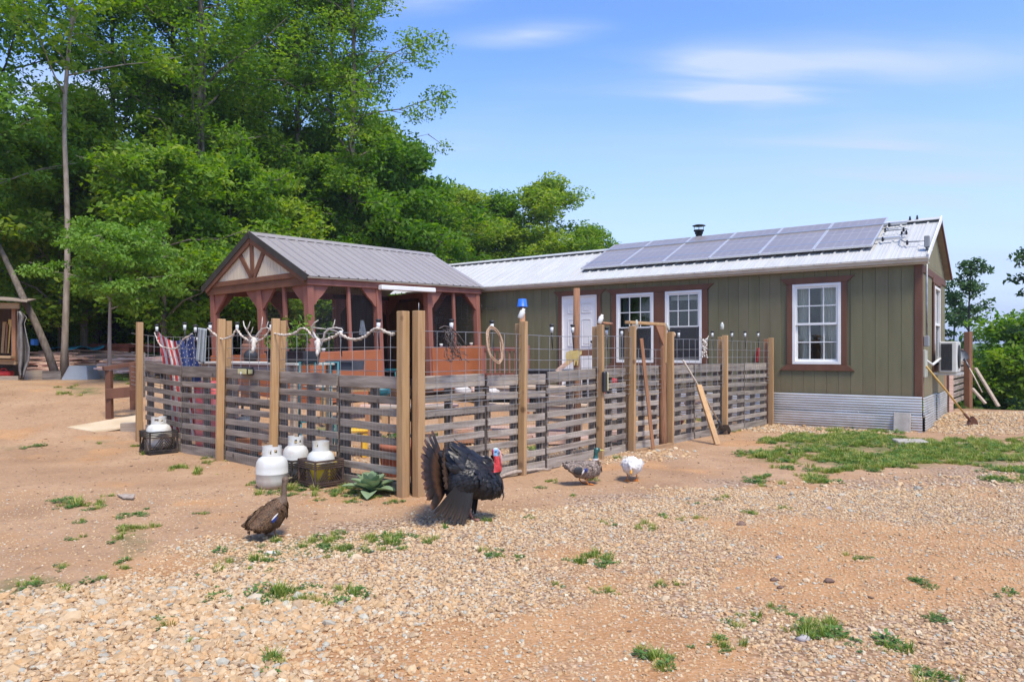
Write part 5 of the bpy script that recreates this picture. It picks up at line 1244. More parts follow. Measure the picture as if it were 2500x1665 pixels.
head_m = {'r': mat('rusty_steel', (.14, .06, .035), (.24, .11, .07), 9, rough=.75, bump=.4, metal=.3, c3=(.07, .06, .06), s3=6, w3=.6), 'n': mat('dark_grey_steel', (.07, .075, .085), (.16, .17, .18), 9, rough=.5, metal=.6, bump=.3)}
PALEH = mat('pale_ash_handle', (.50, .42, .33), (.60, .52, .42), 6, (8, 8, .8), rough=.6); YELH = mat('yellow_handle', (.55, .33, .08), (.62, .40, .12), 6, (8, 8, .8), rough=.5)
q = G(1762, 1062); tool('spade', 'pale handled spade leaning head down on the right fence beside a pine plank', W(1668, 880, 10.6), Vector((q.x, q.y, q.z + .14)), PALEH, 'n')
q = G(2366, 1040); q.z += .12; tool('shovel', 'yellow handled rusty shovel standing in gravel against the cabin end', W(2262, 895, 12.35), Vector((q.x, q.y, q.z)), YELH, 'r', 'shovel', .016)
# root lying at the fence foot
P = [G(x, y) + Vector((0, 0, .02 + h)) for x, y, h in ((1212, 1174, 0), (1232, 1166, .01), (1258, 1163, .03), (1285, 1158, .02), (1310, 1152, .01), (1345, 1150, 0))]
tag(MB().tube(P, [.008, .02, .022, .02, .018, .01], 8).build('dead_branch', mat('grey_dead_wood', (.28, .22, .17), (.42, .35, .29), 20, rough=.9, bump=.8)), 'bent grey branch lying along the foot of the right fence', 'branch')
# board and roots hung on the far left post
t = thing('hinged_board', 'short weathered board on black hinges beside the far left post', 'board', onf(FL, 350, 915, -.1), LA + math.pi)
MB().bx(-.02, .05, -.02, .01, -.33, .33).build('plank', PALL, t, bevel=.004); MB().bx(-.06, -.02, -.03, -.018, .12, .17).bx(-.06, -.02, -.03, -.018, -.06, -.01).build('hinge', BLK, t)
P = [Vector((-.08 + .03 * math.sin(k * 1.3), -.05, .05 - k * .07)) for k in range(8)]; MB().tube(P, [.006, .014, .012, .012, .01, .009, .006, .003], 6).build('root', BONE, t)

# ---------------------------------------------------------------- propane tanks and crates
TANK = mat('white_tank_paint', (.58, .59, .56), (.68, .69, .66), 3, rough=.42, bump=.1, c3=(.44, .36, .27), s3=6, w3=.55)
splash(TANK, .0, .2, k=.5)
def tank(loc, label, rz=0, body=True, s=1):
    t = thing('propane_tank', label, 'gas tank', loc, rz, 'white propane tanks along the left fence')
    MB().lathe([(.10 * s, .0), (.125 * s, .012), (.148 * s, .045), (.155 * s, .09), (.155 * s, .145), (.1575 * s, .148), (.1575 * s, .156), (.155 * s, .16), (.155 * s, .215), (.148 * s, .262), (.128 * s, .298), (.09 * s, .322), (.04 * s, .332), (.02 * s, .334)], (0, 0, .0), 36).build('body', TANK, t)
    # collar: a bent band with hand holes and an open front
    b = MB(); n = 40; r0 = .092 * s; z0, z1 = .312, .418
    for k in range(n):
        a0, a1 = 2 * math.pi * k / n, 2 * math.pi * (k + 1) / n; am = math.degrees((a0 + a1) / 2)
        spans = [(z0, z1)]
        if 62 < am < 100: spans = [(z0, z0 + .045)]
        if 205 < am < 240: spans = [(z0, z0 + .05), (z1 - .022, z1)]
        if 262 < am < 282 or 300 < am < 318: spans = [(z0, z0 + .035), (z1 - .03, z1)]
        for c, d in spans:
            q = []
            for r_ in (r0, r0 - .004):
                for a in (a0, a1):
                    for z in (c, d): q.append((r_ * math.cos(a), r_ * math.sin(a), z))
            b.add(q, [(0, 2, 3, 1), (4, 5, 7, 6), (1, 3, 7, 5), (0, 4, 6, 2), (0, 1, 5, 4), (2, 6, 7, 3)])
    b.build('collar', TANK, t)
    MB().lathe([(.02, .33), (.02, .36), (.012, .362), (.012, .38), (.026, .382), (.026, .395)], (0, 0, 0), 12).tube([(.0, 0, .365), (.05, -.03, .365)], .012, 8).build('valve', mat('brass_valve', (.3, .22, .1), (.4, .3, .15), 5, rough=.4, metal=.8), t)
    return t
g = Vector((px_x(664, 7.2), 7.2, tz(px_x(664, 7.2), 7.2))); tank((g.x, g.y, g.z - .004), 'white propane tank standing on the dirt in front of the crates', .1)
CRB = mat('black_crate_plastic', (.022, .02, .02), (.045, .04, .038), 6, rough=.6, bump=.2, c3=(.14, .09, .06), s3=6, w3=.45)
CRR = mat('faded_brown_crate_plastic', (.05, .032, .028), (.085, .055, .045), 6, rough=.65, bump=.2, c3=(.2, .12, .08), s3=7, w3=.5)
def crate(loc, rz, label, m, s=1.0):
    t = thing('milk_crate', label, 'crate', loc, rz, 'plastic crates holding gas tanks'); w = .165 * s; h = .275 * s
    b = MB()
    for x in (-1, 1):
        for y in (-1, 1): b.bx(x * w - .02 * x, x * w, y * w - .02 * y, y * w, 0, h)
    b.bx(-w, w, -w, w, 0.002, .012); b.build('corner_frame', m, t, bevel=.004)
    for sd_ in range(4):
        r_ = Matrix.Rotation(sd_ * math.pi / 2, 3, 'Z')
        rim = MB()
        for z, hh in ((h - .012, .02), (h - .037, .012), (h - .058, .012), (h - .08, .012), (.028, .014), (.05, .014)):
            vs = [(-w + .004, -w - .006, z - hh / 2), (w - .004, -w - .006, z - hh / 2), (w - .004, -w + .012, z - hh / 2), (-w + .004, -w + .012, z - hh / 2)]
            rim.prism([r_ @ Vector(v) for v in vs], (0, 0, hh))
        rim.build('rim', m, t)
        dg = MB(); y0 = -w + .003; zt, zb_ = h - .09, .055
        for k in range(5):
            for q in (-1, 1):
                x0 = q * (w - .03 - k * .028); x1 = q * (w - .03 - k * .028 - (zt - zb_) * .75 * 1)
                if q * x1 < 0: f_ = (q * x0 - .006) / max(1e-3, (q * x0 - q * x1)); p = Vector((q * .006, y0, zb_ + (zt - zb_) * f_))
                else: p = Vector((x1, y0, zt))
                dg.beam(r_ @ Vector((x0, y0, zb_)), r_ @ p, .007, .014, r_ @ Vector((0, 1, 0)))
        dg.build('side_lattice', m, t)
    return t
g = G(768, 1195); c2 = Vector((g.x, g.y + .235, g.z)); crate(c2, .80, 'faded brown milk crate with yellow liner, nearest the mullein plant', CRR)
MB1 = MB().lathe([(.09, .02), (.150, .022), (.156, .225), (.158, .237), (.150, .237)], (0, 0, 0), 24).build('bucket', mat('yellow_plastic', (.62, .46, .03), (.7, .52, .05), 5, rough=.4), loc=c2); tag(MB1, 'yellow bucket sunk in the faded brown milk crate', 'bucket')
tank(c2 + Vector((0, 0, .03)), 'white propane tank in the yellow lined crate', 2.9, s=.9)
c3_ = Vector((px_x(722, 7.66), 7.66, tz(px_x(722, 7.66), 7.66))); crate(c3_, .86, 'black milk crate behind the single standing tank', CRB, .86); tank(c3_ + Vector((0, 0, .05)), 'white propane tank in the black crate behind the other two', .3, s=.86)
g = G(365, 1112); c4 = Vector((g.x, g.y + .25, g.z)); crate(c4, .80, 'black milk crate with a tank at the far left post', CRB, 1.12); tank(c4 + Vector((0, 0, .07)), 'white propane tank in the crate at the far left post', .9, s=1.02)
# mullein
MUL = leaf_mat('mullein_leaf', [(0, (.17, .25, .13)), (.5, (.23, .32, .18)), (1, (.29, .38, .23))], .2, .9)
g = G(905, 1206); t = thing('mullein_plant', 'pale green woolly mullein rosette at the corner post', 'plant', g)
for k in range(26):
    a = k * 2.4; u = k / 26; ln = .33 - .17 * u; e = R(14 + 62 * u + rnd.uniform(-6, 6)); b = MB(); vs = []; n = 8
    d = Vector((math.cos(a), math.sin(a), 0)); s_ = Vector((-math.sin(a), math.cos(a), 0))
    for i in range(n + 1):
        q = i / n; r_ = ln * q; ee = e - q * .9 * (1 - u * .6); z = ln * math.sin(e) * q - .5 * ln * (1 - u) * q * q * .55 + .015; w_ = ln * .23 * math.sin(math.pi * min(1, q * .9 + .08)) ** .8 + .002
        c = d * r_ * math.cos(e) + Vector((0, 0, z + u * .03)); vs += [c - s_ * w_ + Vector((0, 0, w_ * .35)), c - Vector((0, 0, .004)), c + s_ * w_ + Vector((0, 0, w_ * .35))]
    b.add(vs, [(i * 3 + j, i * 3 + j + 1, i * 3 + j + 4, i * 3 + j + 3) for i in range(n) for j in range(2)], True); b.build('leaf', MUL, t)

# ---------------------------------------------------------------- inside the yard
def yt(px, Y): return Vector((px_x(px, Y), Y, tz(px_x(px, Y), Y)))
WOODP = mat('pinkish_plank_wood', (.48, .30, .23), (.62, .43, .34), 5, (.6, 6, 6), rough=.85, bump=.3, c3=(.30, .17, .12), s3=3, w3=.4, var=.2)
WOODG = mat('grey_tan_plank_wood', (.34, .27, .21), (.46, .38, .30), 5, (.6, 6, 6), rough=.85, bump=.3, c3=(.2, .14, .1), s3=3, w3=.4, var=.15)
def table(label, loc, rz, L_, Wd, h, m, mleg=None, name='plank_table', n=4, cat='table'):
    t = thing(name, label, cat, loc, rz)
    for k in range(n): w_ = Wd / n; board('tabletop_board', (L_, w_ - .008, .032), m, t, (0, -Wd / 2 + w_ * (k + .5), h - .016))
    for x in (-1, 1):
        for y in (-1, 1): MB().bx(x * (L_ / 2 - .12) - .04, x * (L_ / 2 - .12) + .04, y * (Wd / 2 - .06) - .03, y * (Wd / 2 - .06) + .03, 0, h - .033).build('leg', mleg or m, t)
    MB().bx(-L_ / 2 + .05, L_ / 2 - .05, -Wd / 2 + .03, -Wd / 2 + .06, h - .12, h - .034).build('apron', mleg or m, t); return t
p = yt(640, 10.6); table('long pale topped potting table inside the left fence', p, R(-38), 2.6, .7, EYE - (884 - CY) / F * 10.6 - p.z, mat('whitewashed_board', (.5, .48, .42), (.6, .57, .5), 5, (.6, 6, 6), rough=.8, bump=.2), WOODG)
ph = EYE - (884 - CY) / F * 10.6
def planter(name, label, cat, loc, rz, w, d, h, m, plant=None):
    t = thing(name, label, cat, loc, rz); b = MB()
    b.prism([(-w / 2, -d / 2, 0), (w / 2, -d / 2, 0), (w / 2 + .02, -d / 2 - .02, h), (-w / 2 - .02, -d / 2 - .02, h)], (0, .012, 0)); b.prism([(-w / 2, d / 2, 0), (w / 2, d / 2, 0), (w / 2 + .02, d / 2 + .02, h), (-w / 2 - .02, d / 2 + .02, h)], (0, -.012, 0))
    b.bx(-w / 2 - .01, -w / 2 + .004, -d / 2, d / 2, 0, h).bx(w / 2 - .004, w / 2 + .01, -d / 2, d / 2, 0, h).bx(-w / 2, w / 2, -d / 2 + .012, d / 2 - .012, .005, h * .8)
    b.bx(-w / 2 - .035, w / 2 + .035, -d / 2 - .035, -d / 2 - .02, h - .02, h); b.build('trough', m, t); return t
TEAL = mat('teal_paint', (.02, .14, .17), (.03, .20, .24), 5, rough=.5); DGREY = mat('dark_grey_plastic', (.05, .06, .075), (.08, .09, .11), 5, rough=.45)
px0 = Vector((px_x(715, 9.9), 9.9, ph - .01)); planter('planter_trough', 'long black trough holding leafy pot plants above the left fence', 'planter', px0, R(-38), .8, .25, .17, BLK)
px1 = Vector((px_x(845, 10.2), 10.2, EYE - (903 - CY) / F * 10.2)); planter('grey_tub', 'dark grey tub on the teal stand in front of the rust panel', 'tub', px1, R(-15), .35, .35, .13, DGREY)
t = thing('teal_chair', 'teal metal patio chair behind the left fence', 'chair', yt(775, 9.9), R(200))
b = MB(); hh = EYE - (884 - CY) / F * 9.9 - t.location.z
b.tube([(-.25, .2, .4), (-.25, .25, hh), (.25, .25, hh), (.25, .2, .4)], .018, 8); b.build('backrest', TEAL, t)
MB().bx(-.25, .25, -.22, .2, .4, .43).build('seat', TEAL, t)
for x in (-.23, .23):
    for y in (-.2, .18): MB().tube([(x, y, 0), (x, y, .41)], .015, 6).build('leg', TEAL, t)
b = MB()
for k in range(4): b.tube([(-.15 + .1 * k, .24, .45), (-.15 + .1 * k, .25, hh)], .008, 5)
b.build('back_slats', TEAL, t)
# pot plants in the trough
def potplant(label, loc, h, n, seed, sp=.16, lf=.06, m=WEED, nm='pepper_plant'):
    rr = random.Random(seed); t = thing(nm, label, 'plant', loc); b = MB(); l = []
    for k in range(n):
        a = rr.uniform(0, 6.28); r_ = sp * rr.random(); top = Vector((math.cos(a) * r_ * 1.5, math.sin(a) * r_ * 1.5, h * rr.uniform(.6, 1))); q0 = Vector((math.cos(a) * r_ * .4, math.sin(a) * r_ * .4, 0)); b.tube([q0, q0.lerp(top, .5) + Vector((.01, 0, 0)), top], [.007, .005, .003], 5)
        for j in range(5): l.append((q0.lerp(top, .3 + .18 * j), .06, 7))
    b.build('stem', mat('reddish_stem', (.25, .14, .08), (.3, .2, .1), 5), t); share(leaves(l, seed, lf, .9, 'foliage', m), 'foliage', t); return t
LEAFY = leaf_mat('yellow_green_leaf', [(0, (.10, .20, .03)), (.5, (.20, .32, .05)), (1, (.32, .38, .08))], .35)
potplant('tall leafy yellow green plant in the black trough', px0 + Vector((.08, -.03, .14)), .50, 11, 5, m=LEAFY); potplant('smaller reddish plant at the left end of the black trough', px0 + Vector((-.24, .12, .14)), .28, 8, 6, m=LEAFY)
# pink red barrel and orange tub behind the left fence
PINK = mat('pinkish_red_plastic', (.62, .08, .09), (.72, .14, .14), 3, rough=.45, c3=(.6, .3, .3), s3=3, w3=.4)
g = yt(524, 9.75); o = MB().lathe([(.2, 0), (.235, .02), (.24, .3), (.25, .32), (.24, .34), (.24, .6), (.25, .62), (.24, .64), (.235, .92), (.2, .95), (.19, .96), (.05, .965)], g, 28).build('plastic_barrel', PINK); tag(o, 'pinkish red plastic barrel standing behind the left fence', 'barrel')
g = yt(598, 9.3); o = MB().lathe([(.15, 0), (.2, .03), (.21, .22), (.22, .24), (.22, .26), (.2, .26)], g, 24).build('clay_tub', mat('orange_clay_glaze', (.55, .20, .06), (.45, .14, .05), 3, rough=.5)); tag(o, 'orange clay tub on the ground behind the left fence', 'tub')
o = MB().lathe([(.12, .265), (.17, .28), (.18, .48), (.17, .5), (.05, .52)], g, 24).build('grey_kettle', DGREY); tag(o, 'dark blue grey round pot sitting on the orange clay tub', 'pot')
# terracotta planter behind the corner
TC = mat('terracotta', (.42, .13, .07), (.52, .19, .11), 5, rough=.75, bump=.2, c3=(.3, .09, .05), s3=4, w3=.4)
g = yt(975, 8.0); rim = EYE - (1078 - CY) / F * 8.0 - g.z
o = MB().lathe([(.17, 0), (.19, .02), (.225, rim - .09), (.25, rim - .08), (.255, rim), (.235, rim), (.22, rim - .06), (.05, rim - .09)], g, 32).build('terracotta_planter', TC); tag(o, 'large round terracotta planter behind the corner post', 'planter')
potplant('low green plant in the terracotta planter', g + Vector((0, 0, rim - .08)), .16, 8, 9, .12, .05, nm='basil_plant')
# rusty smoker
g = yt(612, 12.2); zt_ = EYE - (840 - CY) / F * 12.2 - g.z
t = thing('rusty_smoker', 'boxy rust brown smoker with round black door beyond the left fence', 'smoker', g, R(20)); MB().bx(-.15, .15, -.18, .18, .3, zt_).build('body', head_m['r'], t, bevel=.02); MB().ell((0, 0, zt_), (.13, .13, .14)).build('dome', head_m['r'], t)
MB().lathe([(.11, 0), (.11, .02), (.02, .03)], (0, -.185, zt_ - .2), 18, m=Matrix.Rotation(R(90), 3, 'X')).build('door', BLK, t)
for x in (-.13, .13): MB().bx(x - .02, x + .02, -.02, .02, 0, .3).build('leg', BLK, t)
# yellow stool
YEL = mat('yellow_toy_plastic', (.75, .42, .02), (.8, .5, .04), 5, rough=.4)
g = yt(868, 9.4); t = thing('yellow_stool', 'small yellow plastic stool standing in the grass behind the left fence', 'stool', g, .3)
MB().bx(-.15, .15, -.12, .12, .33, .37).build('seat', YEL, t, bevel=.01)
for x in (-.11, .11): MB().bx(x - .035, x + .035, -.1, .1, 0, .33).build('leg', YEL, t, bevel=.008)
# tables and boards further in
p = yt(1000, 11.2); table('low reddish plank bench in the middle of the yard', p, R(8), 1.5, .35, .52, WOODP, PINER, 'plank_bench', 3, 'bench')
p = yt(1010, 9.3); table('light plank bench nearest the corner post inside the yard', p, R(4), .95, .3, EYE - (990 - CY) / F * 9.3 - p.z, WOODG, PINE, 'plank_bench', 2, 'bench')
p = yt(1290, 12.6); table('long tan picnic table in front of the cabin door', p, R(-10), 1.9, .75, EYE - (942 - CY) / F * 12.6 - p.z, mat('tan_table_board', (.5, .36, .23), (.6, .46, .32), 5, (.6, 6, 6), rough=.8), WOODG, 'picnic_table', 5)
p = yt(1300, 11.3); table('narrow tan bench before the picnic table', p, R(-10), 1.7, .28, EYE - (985 - CY) / F * 11.3 - p.z, MATS['tan_table_board'], WOODG, 'plank_bench', 2, 'bench')
t = table('black topped folding table beside the door steps', yt(1350, 14.2), R(-36), 1.4, .6, EYE - (902 - CY) / F * 14.2 - yt(1350, 14.2).z, DGREY, BLK, 'folding_table', 1)
p = yt(850, 12.4); table('rust coloured work bench against the gazebo wall', p, R(50), 1.5, .45, .62, WOODG, PINE, 'work_bench', 3, 'bench')
# lying pink boards
def pile(label, loc, rz, n, L_, rows, seed, m=WOODP, nm='plank_stack', w=.14, jit=.05, hgt=.036):
    rr = random.Random(seed); t = thing(nm, label, 'lumber', loc, rz); per = int(math.ceil(n / rows))
    for k in range(n):
        r_ = k // per; c = k % per
        board('plank', (round(L_ * rr.choice((.8, .9, 1, 1.1)), 2), w - .006, hgt), m, t, (rr.uniform(-jit, jit) * 3, (c - per / 2 + .5) * (w + .012) + rr.uniform(-jit, jit) * .4, .03 + hgt / 2 + r_ * (hgt + .008)), (rr.uniform(-.01, .01), rr.uniform(-.01, .01), rr.uniform(-jit, jit)), bevel=.003)
    return t
pile('pinkish new boards laid flat on the yard gravel near the gate', yt(1400, 11.0), R(8), 8, 1.5, 1, 31, hgt=.07)
pile('pinkish boards laid flat before the picnic table', yt(1240, 11.6), R(6), 8, 1.8, 1, 32, hgt=.08)
pile('split firewood lengths lying behind the turkey', yt(1125, 10.6), R(5), 6, .45, 2, 33, PINER, 'firewood_stack', .09, .08, .08)
for i, (px, Y, c, s, lb) in enumerate([(1130, 11.0, FWH, .10, 'crumpled white and blue bag on the bench by the turkey'), (1165, 11.1, WOODP, .08, 'crumpled pink and white bag right of the first'), (1205, 11.2, FWH, .07, 'small white sack end by the picnic table'), (1470, 12.2, PINK, .12, 'faded red bundle behind the lamp post'), (1500, 12.4, FRED, .07, 'small red can on the table left of the gate'), (1690, 11.6, WOODP, .10, 'pinkish doll shaped toy behind the right fence'), (1655, 11.9, FRED, .07, 'red ball low behind the right fence'), (930, 9.8, TEAL, .10, 'teal watering can behind the corner post')]):
    z = EYE - ({1130: 955, 1165: 955, 1205: 957, 1470: 955, 1500: 932, 1690: 980, 1655: 1030, 930: 955}[px] - CY) / F * Y
    o = MB().ell((px_x(px, Y), Y, z), (s * 1.3, s, s * .8), nz=.5, n=14, k=10).build('loose_bundle', c); tag(o, lb, 'bundle')
# poles in the yard
g = yt(1275, 9.9); zt_ = EYE - (748 - CY) / F * 9.9
t = thing('bucket_pole', 'dark red pole topped by a blue bucket behind the first right post', 'pole', g); MB().tube([(0, 0, -.1), (.01, 0, 1), (0, 0, zt_ - g.z)], [.05, .045, .04], 9).build('pole', PINER, t)
BLU = mat('blue_plastic', (.02, .12, .55), (.04, .18, .65), 5, rough=.4)
o = MB().lathe([(.052, .0), (.066, .09), (.07, .092), (.07, .1), (.06, .1)][::-1] if False else [(.075, -.01), (.075, 0), (.068, .005), (.055, .1), (.0, .102)], (g.x, g.y, zt_), 20).build('blue_bucket', BLU); tag(o, 'upturned blue bucket on the dark red pole', 'bucket')
g = yt(1408, 10.1); zt_ = EYE - (704 - CY) / F * 10.1
t = thing('log_pole', 'peeled reddish log pole standing in front of the cabin door', 'pole', g); MB().tube([(0, 0, -.1), (.012, 0, .8), (-.006, 0, 1.5), (0, 0, zt_ - g.z)], [.055, .052, .048, .045], 10).build('pole', LOGW, t)
a = EYE - (862 - CY) / F * 10.1 - g.z
MB().beam((-.02, .05, a), (.32, .14, a + .01), .03, .085).build('cross_arm', TRIM, t); MB().beam((-.02, .03, a - .05), (-.28, -.02, a - .26), .03, .06).build('brace', WOODP, t)
COWM = mat('ochre_painted_board', (.42, .30, .09), (.52, .40, .16), 12, rough=.8, bump=.3)
c = W(1400, 873, 9.95); sc_ = 9.95 / F
cow = [(-17, -13), (-9, -17), (6, -17), (10, -19), (14, -16), (21, -17), (20, -8), (14, -4), (13, 5), (11, 19), (8, 19), (8, 9), (5, 9), (4, 19), (1, 19), (1, 6), (-5, 7), (-8, 17), (-11, 17), (-10, 8), (-13, 7), (-14, 17), (-17, 17), (-17, 5), (-19, -3)]
o = MB().prism([c + Vector((x * sc_, 0, -y * sc_)) for x, y in cow], (0, .015, 0)).build('cow_cutout', COWM); tag(o, 'ochre wooden cow cutout hanging on the log pole', 'wooden cow')
# railing between gazebo and cabin
t = thing('deck_railing', 'red brown railing with balusters between gazebo and cabin', 'railing', (0, 0, 0))
A_, B_ = W(1180, 852, 17.0), W(1287, 852, 16.2); A2, B2 = W(1180, 915, 17.0), W(1287, 915, 16.2)
MB().beam(A_, B_, .06, .09).build('top_rail', GP, t); MB().beam(A2, B2, .05, .08).build('bottom_rail', GP, t)
for k in range(9): u = (k + .5) / 9; MB().beam(A2.lerp(B2, u), A_.lerp(B_, u), .035, .035).build('baluster', GP, t)
for q in (A_, B_): MB().bx(q.x - .05, q.x + .05, q.y - .05, q.y + .05, tz(q.x, q.y) - .05, q.z + .08).build('post', GP, t)
MB().beam(W(1180, 925, 17.0), W(1287, 925, 16.2), .05, .18).build('skirt_board', GP_SHADED, t)
t = thing('door_steps', 'wooden steps below the white cabin door', 'steps', HW(6.8, -.35, 0), -HA)
g0 = tz(*HW(6.8, -.5, 0)[:2])
for k in range(3): MB().bx(-.5, .5, -.25 * (k + 1), -.25 * k, g0, g0 + max(.06, (.52 - g0) * (1 - (k + 1) / 4))).build('step', WOODG, t, bevel=.005)

# ---------------------------------------------------------------- in and on the gazebo
def gp_(x, y, z):
    m = Matrix.LocRotScale(GZ.location, GZ.rotation_euler, None); return m @ Vector((x, y, z))
o = MB().prism([gp_(1.42 - .0, .2, .32), gp_(1.62, .2, .32), gp_(1.55, .2, .62), gp_(1.48, .2, .62)], gp_(0, .02, 0) - gp_(0, 0, 0)).build('triangle_sign', mat('pale_blue_grey_paint', (.16, .20, .25), (.24, .28, .33), 9, rough=.7)); tag(o, 'pale blue grey triangular ornament hanging behind the netting', 'ornament')
t = thing('windmill_ornament', 'black metal windmill ornament behind the right hand netting', 'ornament', gp_(3.8, .2, .62), GB)
b = MB()
for k in range(8): a = k * math.pi / 4; b.beam((.015 * math.cos(a), 0, .015 * math.sin(a)), (.1 * math.cos(a), 0, .1 * math.sin(a)), .005, .03, (math.sin(a), 0, -math.cos(a)))
b.build('vanes', DARKMETAL, t); MB().tube([(0, .01, 0), (0, .01, -.28)], .008, 6).beam((-.06, .01, -.28), (.06, .01, -.28), .01, .04).build('stem', DARKMETAL, t)
t = thing('teal_chair', 'teal metal chair standing in the gazebo doorway', 'chair', gp_(2.9, .9, ZF), GB + .5)
b = MB(); b.tube([(-.22, .2, .4), (-.22, .25, .75), (-.1, .27, .85), (.1, .27, .85), (.22, .25, .75), (.22, .2, .4)], .016, 8); b.build('backrest', TEAL, t); MB().bx(-.23, .23, -.22, .2, .4, .43).build('seat', TEAL, t)
for x in (-.2, .2):
    for y in (-.2, .18): MB().tube([(x, y, 0), (x, y, .41)], .014, 6).build('leg', TEAL, t)
t = thing('oil_lantern', 'small lantern with white globe hanging in the gazebo doorway', 'lantern', gp_(2.15, .5, .25))
MB().lathe([(.05, 0), (.06, .02), (.06, .05)], (0, 0, 0), 14).lathe([(.05, .15), (.05, .17), (.02, .2)], (0, 0, 0), 14).build('frame', DARKMETAL, t); MB().lathe([(.04, .05), (.05, .1), (.04, .15)], (0, 0, 0), 14).build('globe', CLEAR, t); MB().tube([(0, 0, .2), (0, 0, 1.0)], .003, 4).build('hanger', DARKMETAL, t)
o = MB().bx(0, .9, 0, .45, 0, .85).build('dark_cabinet', BROWNW, bevel=.01, loc=gp_(2.0, 2.4, ZF), rot=(0, 0, GB)); tag(o, 'dark brown cabinet at the back of the gazebo', 'cabinet')
for i, (x, c, lb) in enumerate(((.35, CLEAR, 'white cup on the rust panel ledge near the front corner post'), (3.75, CLEAR, 'small pale shell on the right hand ledge of the gazebo'), (4.85, BONE, 'pale stone at the far right end of the gazebo ledge'))):
    o = MB().lathe([(.03, 0), (.04, .04), (.042, .07), (.03, .07)], (0, 0, 0), 12).build('ledge_cup', c, loc=gp_(x, .05, .012)); tag(o, lb, 'cup')
P = [gp_(GD + .02, -.04, .9), gp_(GD + .12, -.12, .88), gp_(GD + .25, -.2, .86), gp_(GD + .3, -.24, .9), gp_(GD + .24, -.2, .93), gp_(GD + .1, -.1, .95)]
tag(MB().tube(P, .006, 6).tube([gp_(GD + .01, -.035, .8), gp_(GD + .01, -.035, 1.0)], .008, 6).build('plant_hook', DARKMETAL), 'black iron plant hook on the right corner of the gazebo', 'hook')

# ---------------------------------------------------------------- right of the cabin
t = thing('heat_pump', 'white outdoor air conditioner unit mounted on the cabin end wall', 'air conditioner', HW(0, 1.41, .99), -HA)
AC = mat('white_metal_case', (.55, .55, .52), (.64, .64, .61), 3, rough=.45); COIL = mat('dark_coil_fins', (.035, .035, .035), (.06, .06, .06), 80, (1, 1, .1), rough=.6)
b = MB(); b.bx(.12, .40, .006, .8, 0, .57); b.build('case', AC, t, bevel=.012); MB().bx(.155, .33, -.004, .004, .04, .53).build('coil', COIL, t)
b = MB()
for k in range(12): b.bx(.155, .33, -.009, -.005, .06 + k * .04, .064 + k * .04)
for k in range(5): b.bx(.17 + k * .035, .173 + k * .035, -.0095, -.0095 + .004, .04, .53)
b.build('coil_guard', DARKMETAL, t); MB().lathe([(.22, 0), (.22, .012), (.19, .014)], (.405, .4, .29), 28, m=Matrix.Rotation(R(90), 3, 'Y')).build('fan_guard', DARKMETAL, t)
MB().bx(0.02, .46, .06, .10, -.05, -.003).bx(0.02, .46, .68, .72, -.05, -.003).build('bracket', AC, t)
def stand(name, label, px, y0, y1, Y, w, m, cat='post', d=None, rz=.3):
    p = Vector((px_x(px, Y), Y, EYE - (y1 - CY) / F * Y)); h = (y1 - y0) / F * Y; o = MB().box((0, 0, h / 2 - .1), (w, d or w, h + .2)).build(name, m, loc=p, rot=(0, 0, rz), bevel=.005); return tag(o, label, cat)
stand('wooden_post', 'tall red brown post standing behind the shovel', 2364, 810, 985, 18, .14, PINER, rz=.5)
stand('wooden_post', 'short reddish plank upright right of the corrugated skirt', 2302, 912, 1000, 15.6, .10, PINER); stand('wooden_post', 'lighter reddish plank upright under the air conditioner', 2317, 912, 999, 15.8, .12, WOODP)
p0 = W(2326, 990, 16.4); ang = math.atan2(18.6 - 16.4, px_x(2360, 18.6) - px_x(2326, 16.4))
t = thing('pallet_fence', 'short run of stacked grey pallets behind the air conditioner', 'fence', p0, ang)
for q in range(2):
    for k in range(9): board('slat', (1.15, .019, .10), PALL, t, (.6 + 1.2 * q, 0, .08 + k * .145), (0, 0, 0)); 
    MB().bx(.03 + 1.2 * q, .07 + 1.2 * q, .02, .1, 0, 1.3).bx(1.13 + 1.2 * q, 1.17 + 1.2 * q, .02, .1, 0, 1.3).build('stringer', STR, t)
tag(MB().beam(W(2381, 898, 17.3), W(2438, 992, 16.9), .14, .035).build('leaning_plank', WOODG), 'long grey plank leaning on the red brown post at the right', 'plank')
tag(MB().beam(W(2374, 948, 17.0), W(2406, 985, 16.8), .14, .035).build('leaning_plank', WOODG), 'short low plank leaning at the foot of the red brown post', 'plank')
tool('spade', 'pale handled spade upside down against the red brown post', W(2398, 958, 16.6), W(2357, 880, 17.0), PALEH, 'n')
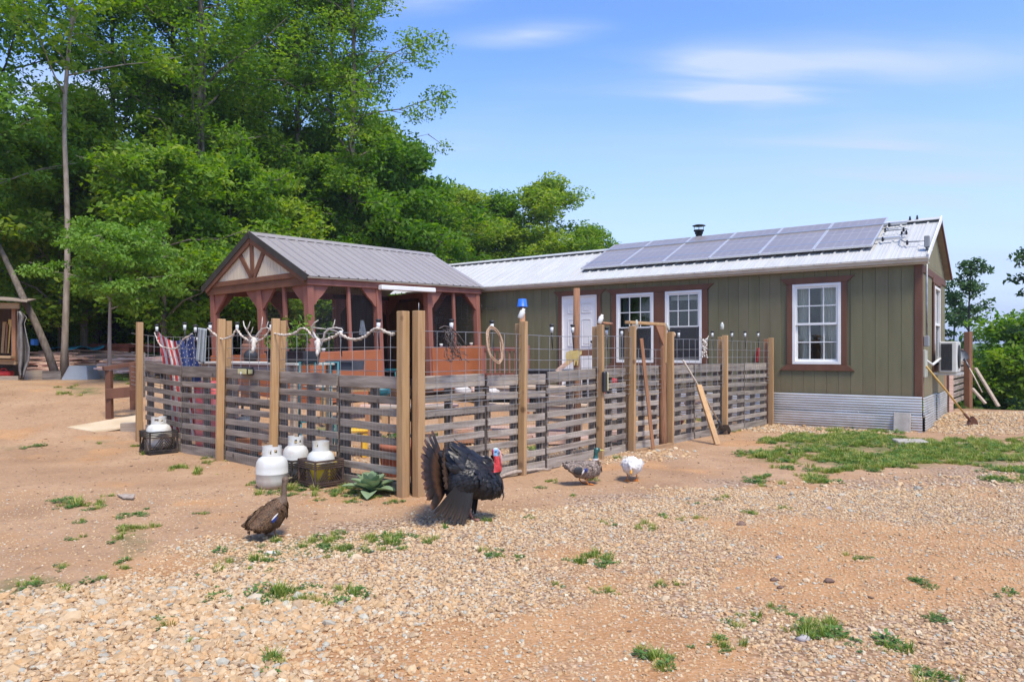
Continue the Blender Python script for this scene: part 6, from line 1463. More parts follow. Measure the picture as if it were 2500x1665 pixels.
# slab and flat stone
CON = mat('concrete_slab', (.34, .31, .28), (.44, .41, .37), 8, rough=.9, bump=.4)
tag(MB().box((0, 0, .16), (.26, .05, .34)).build('concrete_slab', CON, loc=HW(.27, -.17, .0), rot=(R(-8), 0, -HA), bevel=.006), 'grey concrete slab leaning on the corrugated skirt at the corner', 'slab')
g = G(2222, 1082); tag(MB().box((0, 0, .015), (.42, .28, .07)).build('stepping_stone', CON, loc=g, rot=(0.03, 0, -.2), bevel=.012), 'flat pale stepping stone in the grass before the cabin corner', 'stone')
RK = mat('brown_rock', (.12, .07, .05), (.2, .13, .10), 20, rough=.9, bump=.6); RK2 = mat('grey_rock', (.25, .22, .22), (.38, .35, .35), 20, rough=.9, bump=.5)
for px, py, s, m, lb in ((1810, 1281, .035, RK, 'dark brown rock on the gravel below the grass strip'), (1903, 1362, .022, RK2, 'small grey rock on the orange soil'), (2022, 1421, .03, RK, 'dark brown clod on the orange soil'), (1890, 1417, .024, RK, 'flat brown chip left of the dark clod'), (1905, 1436, .02, RK, 'small brown stone below the flat chip'), (1960, 1562, .03, RK2, 'pale grey sliver stone among the weeds'), (2024, 1243, .03, RK2, 'grey stone high on the right gravel'), (705, 1308, .018, BONE, 'white feather tuft beside the brown duck'), (660, 1352, .03, BONE, 'pale stone in the grass strip')):
    s *= .7; g = G(px, py); o = MB().ell(g + Vector((0, 0, s * .3)), (s * 1.6, s, s * .8), nz=.7, n=9, k=6).build('loose_rock', m); tag(o, lb, 'rock')

# ---------------------------------------------------------------- the left side
def wl(px, py, Y): return W(px, py, Y)
YS = 17.0
t = thing('lean_to_shed', 'rough open lean-to shed of old boards at the left edge', 'shed', (0, 0, 0))
MB().prism([wl(-160, 722, 16.4), wl(66, 738, 16.4), wl(88, 733, 17.4), wl(-160, 715, 18.8)], (0, 0, .03)).build('roof_board', mat('grey_plywood', (.24, .19, .15), (.33, .27, .22), 4, rough=.9, bump=.3), t)
MB().beam(wl(-160, 745, 16.6), wl(48, 747, 16.6), .05, .13).build('roof_beam', mat('yellow_brown_board', (.34, .22, .12), (.43, .3, .18), 4, (.6, 5, 5), rough=.85, bump=.3), t)
MB().beam(wl(36, 752, 16.8), wl(36, 880, 16.8), .09, .09).build('post', PINER, t); MB().beam(wl(-150, 752, 16.8), wl(-150, 900, 16.8), .09, .09).build('post', PINER, t)
a = wl(-160, 750, 18.6); b_ = wl(48, 750, 18.6); MB().prism([a, b_, wl(48, 925, 18.6), wl(-160, 925, 18.6)], (0, .03, 0)).build('back_wall', BROWNW, t)
MB().beam(wl(-160, 868, 16.8), wl(40, 872, 16.8), .4, .05).build('shelf', MATS['yellow_brown_board'], t); MB().beam(wl(-160, 880, 16.8), wl(40, 884, 16.8), .06, .12).build('shelf', MATS['yellow_brown_board'], t)
for k, (px, c) in enumerate(((22, YELH), (8, PINE), (15, PINER), (28, BLK))):
    o = MB().beam(wl(px + 5, 780 + 6 * k, 17.2), wl(px, 862, 17.2), .09, .05).build('hanging_tool', c); tag(o, ['yellow handled tool hanging rightmost in the lean-to', 'pale wooden bat leaning in the lean-to', 'reddish board leaning in the lean-to', 'black bar hanging by the lean-to post'][k], 'tool')
vs = []; 
b = MB(); cols = 14; rows = 12; out_ = [(42, 72, 760), (43, 60, 790), (42, 66, 820), (42, 73, 850), (44, 72, 880), (46, 62, 905), (50, 58, 922)]
for i in range(rows + 1):
    v = i / rows * 6; k = min(5, int(v)); f_ = v - k; l, r_, y = [out_[k][q] + (out_[k + 1][q] - out_[k][q]) * f_ for q in range(3)]
    if i == 0: l, r_ = 42, 52
    for j in range(cols + 1): u = j / cols; vs.append(wl(l + (r_ - l) * u, y, 16.5 + .12 * math.sin(u * 9 + i * .3)))
b.add(vs, [(i * (cols + 1) + j, i * (cols + 1) + j + 1, (i + 1) * (cols + 1) + j + 1, (i + 1) * (cols + 1) + j) for i in range(rows) for j in range(cols)], True)
o = b.build('grey_tarp', mat('grey_tarp_cloth', (.16, .145, .135), (.25, .235, .225), 6, rough=.6, bump=.5)); o.modifiers.new('thick', 'SOLIDIFY').thickness = .01; tag(o, 'dirty grey tarp hanging from the lean-to post', 'tarp')
t = thing('fuel_can', 'red plastic fuel can on the ground in the lean-to', 'fuel can', wl(12, 918, 16.9)); MB().bx(-.2, .17, -.1, .1, 0, .12).build('body', PINK if False else mat('red_plastic', (.5, .02, .02), (.58, .04, .04), 4, rough=.4), t, bevel=.03); MB().tube([(-.1, 0, .11), (-.08, 0, .17), (.02, 0, .17), (.05, 0, .11)], .015, 8).build('handle', MATS['red_plastic'], t)
for (x0, x1, y0, y1, Y, lb) in ((-60, 44, 918, 940, 16.6, 'edging board at the far left under the lean-to'), (60, 104, 905, 932, 16.9, 'darker edging board between tarp and leaning trunk'), (103, 148, 906, 931, 16.8, 'pale edging board left of the grey tub'), (212, 262, 904, 926, 17.3, 'edging board right of the grey tub')):
    tag(MB().prism([wl(x0, y0, Y), wl(x1, y0, Y), wl(x1, y1 + 6, Y), wl(x0, y1 + 6, Y)], (0, .05, 0)).build('edging_board', WOODG if x0 != 103 else PALL), lb, 'board')
g = wl(180, 931, 16.6); s_ = 16.6 / F
t = thing('grey_tub', 'upturned light grey plastic tub at the foot of the pale tree', 'tub', g)
b = MB(); vs = [(-34 * s_, -.0, 0), (33 * s_, -.0, 0), (33 * s_, .55, 0), (-34 * s_, .55, 0), (-16 * s_, .06, 38 * s_), (27 * s_, .06, 38 * s_), (27 * s_, .48, 38 * s_), (-28 * s_, .48, 38 * s_)]
b.add(vs, [(0, 1, 5, 4), (1, 2, 6, 5), (2, 3, 7, 6), (3, 0, 4, 7), (4, 5, 6, 7), (3, 2, 1, 0)]); b.build('body', mat('light_grey_plastic', (.27, .30, .33), (.32, .35, .38), 3, rough=.5), t, bevel=.015)
MB().bx(-37 * s_, 36 * s_, -.02, .0, 0, .03).build('lip', MATS['light_grey_plastic'], t)
# leaning trunk
P = [wl(136, 915, 16.9), wl(118, 862, 16.9), wl(90, 795, 16.9), wl(62, 738, 16.9), wl(40, 690, 17.1), wl(12, 630, 17.3), wl(-14, 575, 17.5)]
t = thing('leaning_tree', 'bare grey trunk leaning left over the lean-to roof', 'tree', (0, 0, 0)); MB().tube(P, [.10, .085, .08, .075, .07, .06, .04], 9).build('trunk', BARK, t);
for (x0, y0, x1, y1, Y, r_, m, lb) in ((193, 845, 213, 690, 23, .13, BARKP, 'pale thin trunk leaning right behind the boards'), (205, 845, 216, 740, 23.4, .08, BARKP, 'thinnest pale trunk beside its leaning twin'), (236, 845, 228, 690, 23, .14, BARK, 'grey mottled trunk right of the two pale ones'), (279, 840, 281, 700, 24, .13, BARKD, 'dark straight trunk deep in the wood behind the boards'), (430, 810, 424, 690, 21, .15, BARKD, 'dark trunk seen between the first two fence posts'), (447, 808, 452, 730, 23, .10, BARK, 'thin brown trunk seen above the blue flag field')):
    p, q = wl(x0, y0, Y), wl(x1, y1, Y); t = thing('slender_tree', lb, 'tree', p, group='slender trunks at the edge of the wood'); d = q - p
    MB().tube([-d * .15, d * .3 + Vector((.03, 0, 0)), d * .7, d * 1.5, d * 2.6 + Vector((.1, 0, 0))], [r_ * 1.1, r_, r_ * .9, r_ * .8, r_ * .6], 8).build('trunk', m, t)
# board pile: many loose red edged planks
REDW = mat('red_edged_plank_wood', (.70, .42, .34), (.84, .62, .52), 4, (.6, 6, 6), rough=.85, bump=.3, c3=(.56, .44, .33), s3=1.6, w3=.8, var=.25)
def heap(label, name, x0, x1, y0, y1, Y0, Y1, n, seed, m, hh=.04):
    rr = random.Random(seed); base = wl((x0 + x1) / 2, y1, (Y0 + Y1) / 2); t = thing(name, label, 'lumber', base)
    for k in range(n):
        u = rr.random(); v = (k + .5) / n; Y = Y1 + (Y0 - Y1) * (1 - v) * .6 + rr.uniform(-.2, .2); L_ = rr.choice((1.0, 1.4, 1.8, 2.2)); px = x0 + (x1 - x0) * u; py = y1 + (y0 - y1) * v * (1 - .5 * abs(u - .4))
        c = wl(px, py, Y) - base; board('plank', (L_, .14, hh), m, t, c, (rr.uniform(-.05, .05), rr.uniform(-.05, .05), rr.uniform(-.35, .35) + (.0 if rr.random() < .85 else .9)), bevel=.003)
    return t
heap('wide heap of loose red edged boards behind the grey tub', 'plank_heap', 150, 345, 856, 912, 18.6, 20.5, 110, 3, REDW); heap('smaller heap of pinkish boards behind the leaning trunk', 'plank_heap', 68, 150, 858, 905, 18.4, 19.6, 50, 4, REDW)
heap('short heap of pink boards seen between fence post and flag', 'plank_heap', 335, 400, 868, 905, 17, 18, 24, 14, REDW)
t = pile('row of brick red pallets behind the board heap', wl(305, 862, 21.5), R(3), 12, .55, 2, 5, mat('brick_red_plank', (.30, .09, .06), (.38, .13, .09), 4, rough=.85, bump=.3, var=.2), 'pallet_row', .30, .05, .12)
t.rotation_euler.z = R(88)
vs = [wl(110 + i * 14.5, 846 + 3 * math.sin(i * 1.7) + (0 if j < 3 else 0), 19.6 + j * .35) + Vector((0, 0, .03 * math.sin(i * 1.3 + j) - .02 * abs(j - 2))) for i in range(11) for j in range(6)]
o = MB().add(vs, [(i * 6 + j, i * 6 + j + 1, i * 6 + j + 7, i * 6 + j + 6) for i in range(10) for j in range(5)], True).build('blue_tarp', mat('blue_tarp_plastic', (.02, .22, .34), (.03, .28, .5), 4, rough=.45, bump=.4)); o.modifiers.new('thick', 'SOLIDIFY').thickness = .01; tag(o, 'blue green tarp over the top of the board heap', 'tarp')
tag(MB().bx(0, .09, 0, .2, 0, .16).build('blue_box', BLU, loc=wl(74, 843, 18.8), bevel=.01), 'small bright blue box on the left board heap', 'box')
# brown rail barrier and ramp
Y = G(268, 1022).y
t = thing('rail_barrier', 'brown painted rail barrier at the left end of the fence', 'railing', wl(268, 1022, Y)); o_ = t.location
def rb(nm, p, q, w_, h_, up=(0, 0, 1)): MB().beam(p - o_, q - o_, w_, h_, up).build(nm, TRIM, t, bevel=.004)
rb('post', wl(268, 1040, Y), wl(266, 905, Y), .09, .09); rb('top_rail', wl(252, 900, Y - .05), wl(340, 886, Y + .3), .14, .07); rb('middle_rail', wl(258, 962, Y - .07), wl(334, 955, Y + .1), .035, .17); rb('cleat', wl(318, 965, Y - .15), wl(334, 963, Y - .05), .035, .19); rb('post', wl(327, 1000, Y + .1), wl(325, 888, Y + .1), .09, .09)
a, b_ = G(163, 1044) + Vector((0, 0, .012)), G(228, 1055) + Vector((0, 0, .012)); c, d = wl(338, 1036, b_.y + .25), wl(338, 1012, a.y + .55)
tag(MB().prism([a, b_, c, d], (0, 0, -.03)).build('plywood_ramp', mat('pale_plywood', (.52, .40, .25), (.62, .50, .34), 3, (1, 1, 1), rough=.8, bump=.15)), 'pale plywood sheet propped as a ramp at the fence end', 'ramp')
tag(MB().box((0, 0, .06), (.3, .12, .14)).build('wood_block', WOODG, loc=G(322, 1052), rot=(0, 0, .2), bevel=.005), 'short wood block under the plywood ramp', 'block')
tag(MB().prism([wl(105, 1205, 0) * 0 + G(285, 1212) + Vector((0, 0, .01)), G(330, 1216) + Vector((0, 0, .03)), G(326, 1222) + Vector((0, 0, .015)), G(300, 1220) + Vector((0, 0, .01))], (0, 0, .012)).build('bark_piece', MATS['grey_dead_wood']), 'flat piece of grey bark lying on the dirt at the left', 'bark')
# ---------------------------------------------------------------- birds
def flesh(name, parts, mats, pick, parent, voxel=.006, smooth_it=4):
    """joins shapes into one skin with a voxel remesh, then picks a material per face"""
    b = MB()
    for p in parts: p(b)
    me = b.mesh('tmp'); bm = bmesh.new(); bm.from_mesh(me); bmesh.ops.recalc_face_normals(bm, faces=bm.faces); bm.to_mesh(me); bm.free()
    o = bpy.data.objects.new('tmp', me); COL.objects.link(o)
    r_ = o.modifiers.new('r', 'REMESH'); r_.mode = 'VOXEL'; r_.voxel_size = voxel
    s_ = o.modifiers.new('s', 'SMOOTH'); s_.iterations = smooth_it; s_.factor = .5
    dg = bpy.context.evaluated_depsgraph_get(); dg.update(); m2 = bpy.data.meshes.new_from_object(o.evaluated_get(dg)); bpy.data.objects.remove(o)
    m2.name = name; m2.materials.clear()
    for m in mats: m2.materials.append(m)
    for p in m2.polygons: p.material_index = pick(p.center); p.use_smooth = True
    ob = bpy.data.objects.new(name, m2); COL.objects.link(ob); ob.parent = parent; return ob
def loft(st, n=20):
    """st: (x, y, z, half width, half height) rings along a spine; rings stand across the spine"""
    def f(b):
        P = [Vector(s[:3]) for s in st]; vs = []
        for i, s in enumerate(st):
            d = (P[min(i + 1, len(P) - 1)] - P[max(i - 1, 0)]).normalized(); a = d.cross(Vector((0, 0, 1)))
            if a.length < .2: a = Vector((0, -1, 0))
            a = Vector((0, -1, 0)) if abs(d.y) < .3 else a.normalized(); u = a.cross(d).normalized()
            for k in range(n): t = 2 * math.pi * k / n; vs.append(P[i] + a * s[3] * math.cos(t) + u * s[4] * math.sin(t))
        fs = [(i * n + k, i * n + (k + 1) % n, (i + 1) * n + (k + 1) % n, (i + 1) * n + k) for i in range(len(st) - 1) for k in range(n)]
        fs += [tuple(range(n))[::-1], tuple((len(st) - 1) * n + k for k in range(n))]; b.add(vs, fs, True)
    return f
def ball(c, r): return lambda b: b.ell(c, r, n=16, k=10)
def tb(pts, r): return lambda b: b.tube(pts, r, 10)
def feather_mesh(name, L_, w, m, cup=.12, n=8, sweep=.0, thick=.0):
    vs = []; fs = []
    for i in range(n + 1):
        u = i / n; ww = w * (math.sin(math.pi * (.12 + .80 * u)) ** .6) * (1 if u < .9 else .75); y = L_ * u
        for j in (-1, 0, 1): vs.append((j * ww / 2 + sweep * u * u * L_, y, -cup * L_ * u * u + (.0 if j == 0 else -.12 * w)))
    for i in range(n):
        for j in range(2): fs.append((i * 3 + j, i * 3 + j + 1, i * 3 + j + 4, i * 3 + j + 3))
    b = MB(); b.add(vs, fs, True); me = b.mesh(name); me.materials.append(m); return me
def banded(name, stops, axis=1, L_=.4, rough=.5, noise_=.15, freq=0, c2=None):
    m = bpy.data.materials.new(name); m.use_nodes = True; nt = m.node_tree; N = nt.nodes; L = nt.links; b = N['Principled BSDF']; b.inputs['Roughness'].default_value = rough
    tcn = N.new('ShaderNodeTexCoord'); s = N.new('ShaderNodeSeparateXYZ'); L.new(tcn.outputs['Object'], s.inputs[0]); q = N.new('ShaderNodeMath'); q.operation = 'DIVIDE'; L.new(s.outputs[axis], q.inputs[0]); q.inputs[1].default_value = L_
    no = N.new('ShaderNodeTexNoise'); no.inputs['Scale'].default_value = 30; L.new(tcn.outputs['Object'], no.inputs['Vector'])
    a = N.new('ShaderNodeMath'); a.operation = 'MULTIPLY_ADD'; L.new(no.outputs[0], a.inputs[0]); a.inputs[1].default_value = noise_; L.new(q.outputs[0], a.inputs[2])
    r_ = N.new('ShaderNodeValToRGB')
    while len(r_.color_ramp.elements) < len(stops): r_.color_ramp.elements.new(.5)
    for e, (p, c) in zip(r_.color_ramp.elements, stops): e.position = p; e.color = (*c, 1)
    L.new(a.outputs[0], r_.inputs[0]); L.new(r_.outputs[0], b.inputs['Base Color']); return m
def cover(body, parent, name, n, fm, keep, back, lift=.25, seed=1, sc=(.8, 1.2)):
    """lays small feathers over the skin like shingles: ONE joined part"""
    me = body.data; rr = np.random.RandomState(seed); ar = np.array([p.area for p in me.polygons]); ar /= ar.sum(); ids = rr.choice(len(ar), n, p=ar); vs = []; fs = []
    src = [Vector(v.co) for v in fm.vertices]; sf = [tuple(p.vertices) for p in fm.polygons]
    for i in ids:
        p = me.polygons[i]; c = p.center; nr = p.normal
        if not keep(c): continue
        bk = Vector(back(c)); d = (bk - nr * bk.dot(nr))
        if d.length < .05: continue
        d.normalize(); s_ = d.cross(nr); dd = (d + nr * lift * rr.uniform(.5, 1.3)).normalized(); up = s_.cross(dd); k = rr.uniform(*sc); o = len(vs)
        for v in src: vs.append(c + nr * .001 + (s_ * v.x + dd * v.y + up * v.z) * k)
        fs += [[q + o for q in f_] for f_ in sf]
    b = MB(); b.add(vs, fs, True); ob = b.build(name, list(fm.materials)[0], parent); ob['kind'] = 'stuff'; return ob
# --- turkey
TBLK = mat('black_turkey_plumage', (.006, .006, .007), (.017, .016, .018), 20, rough=.40, spec=.38, islandvar=.5, c3=(.022, .016, .013), s3=6, w3=.5)
TRED = mat('red_wattle_skin', (.50, .02, .025), (.62, .06, .06), 60, rough=.45, bump=1, bscale=120); TBLU = mat('pale_blue_face_skin', (.10, .24, .48), (.28, .45, .62), 60, rough=.5, bump=.6, bscale=120); TWH = mat('white_crown_skin', (.5, .6, .66), (.6, .66, .7), 30, rough=.5, bump=.4)
TLEG = mat('pinkish_brown_leg_skin', (.25, .12, .10), (.34, .18, .15), 40, rough=.6, bump=.5)
g = G(1134, 1268); TK = thing('turkey', 'black tom turkey strutting with fanned brown tail and red and blue head', 'turkey', g, R(-5))
S = .97
def pick(c):
    if c.z > .53 and c.x > .2: return 3 if c.z > .585 else (2 if c.x > .255 else 1)
    if c.z > .40 and c.x > .262 - .1 * max(0, c.z - .47): return 1
    return 0
tb_ = [loft([(-.20, 0, .33, .03, .03), (-.15, 0, .34, .10, .12), (-.09, 0, .36, .15, .18), (-.02, 0, .365, .19, .215), (.05, 0, .36, .19, .20), (.12, 0, .335, .18, .172), (.18, 0, .31, .16, .148), (.24, 0, .285, .135, .12), (.29, 0, .27, .10, .09), (.33, 0, .262, .05, .05), (.34, 0, .262, .01, .01)]),
       tb([(.16, 0, .36), (.22, 0, .385), (.275, 0, .405), (.29, 0, .46), (.28, 0, .51), (.268, 0, .55)], [.08, .07, .045, .034, .030, .030]),
       tb([(.06, 0, .42), (.15, 0, .44), (.215, 0, .445), (.25, 0, .43)], [.09, .085, .065, .05]), ball((.273, 0, .562), (.038, .029, .033)), ball((.292, 0, .425), (.036, .032, .042)), ball((.305, .0, .44), (.02, .02, .03))]
for k in range(16): a = k * 2.4; tb_.append(ball((.298 + .018 * math.cos(a), .018 * math.sin(a), .405 + .005 * k), (.012, .012, .012)))
body = flesh('body', tb_, [TBLK, TRED, TBLU, TWH], pick, TK, .0065)
TC_ = (-1, 0, -.35)
fm1 = feather_mesh('feather', .052, .036, TBLK, .1, 4); fm2 = feather_mesh('feather', .11, .045, TBLK, .1, 4)
cover(body, TK, 'body_feathers', 2600, fm1, lambda c: pick(c) == 0 and c.x > -.12, lambda c: (-1, .3 * c.y, -.55 if c.z < .42 else -.25), .14, 3, (.7, 1.15))
cover(body, TK, 'back_feathers', 650, fm2, lambda c: c.z > .40 and c.x < .07, lambda c: (-.9, .4 * c.y, .55), .55, 4, (.8, 1.3))
FT = banded('tail_feather_brown', [(0, (.02, .015, .012)), (.35, (.03, .02, .015)), (.6, (.085, .04, .022)), (.74, (.014, .010, .009)), (.93, (.03, .018, .013)), (1, (.11, .05, .028))], 1, .42)
tf = feather_mesh('tail_feather', .405, .115, FT, .06, 9)
for k in range(19):
    a = R(-112 + 224 * k / 18); up_ = Vector((-.30, 0, 1)).normalized(); sd_ = Vector((-.25, 1, 0)).normalized() if math.sin(a) > 0 else Vector((.25, 1, 0)).normalized()
    d = (up_ * math.cos(a) + sd_ * math.sin(a)).normalized(); nx = Vector((1, 0, .2)); nx = (nx - d * nx.dot(d)).normalized(); x_ = d.cross(nx)
    m = Matrix((x_, d, nx)).transposed().to_4x4(); m.translation = Vector((-.13 - .004 * (k % 2), .0, .33)) + d * .02
    share(tf, 'tail_feather', TK).matrix_local = m
tf2 = feather_mesh('tail_covert', .25, .07, banded('tail_covert_brown', [(0, (.015, .012, .011)), (.6, (.03, .02, .016)), (.85, (.09, .05, .03)), (1, (.05, .03, .02))], 1, .25), .1, 6)
for k in range(15):
    a = R(-95 + 190 * k / 14); d = (Vector((-.18, 0, 1)).normalized() * math.cos(a) + Vector((0, 1, 0)) * math.sin(a)).normalized(); nx = Vector((1, 0, .2)); nx = (nx - d * nx.dot(d)).normalized(); x_ = d.cross(nx)
    m = Matrix((x_, d, nx)).transposed().to_4x4(); m.translation = Vector((-.10, 0, .34)) + d * .02; share(tf2, 'tail_covert', TK).matrix_local = m
FW = banded('wing_feather_black', [(0, (.012, .012, .013)), (.6, (.022, .019, .018)), (1, (.07, .052, .042))], 1, .4, .45); wf_ = feather_mesh('wing_feather', .36, .042, FW, .05, 8, .06)
for sgn in (-1, 1):
    for k in range(11):
        u = k / 10; root = Vector((.10 - .12 * u, sgn * .185, .29 + .03 * u)); tip = Vector((.05 - .26 * u, sgn * (.235 - .02 * u), .005 + .06 * u * u)); d = (tip - root); ln = d.length; d.normalize(); nx = Vector((0, sgn, .1)); nx = (nx - d * nx.dot(d)).normalized(); x_ = d.cross(nx)
        m = Matrix((x_, d, nx)).transposed().to_4x4(); m.translation = root + Vector((0, sgn * .002 * k, 0)); o = share(wf_, 'wing_feather', TK); o.matrix_local = m @ Matrix.Rotation(sgn * R(24), 4, 'Y') @ Matrix.Diagonal((1, ln / .36 * (1.04 - .09 * (k % 3)), 1, 1))
    wg = MB(); wg.ell((.02, sgn * .155, .335), (.17, .055, .115), m=Matrix.Rotation(R(-18), 3, 'Y'), n=18, k=12); w_ = wg.build('wing', TBLK, TK)
    cover(w_, TK, 'wing_coverts', 420, fm1, lambda c, s=sgn: c.y * s > .14, lambda c: (-.9, 0, -.7), .18, 7 + sgn, (.7, 1.1))
MB().tube([(.296, -.0, .583), (.314, -.012, .562), (.322, -.014, .52), (.326, -.012, .475), (.324, -.01, .455)], [.006, .008, .009, .010, .006], 8).build('snood', mat('pale_pink_snood', (.55, .25, .22), (.62, .34, .3), 30, rough=.5), TK)
MB().prism([(.300, -.012, .568), (.300, .012, .568), (.304, 0, .55)], (.042, 0, -.026)).build('beak', mat('horn_beak', (.35, .28, .2), (.45, .37, .28), 20, rough=.5), TK)
for s in (-1, 1): MB().ell((.280, s * .0285, .567), (.0065, .004, .0065)).build('eye', BLK, TK)
MB().tube([(.335, 0, .24), (.345, 0, .20), (.33, 0, .16)], [.008, .006, .002], 6).build('beard', BLK, TK)
def birdfoot(par, x, y, h, m, toe=.07, r_=.009, splay=.5, web=False, lean=0):
    b = MB(); b.tube([(x - .02 + lean, y, h), (x - .035, y, h * .5), (x, y, .012)], [r_ * 1.5, r_, r_], 8)
    for a in ((-splay, 0, splay) if not web else (-splay, 0, splay)): b.tube([(x, y, .012), (x + toe * .5 * math.cos(a), y + toe * .5 * math.sin(a), .014), (x + toe * math.cos(a), y + toe * math.sin(a), .004)], [r_, r_ * .7, r_ * .3], 6)
    b.tube([(x, y, .012), (x - toe * .4, y, .004)], [r_ * .8, r_ * .3], 6)
    if web: b.prism([(x, y, .006), (x + toe * math.cos(splay), y - toe * math.sin(splay), .003), (x + toe * 1.02, y, .003), (x + toe * math.cos(splay), y + toe * math.sin(splay), .003)], (0, 0, .004))
    return b.build('leg', m, par)
TK.scale = (.93, 1, .985)
birdfoot(TK, .085, -.05, .17, TLEG, .085, .010); birdfoot(TK, .04, .06, .17, TLEG, .085, .010)
# --- ducks
def duck(loc, rz, label, name, cols, pick_, neck, head, bill_d, tilt=0, feath=None, s=1.0, legm=None, curl=False, n=1100):
    D = thing(name, label, 'duck', loc, rz)
    st = [(-.215, 0, .215, .012, .006), (-.18, 0, .20, .045, .022), (-.13, 0, .175, .075, .052), (-.06, 0, .155, .095, .082), (.02, 0, .150, .10, .092), (.08, 0, .158, .092, .088), (.13, 0, .172, .072, .072), (.165, 0, .185, .035, .04), (.175, 0, .188, .008, .01)]
    rt = Matrix.Rotation(tilt, 3, 'Y'); c0 = Vector((0, 0, .14)); st2 = []
    for q in st: v = rt @ (Vector(q[:3]) - c0) + c0; st2.append((v.x, v.y, v.z, q[3], q[4]))
    pr = [loft(st2), tb(neck[0], neck[1]), ball(head, (.034, .026, .028))]
    body = flesh('body', pr, cols, pick_, D, .0055)
    fm = feather_mesh('feather', .042, .026, feath or cols[0], .1, 3)
    cover(body, D, 'body_feathers', n, fm, lambda c: pick_(c) == 0 or (feath and c.z < .24), lambda c: (-1, .2 * c.y, -.2), .14, 5, (.7, 1.1))
    for sg in (-1, 1):
        w = MB(); w.ell(rt @ (Vector((-.045, sg * .082, .175)) - c0) + c0, (.135, .022, .055), m=rt @ Matrix.Rotation(R(6), 3, 'Y'), n=16, k=10); ww = w.build('wing', feath or cols[0], D)
        cover(ww, D, 'wing_coverts', 190, fm, lambda c, q=sg: c.y * q > .075, lambda c: (-1, 0, .05), .12, 6, (.8, 1.3))
    h = Vector(head); d = Vector(bill_d).normalized(); sd_ = Vector((0, 1, 0)); up_ = sd_.cross(d) * -1 if False else d.cross(sd_)
    b = MB(); vs = []
    for u, w_, t_ in ((.0, .012, .013), (.35, .011, .008), (.75, .014, .005), (1, .009, .003)):
        for a in range(8): an = a * math.pi / 4; vs.append(h + d * (.026 + .055 * u) + sd_ * w_ * math.cos(an) + up_ * t_ * math.sin(an))
    b.add(vs, [(i * 8 + k, i * 8 + (k + 1) % 8, (i + 1) * 8 + (k + 1) % 8, (i + 1) * 8 + k) for i in range(3) for k in range(8)] + [tuple(range(8))[::-1], tuple(24 + k for k in range(8))], True); b.build('bill', legm[1], D)
    for sg in (-1, 1): MB().ell(h + d * .012 + Vector((0, sg * .0245, .008)), (.004, .003, .004)).build('eye', BLK, D)
    for i, (x, y) in enumerate(((.03, -.045), (-.01, .045))): birdfoot(D, x, y, .09, legm[0], .055, .006, .55, True)
    return D, rt, c0
HEN = mat('mottled_brown_hen_plumage', (.035, .018, .008), (.18, .095, .042), 130, rough=.7, islandvar=.3, lo=.4, hi=.62, bump=.3, bscale=120)
HEN2 = mat('fine_streaked_brown_neck', (.10, .065, .042), (.17, .115, .075), 120, rough=.75, lo=.4, hi=.6, bump=.3)
ORG = mat('orange_leg_skin', (.62, .19, .03), (.7, .26, .05), 20, rough=.5); DUSK = mat('dusky_orange_leg', (.20, .10, .05), (.28, .15, .08), 20, rough=.6)
g = G(662, 1312)
D, rt, c0 = duck((g.x, g.y, g.z), R(56), 'mottled brown hen duck with blue wing patch, standing tall', 'brown_duck', [HEN, HEN2], lambda c: 1 if (c.z > .245 and c.x > .05) else 0,
    ([(.09, 0, .17), (.125, 0, .23), (.135, 0, .29), (.138, 0, .345), (.145, 0, .39)], [.07, .045, .026, .023, .024]), (.152, 0, .405), (.9, .1, .12), R(-30), HEN, 1, (DUSK, mat('dull_olive_bill', (.2, .15, .06), (.26, .2, .09), 20, rough=.5)))
D.scale = (.84, .95, 1.0)
BLS = mat('blue_speculum_feathers', (.015, .03, .16), (.03, .06, .26), 60, rough=.35)
for sg in (-1, 1):
    p = rt @ (Vector((-.045, sg * .108, .185)) - c0) + c0
    MB().ell(p, (.034, .006, .018), m=rt, n=12, k=8).build('blue_wing_patch', BLS, D); MB().ell(p + Vector((.005, sg * .0005, .018)), (.042, .006, .006), m=rt, n=12, k=6).build('white_wing_bar', FWH, D)
GRN = mat('dark_green_head_gloss', (.008, .06, .05), (.015, .11, .10), 40, rough=.3, spec=.8); MGR = mat('grey_brown_drake_plumage', (.14, .10, .08), (.30, .24, .20), 70, rough=.7, islandvar=.3, lo=.4, hi=.6); RUSTB = mat('chestnut_breast', (.10, .04, .025), (.15, .07, .045), 60, rough=.7)
g = G(1428, 1183)
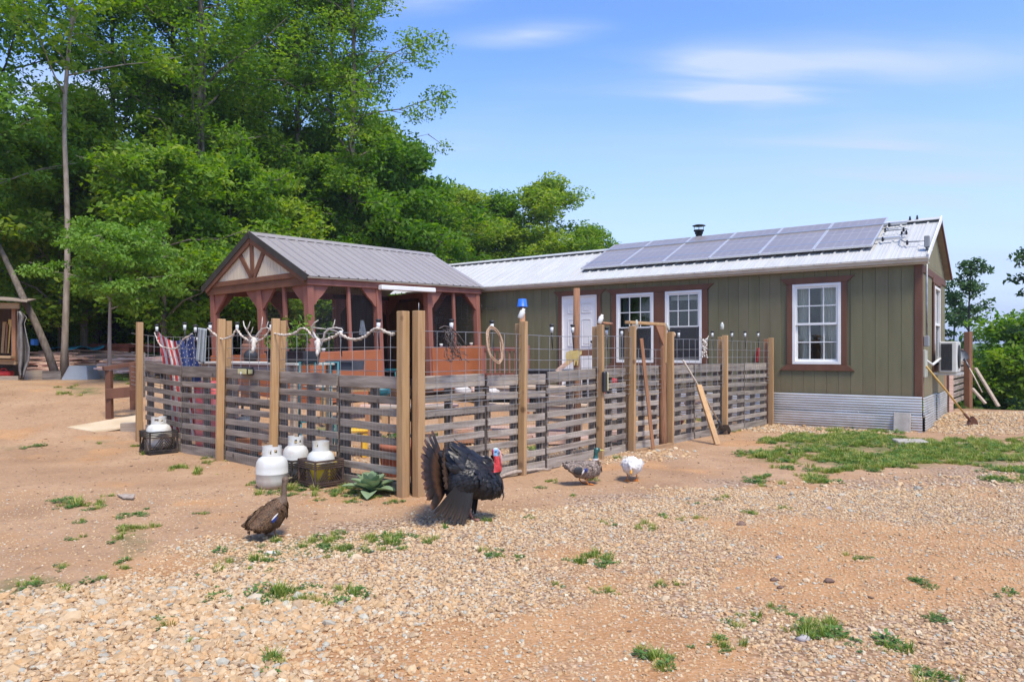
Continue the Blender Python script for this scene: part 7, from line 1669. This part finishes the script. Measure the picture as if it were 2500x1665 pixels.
D, rt, c0 = duck((g.x, g.y, g.z), R(14), 'green headed drake standing at the foot of the right fence', 'mallard_drake', [MGR, GRN, RUSTB, FWH], lambda c: 1 if (c.z > .265 and c.x > .06) else (3 if (c.z > .248 and c.x > .08) else (2 if c.x > .10 and c.z > .14 else 0)),
    ([(.09, 0, .18), (.115, 0, .235), (.118, 0, .29), (.12, 0, .335)], [.06, .036, .024, .024]), (.132, 0, .35), (1, 0, -.1), 0, MGR, 1, (ORG, mat('yellow_bill', (.5, .42, .08), (.55, .48, .12), 20, rough=.5)))
for sg in (-1, 1):
    MB().ell((-.10, sg * .088, .165), (.06, .022, .05), n=14, k=8).build('black_rump', BLK, D); MB().ell((-.03, sg * .104, .165), (.022, .006, .022), m=Matrix.Rotation(R(30), 3, 'Y'), n=12, k=8).build('blue_wing_patch', BLS, D); MB().ell((-.055, sg * .104, .15), (.01, .006, .03), m=Matrix.Rotation(R(30), 3, 'Y'), n=12, k=8).build('white_wing_bar', FWH, D)
MB().tube([(-.18, 0, .215), (-.205, 0, .235), (-.19, 0, .25)], [.008, .006, .003], 6).build('tail_curl', BLK, D)
WD = mat('white_duck_plumage', (.66, .64, .60), (.76, .75, .72), 40, rough=.8, islandvar=.08)
g = G(1545, 1175)
duck((g.x, g.y + .05, g.z), R(-105), 'white duck facing the camera with orange bill lowered', 'white_duck', [WD], lambda c: 0,
    ([(.08, 0, .18), (.125, .005, .205), (.155, .01, .21), (.175, .012, .195)], [.065, .042, .030, .027]), (.185, .012, .178), (.45, 0, -.9), R(-12), WD, 1, (ORG, mat('orange_bill', (.65, .3, .04), (.7, .36, .06), 20, rough=.45)))
# ---------------------------------------------------------------- air
hz_m = bpy.data.materials.new('pale_haze'); hz_m.use_nodes = True; nt = hz_m.node_tree; nt.nodes.remove(nt.nodes['Principled BSDF'])
pv = nt.nodes.new('ShaderNodeVolumePrincipled'); pv.inputs['Color'].default_value = (.75, .85, 1, 1); pv.inputs['Density'].default_value = .0006; pv.inputs['Anisotropy'].default_value = .2
nt.links.new(pv.outputs[0], nt.nodes['Material Output'].inputs['Volume'])
o = MB().bx(-1700, 1700, -60, 2700, -26, 48).build('haze', hz_m); tag(o, 'thin blue summer haze lying over the distant hills', kind='stuff')
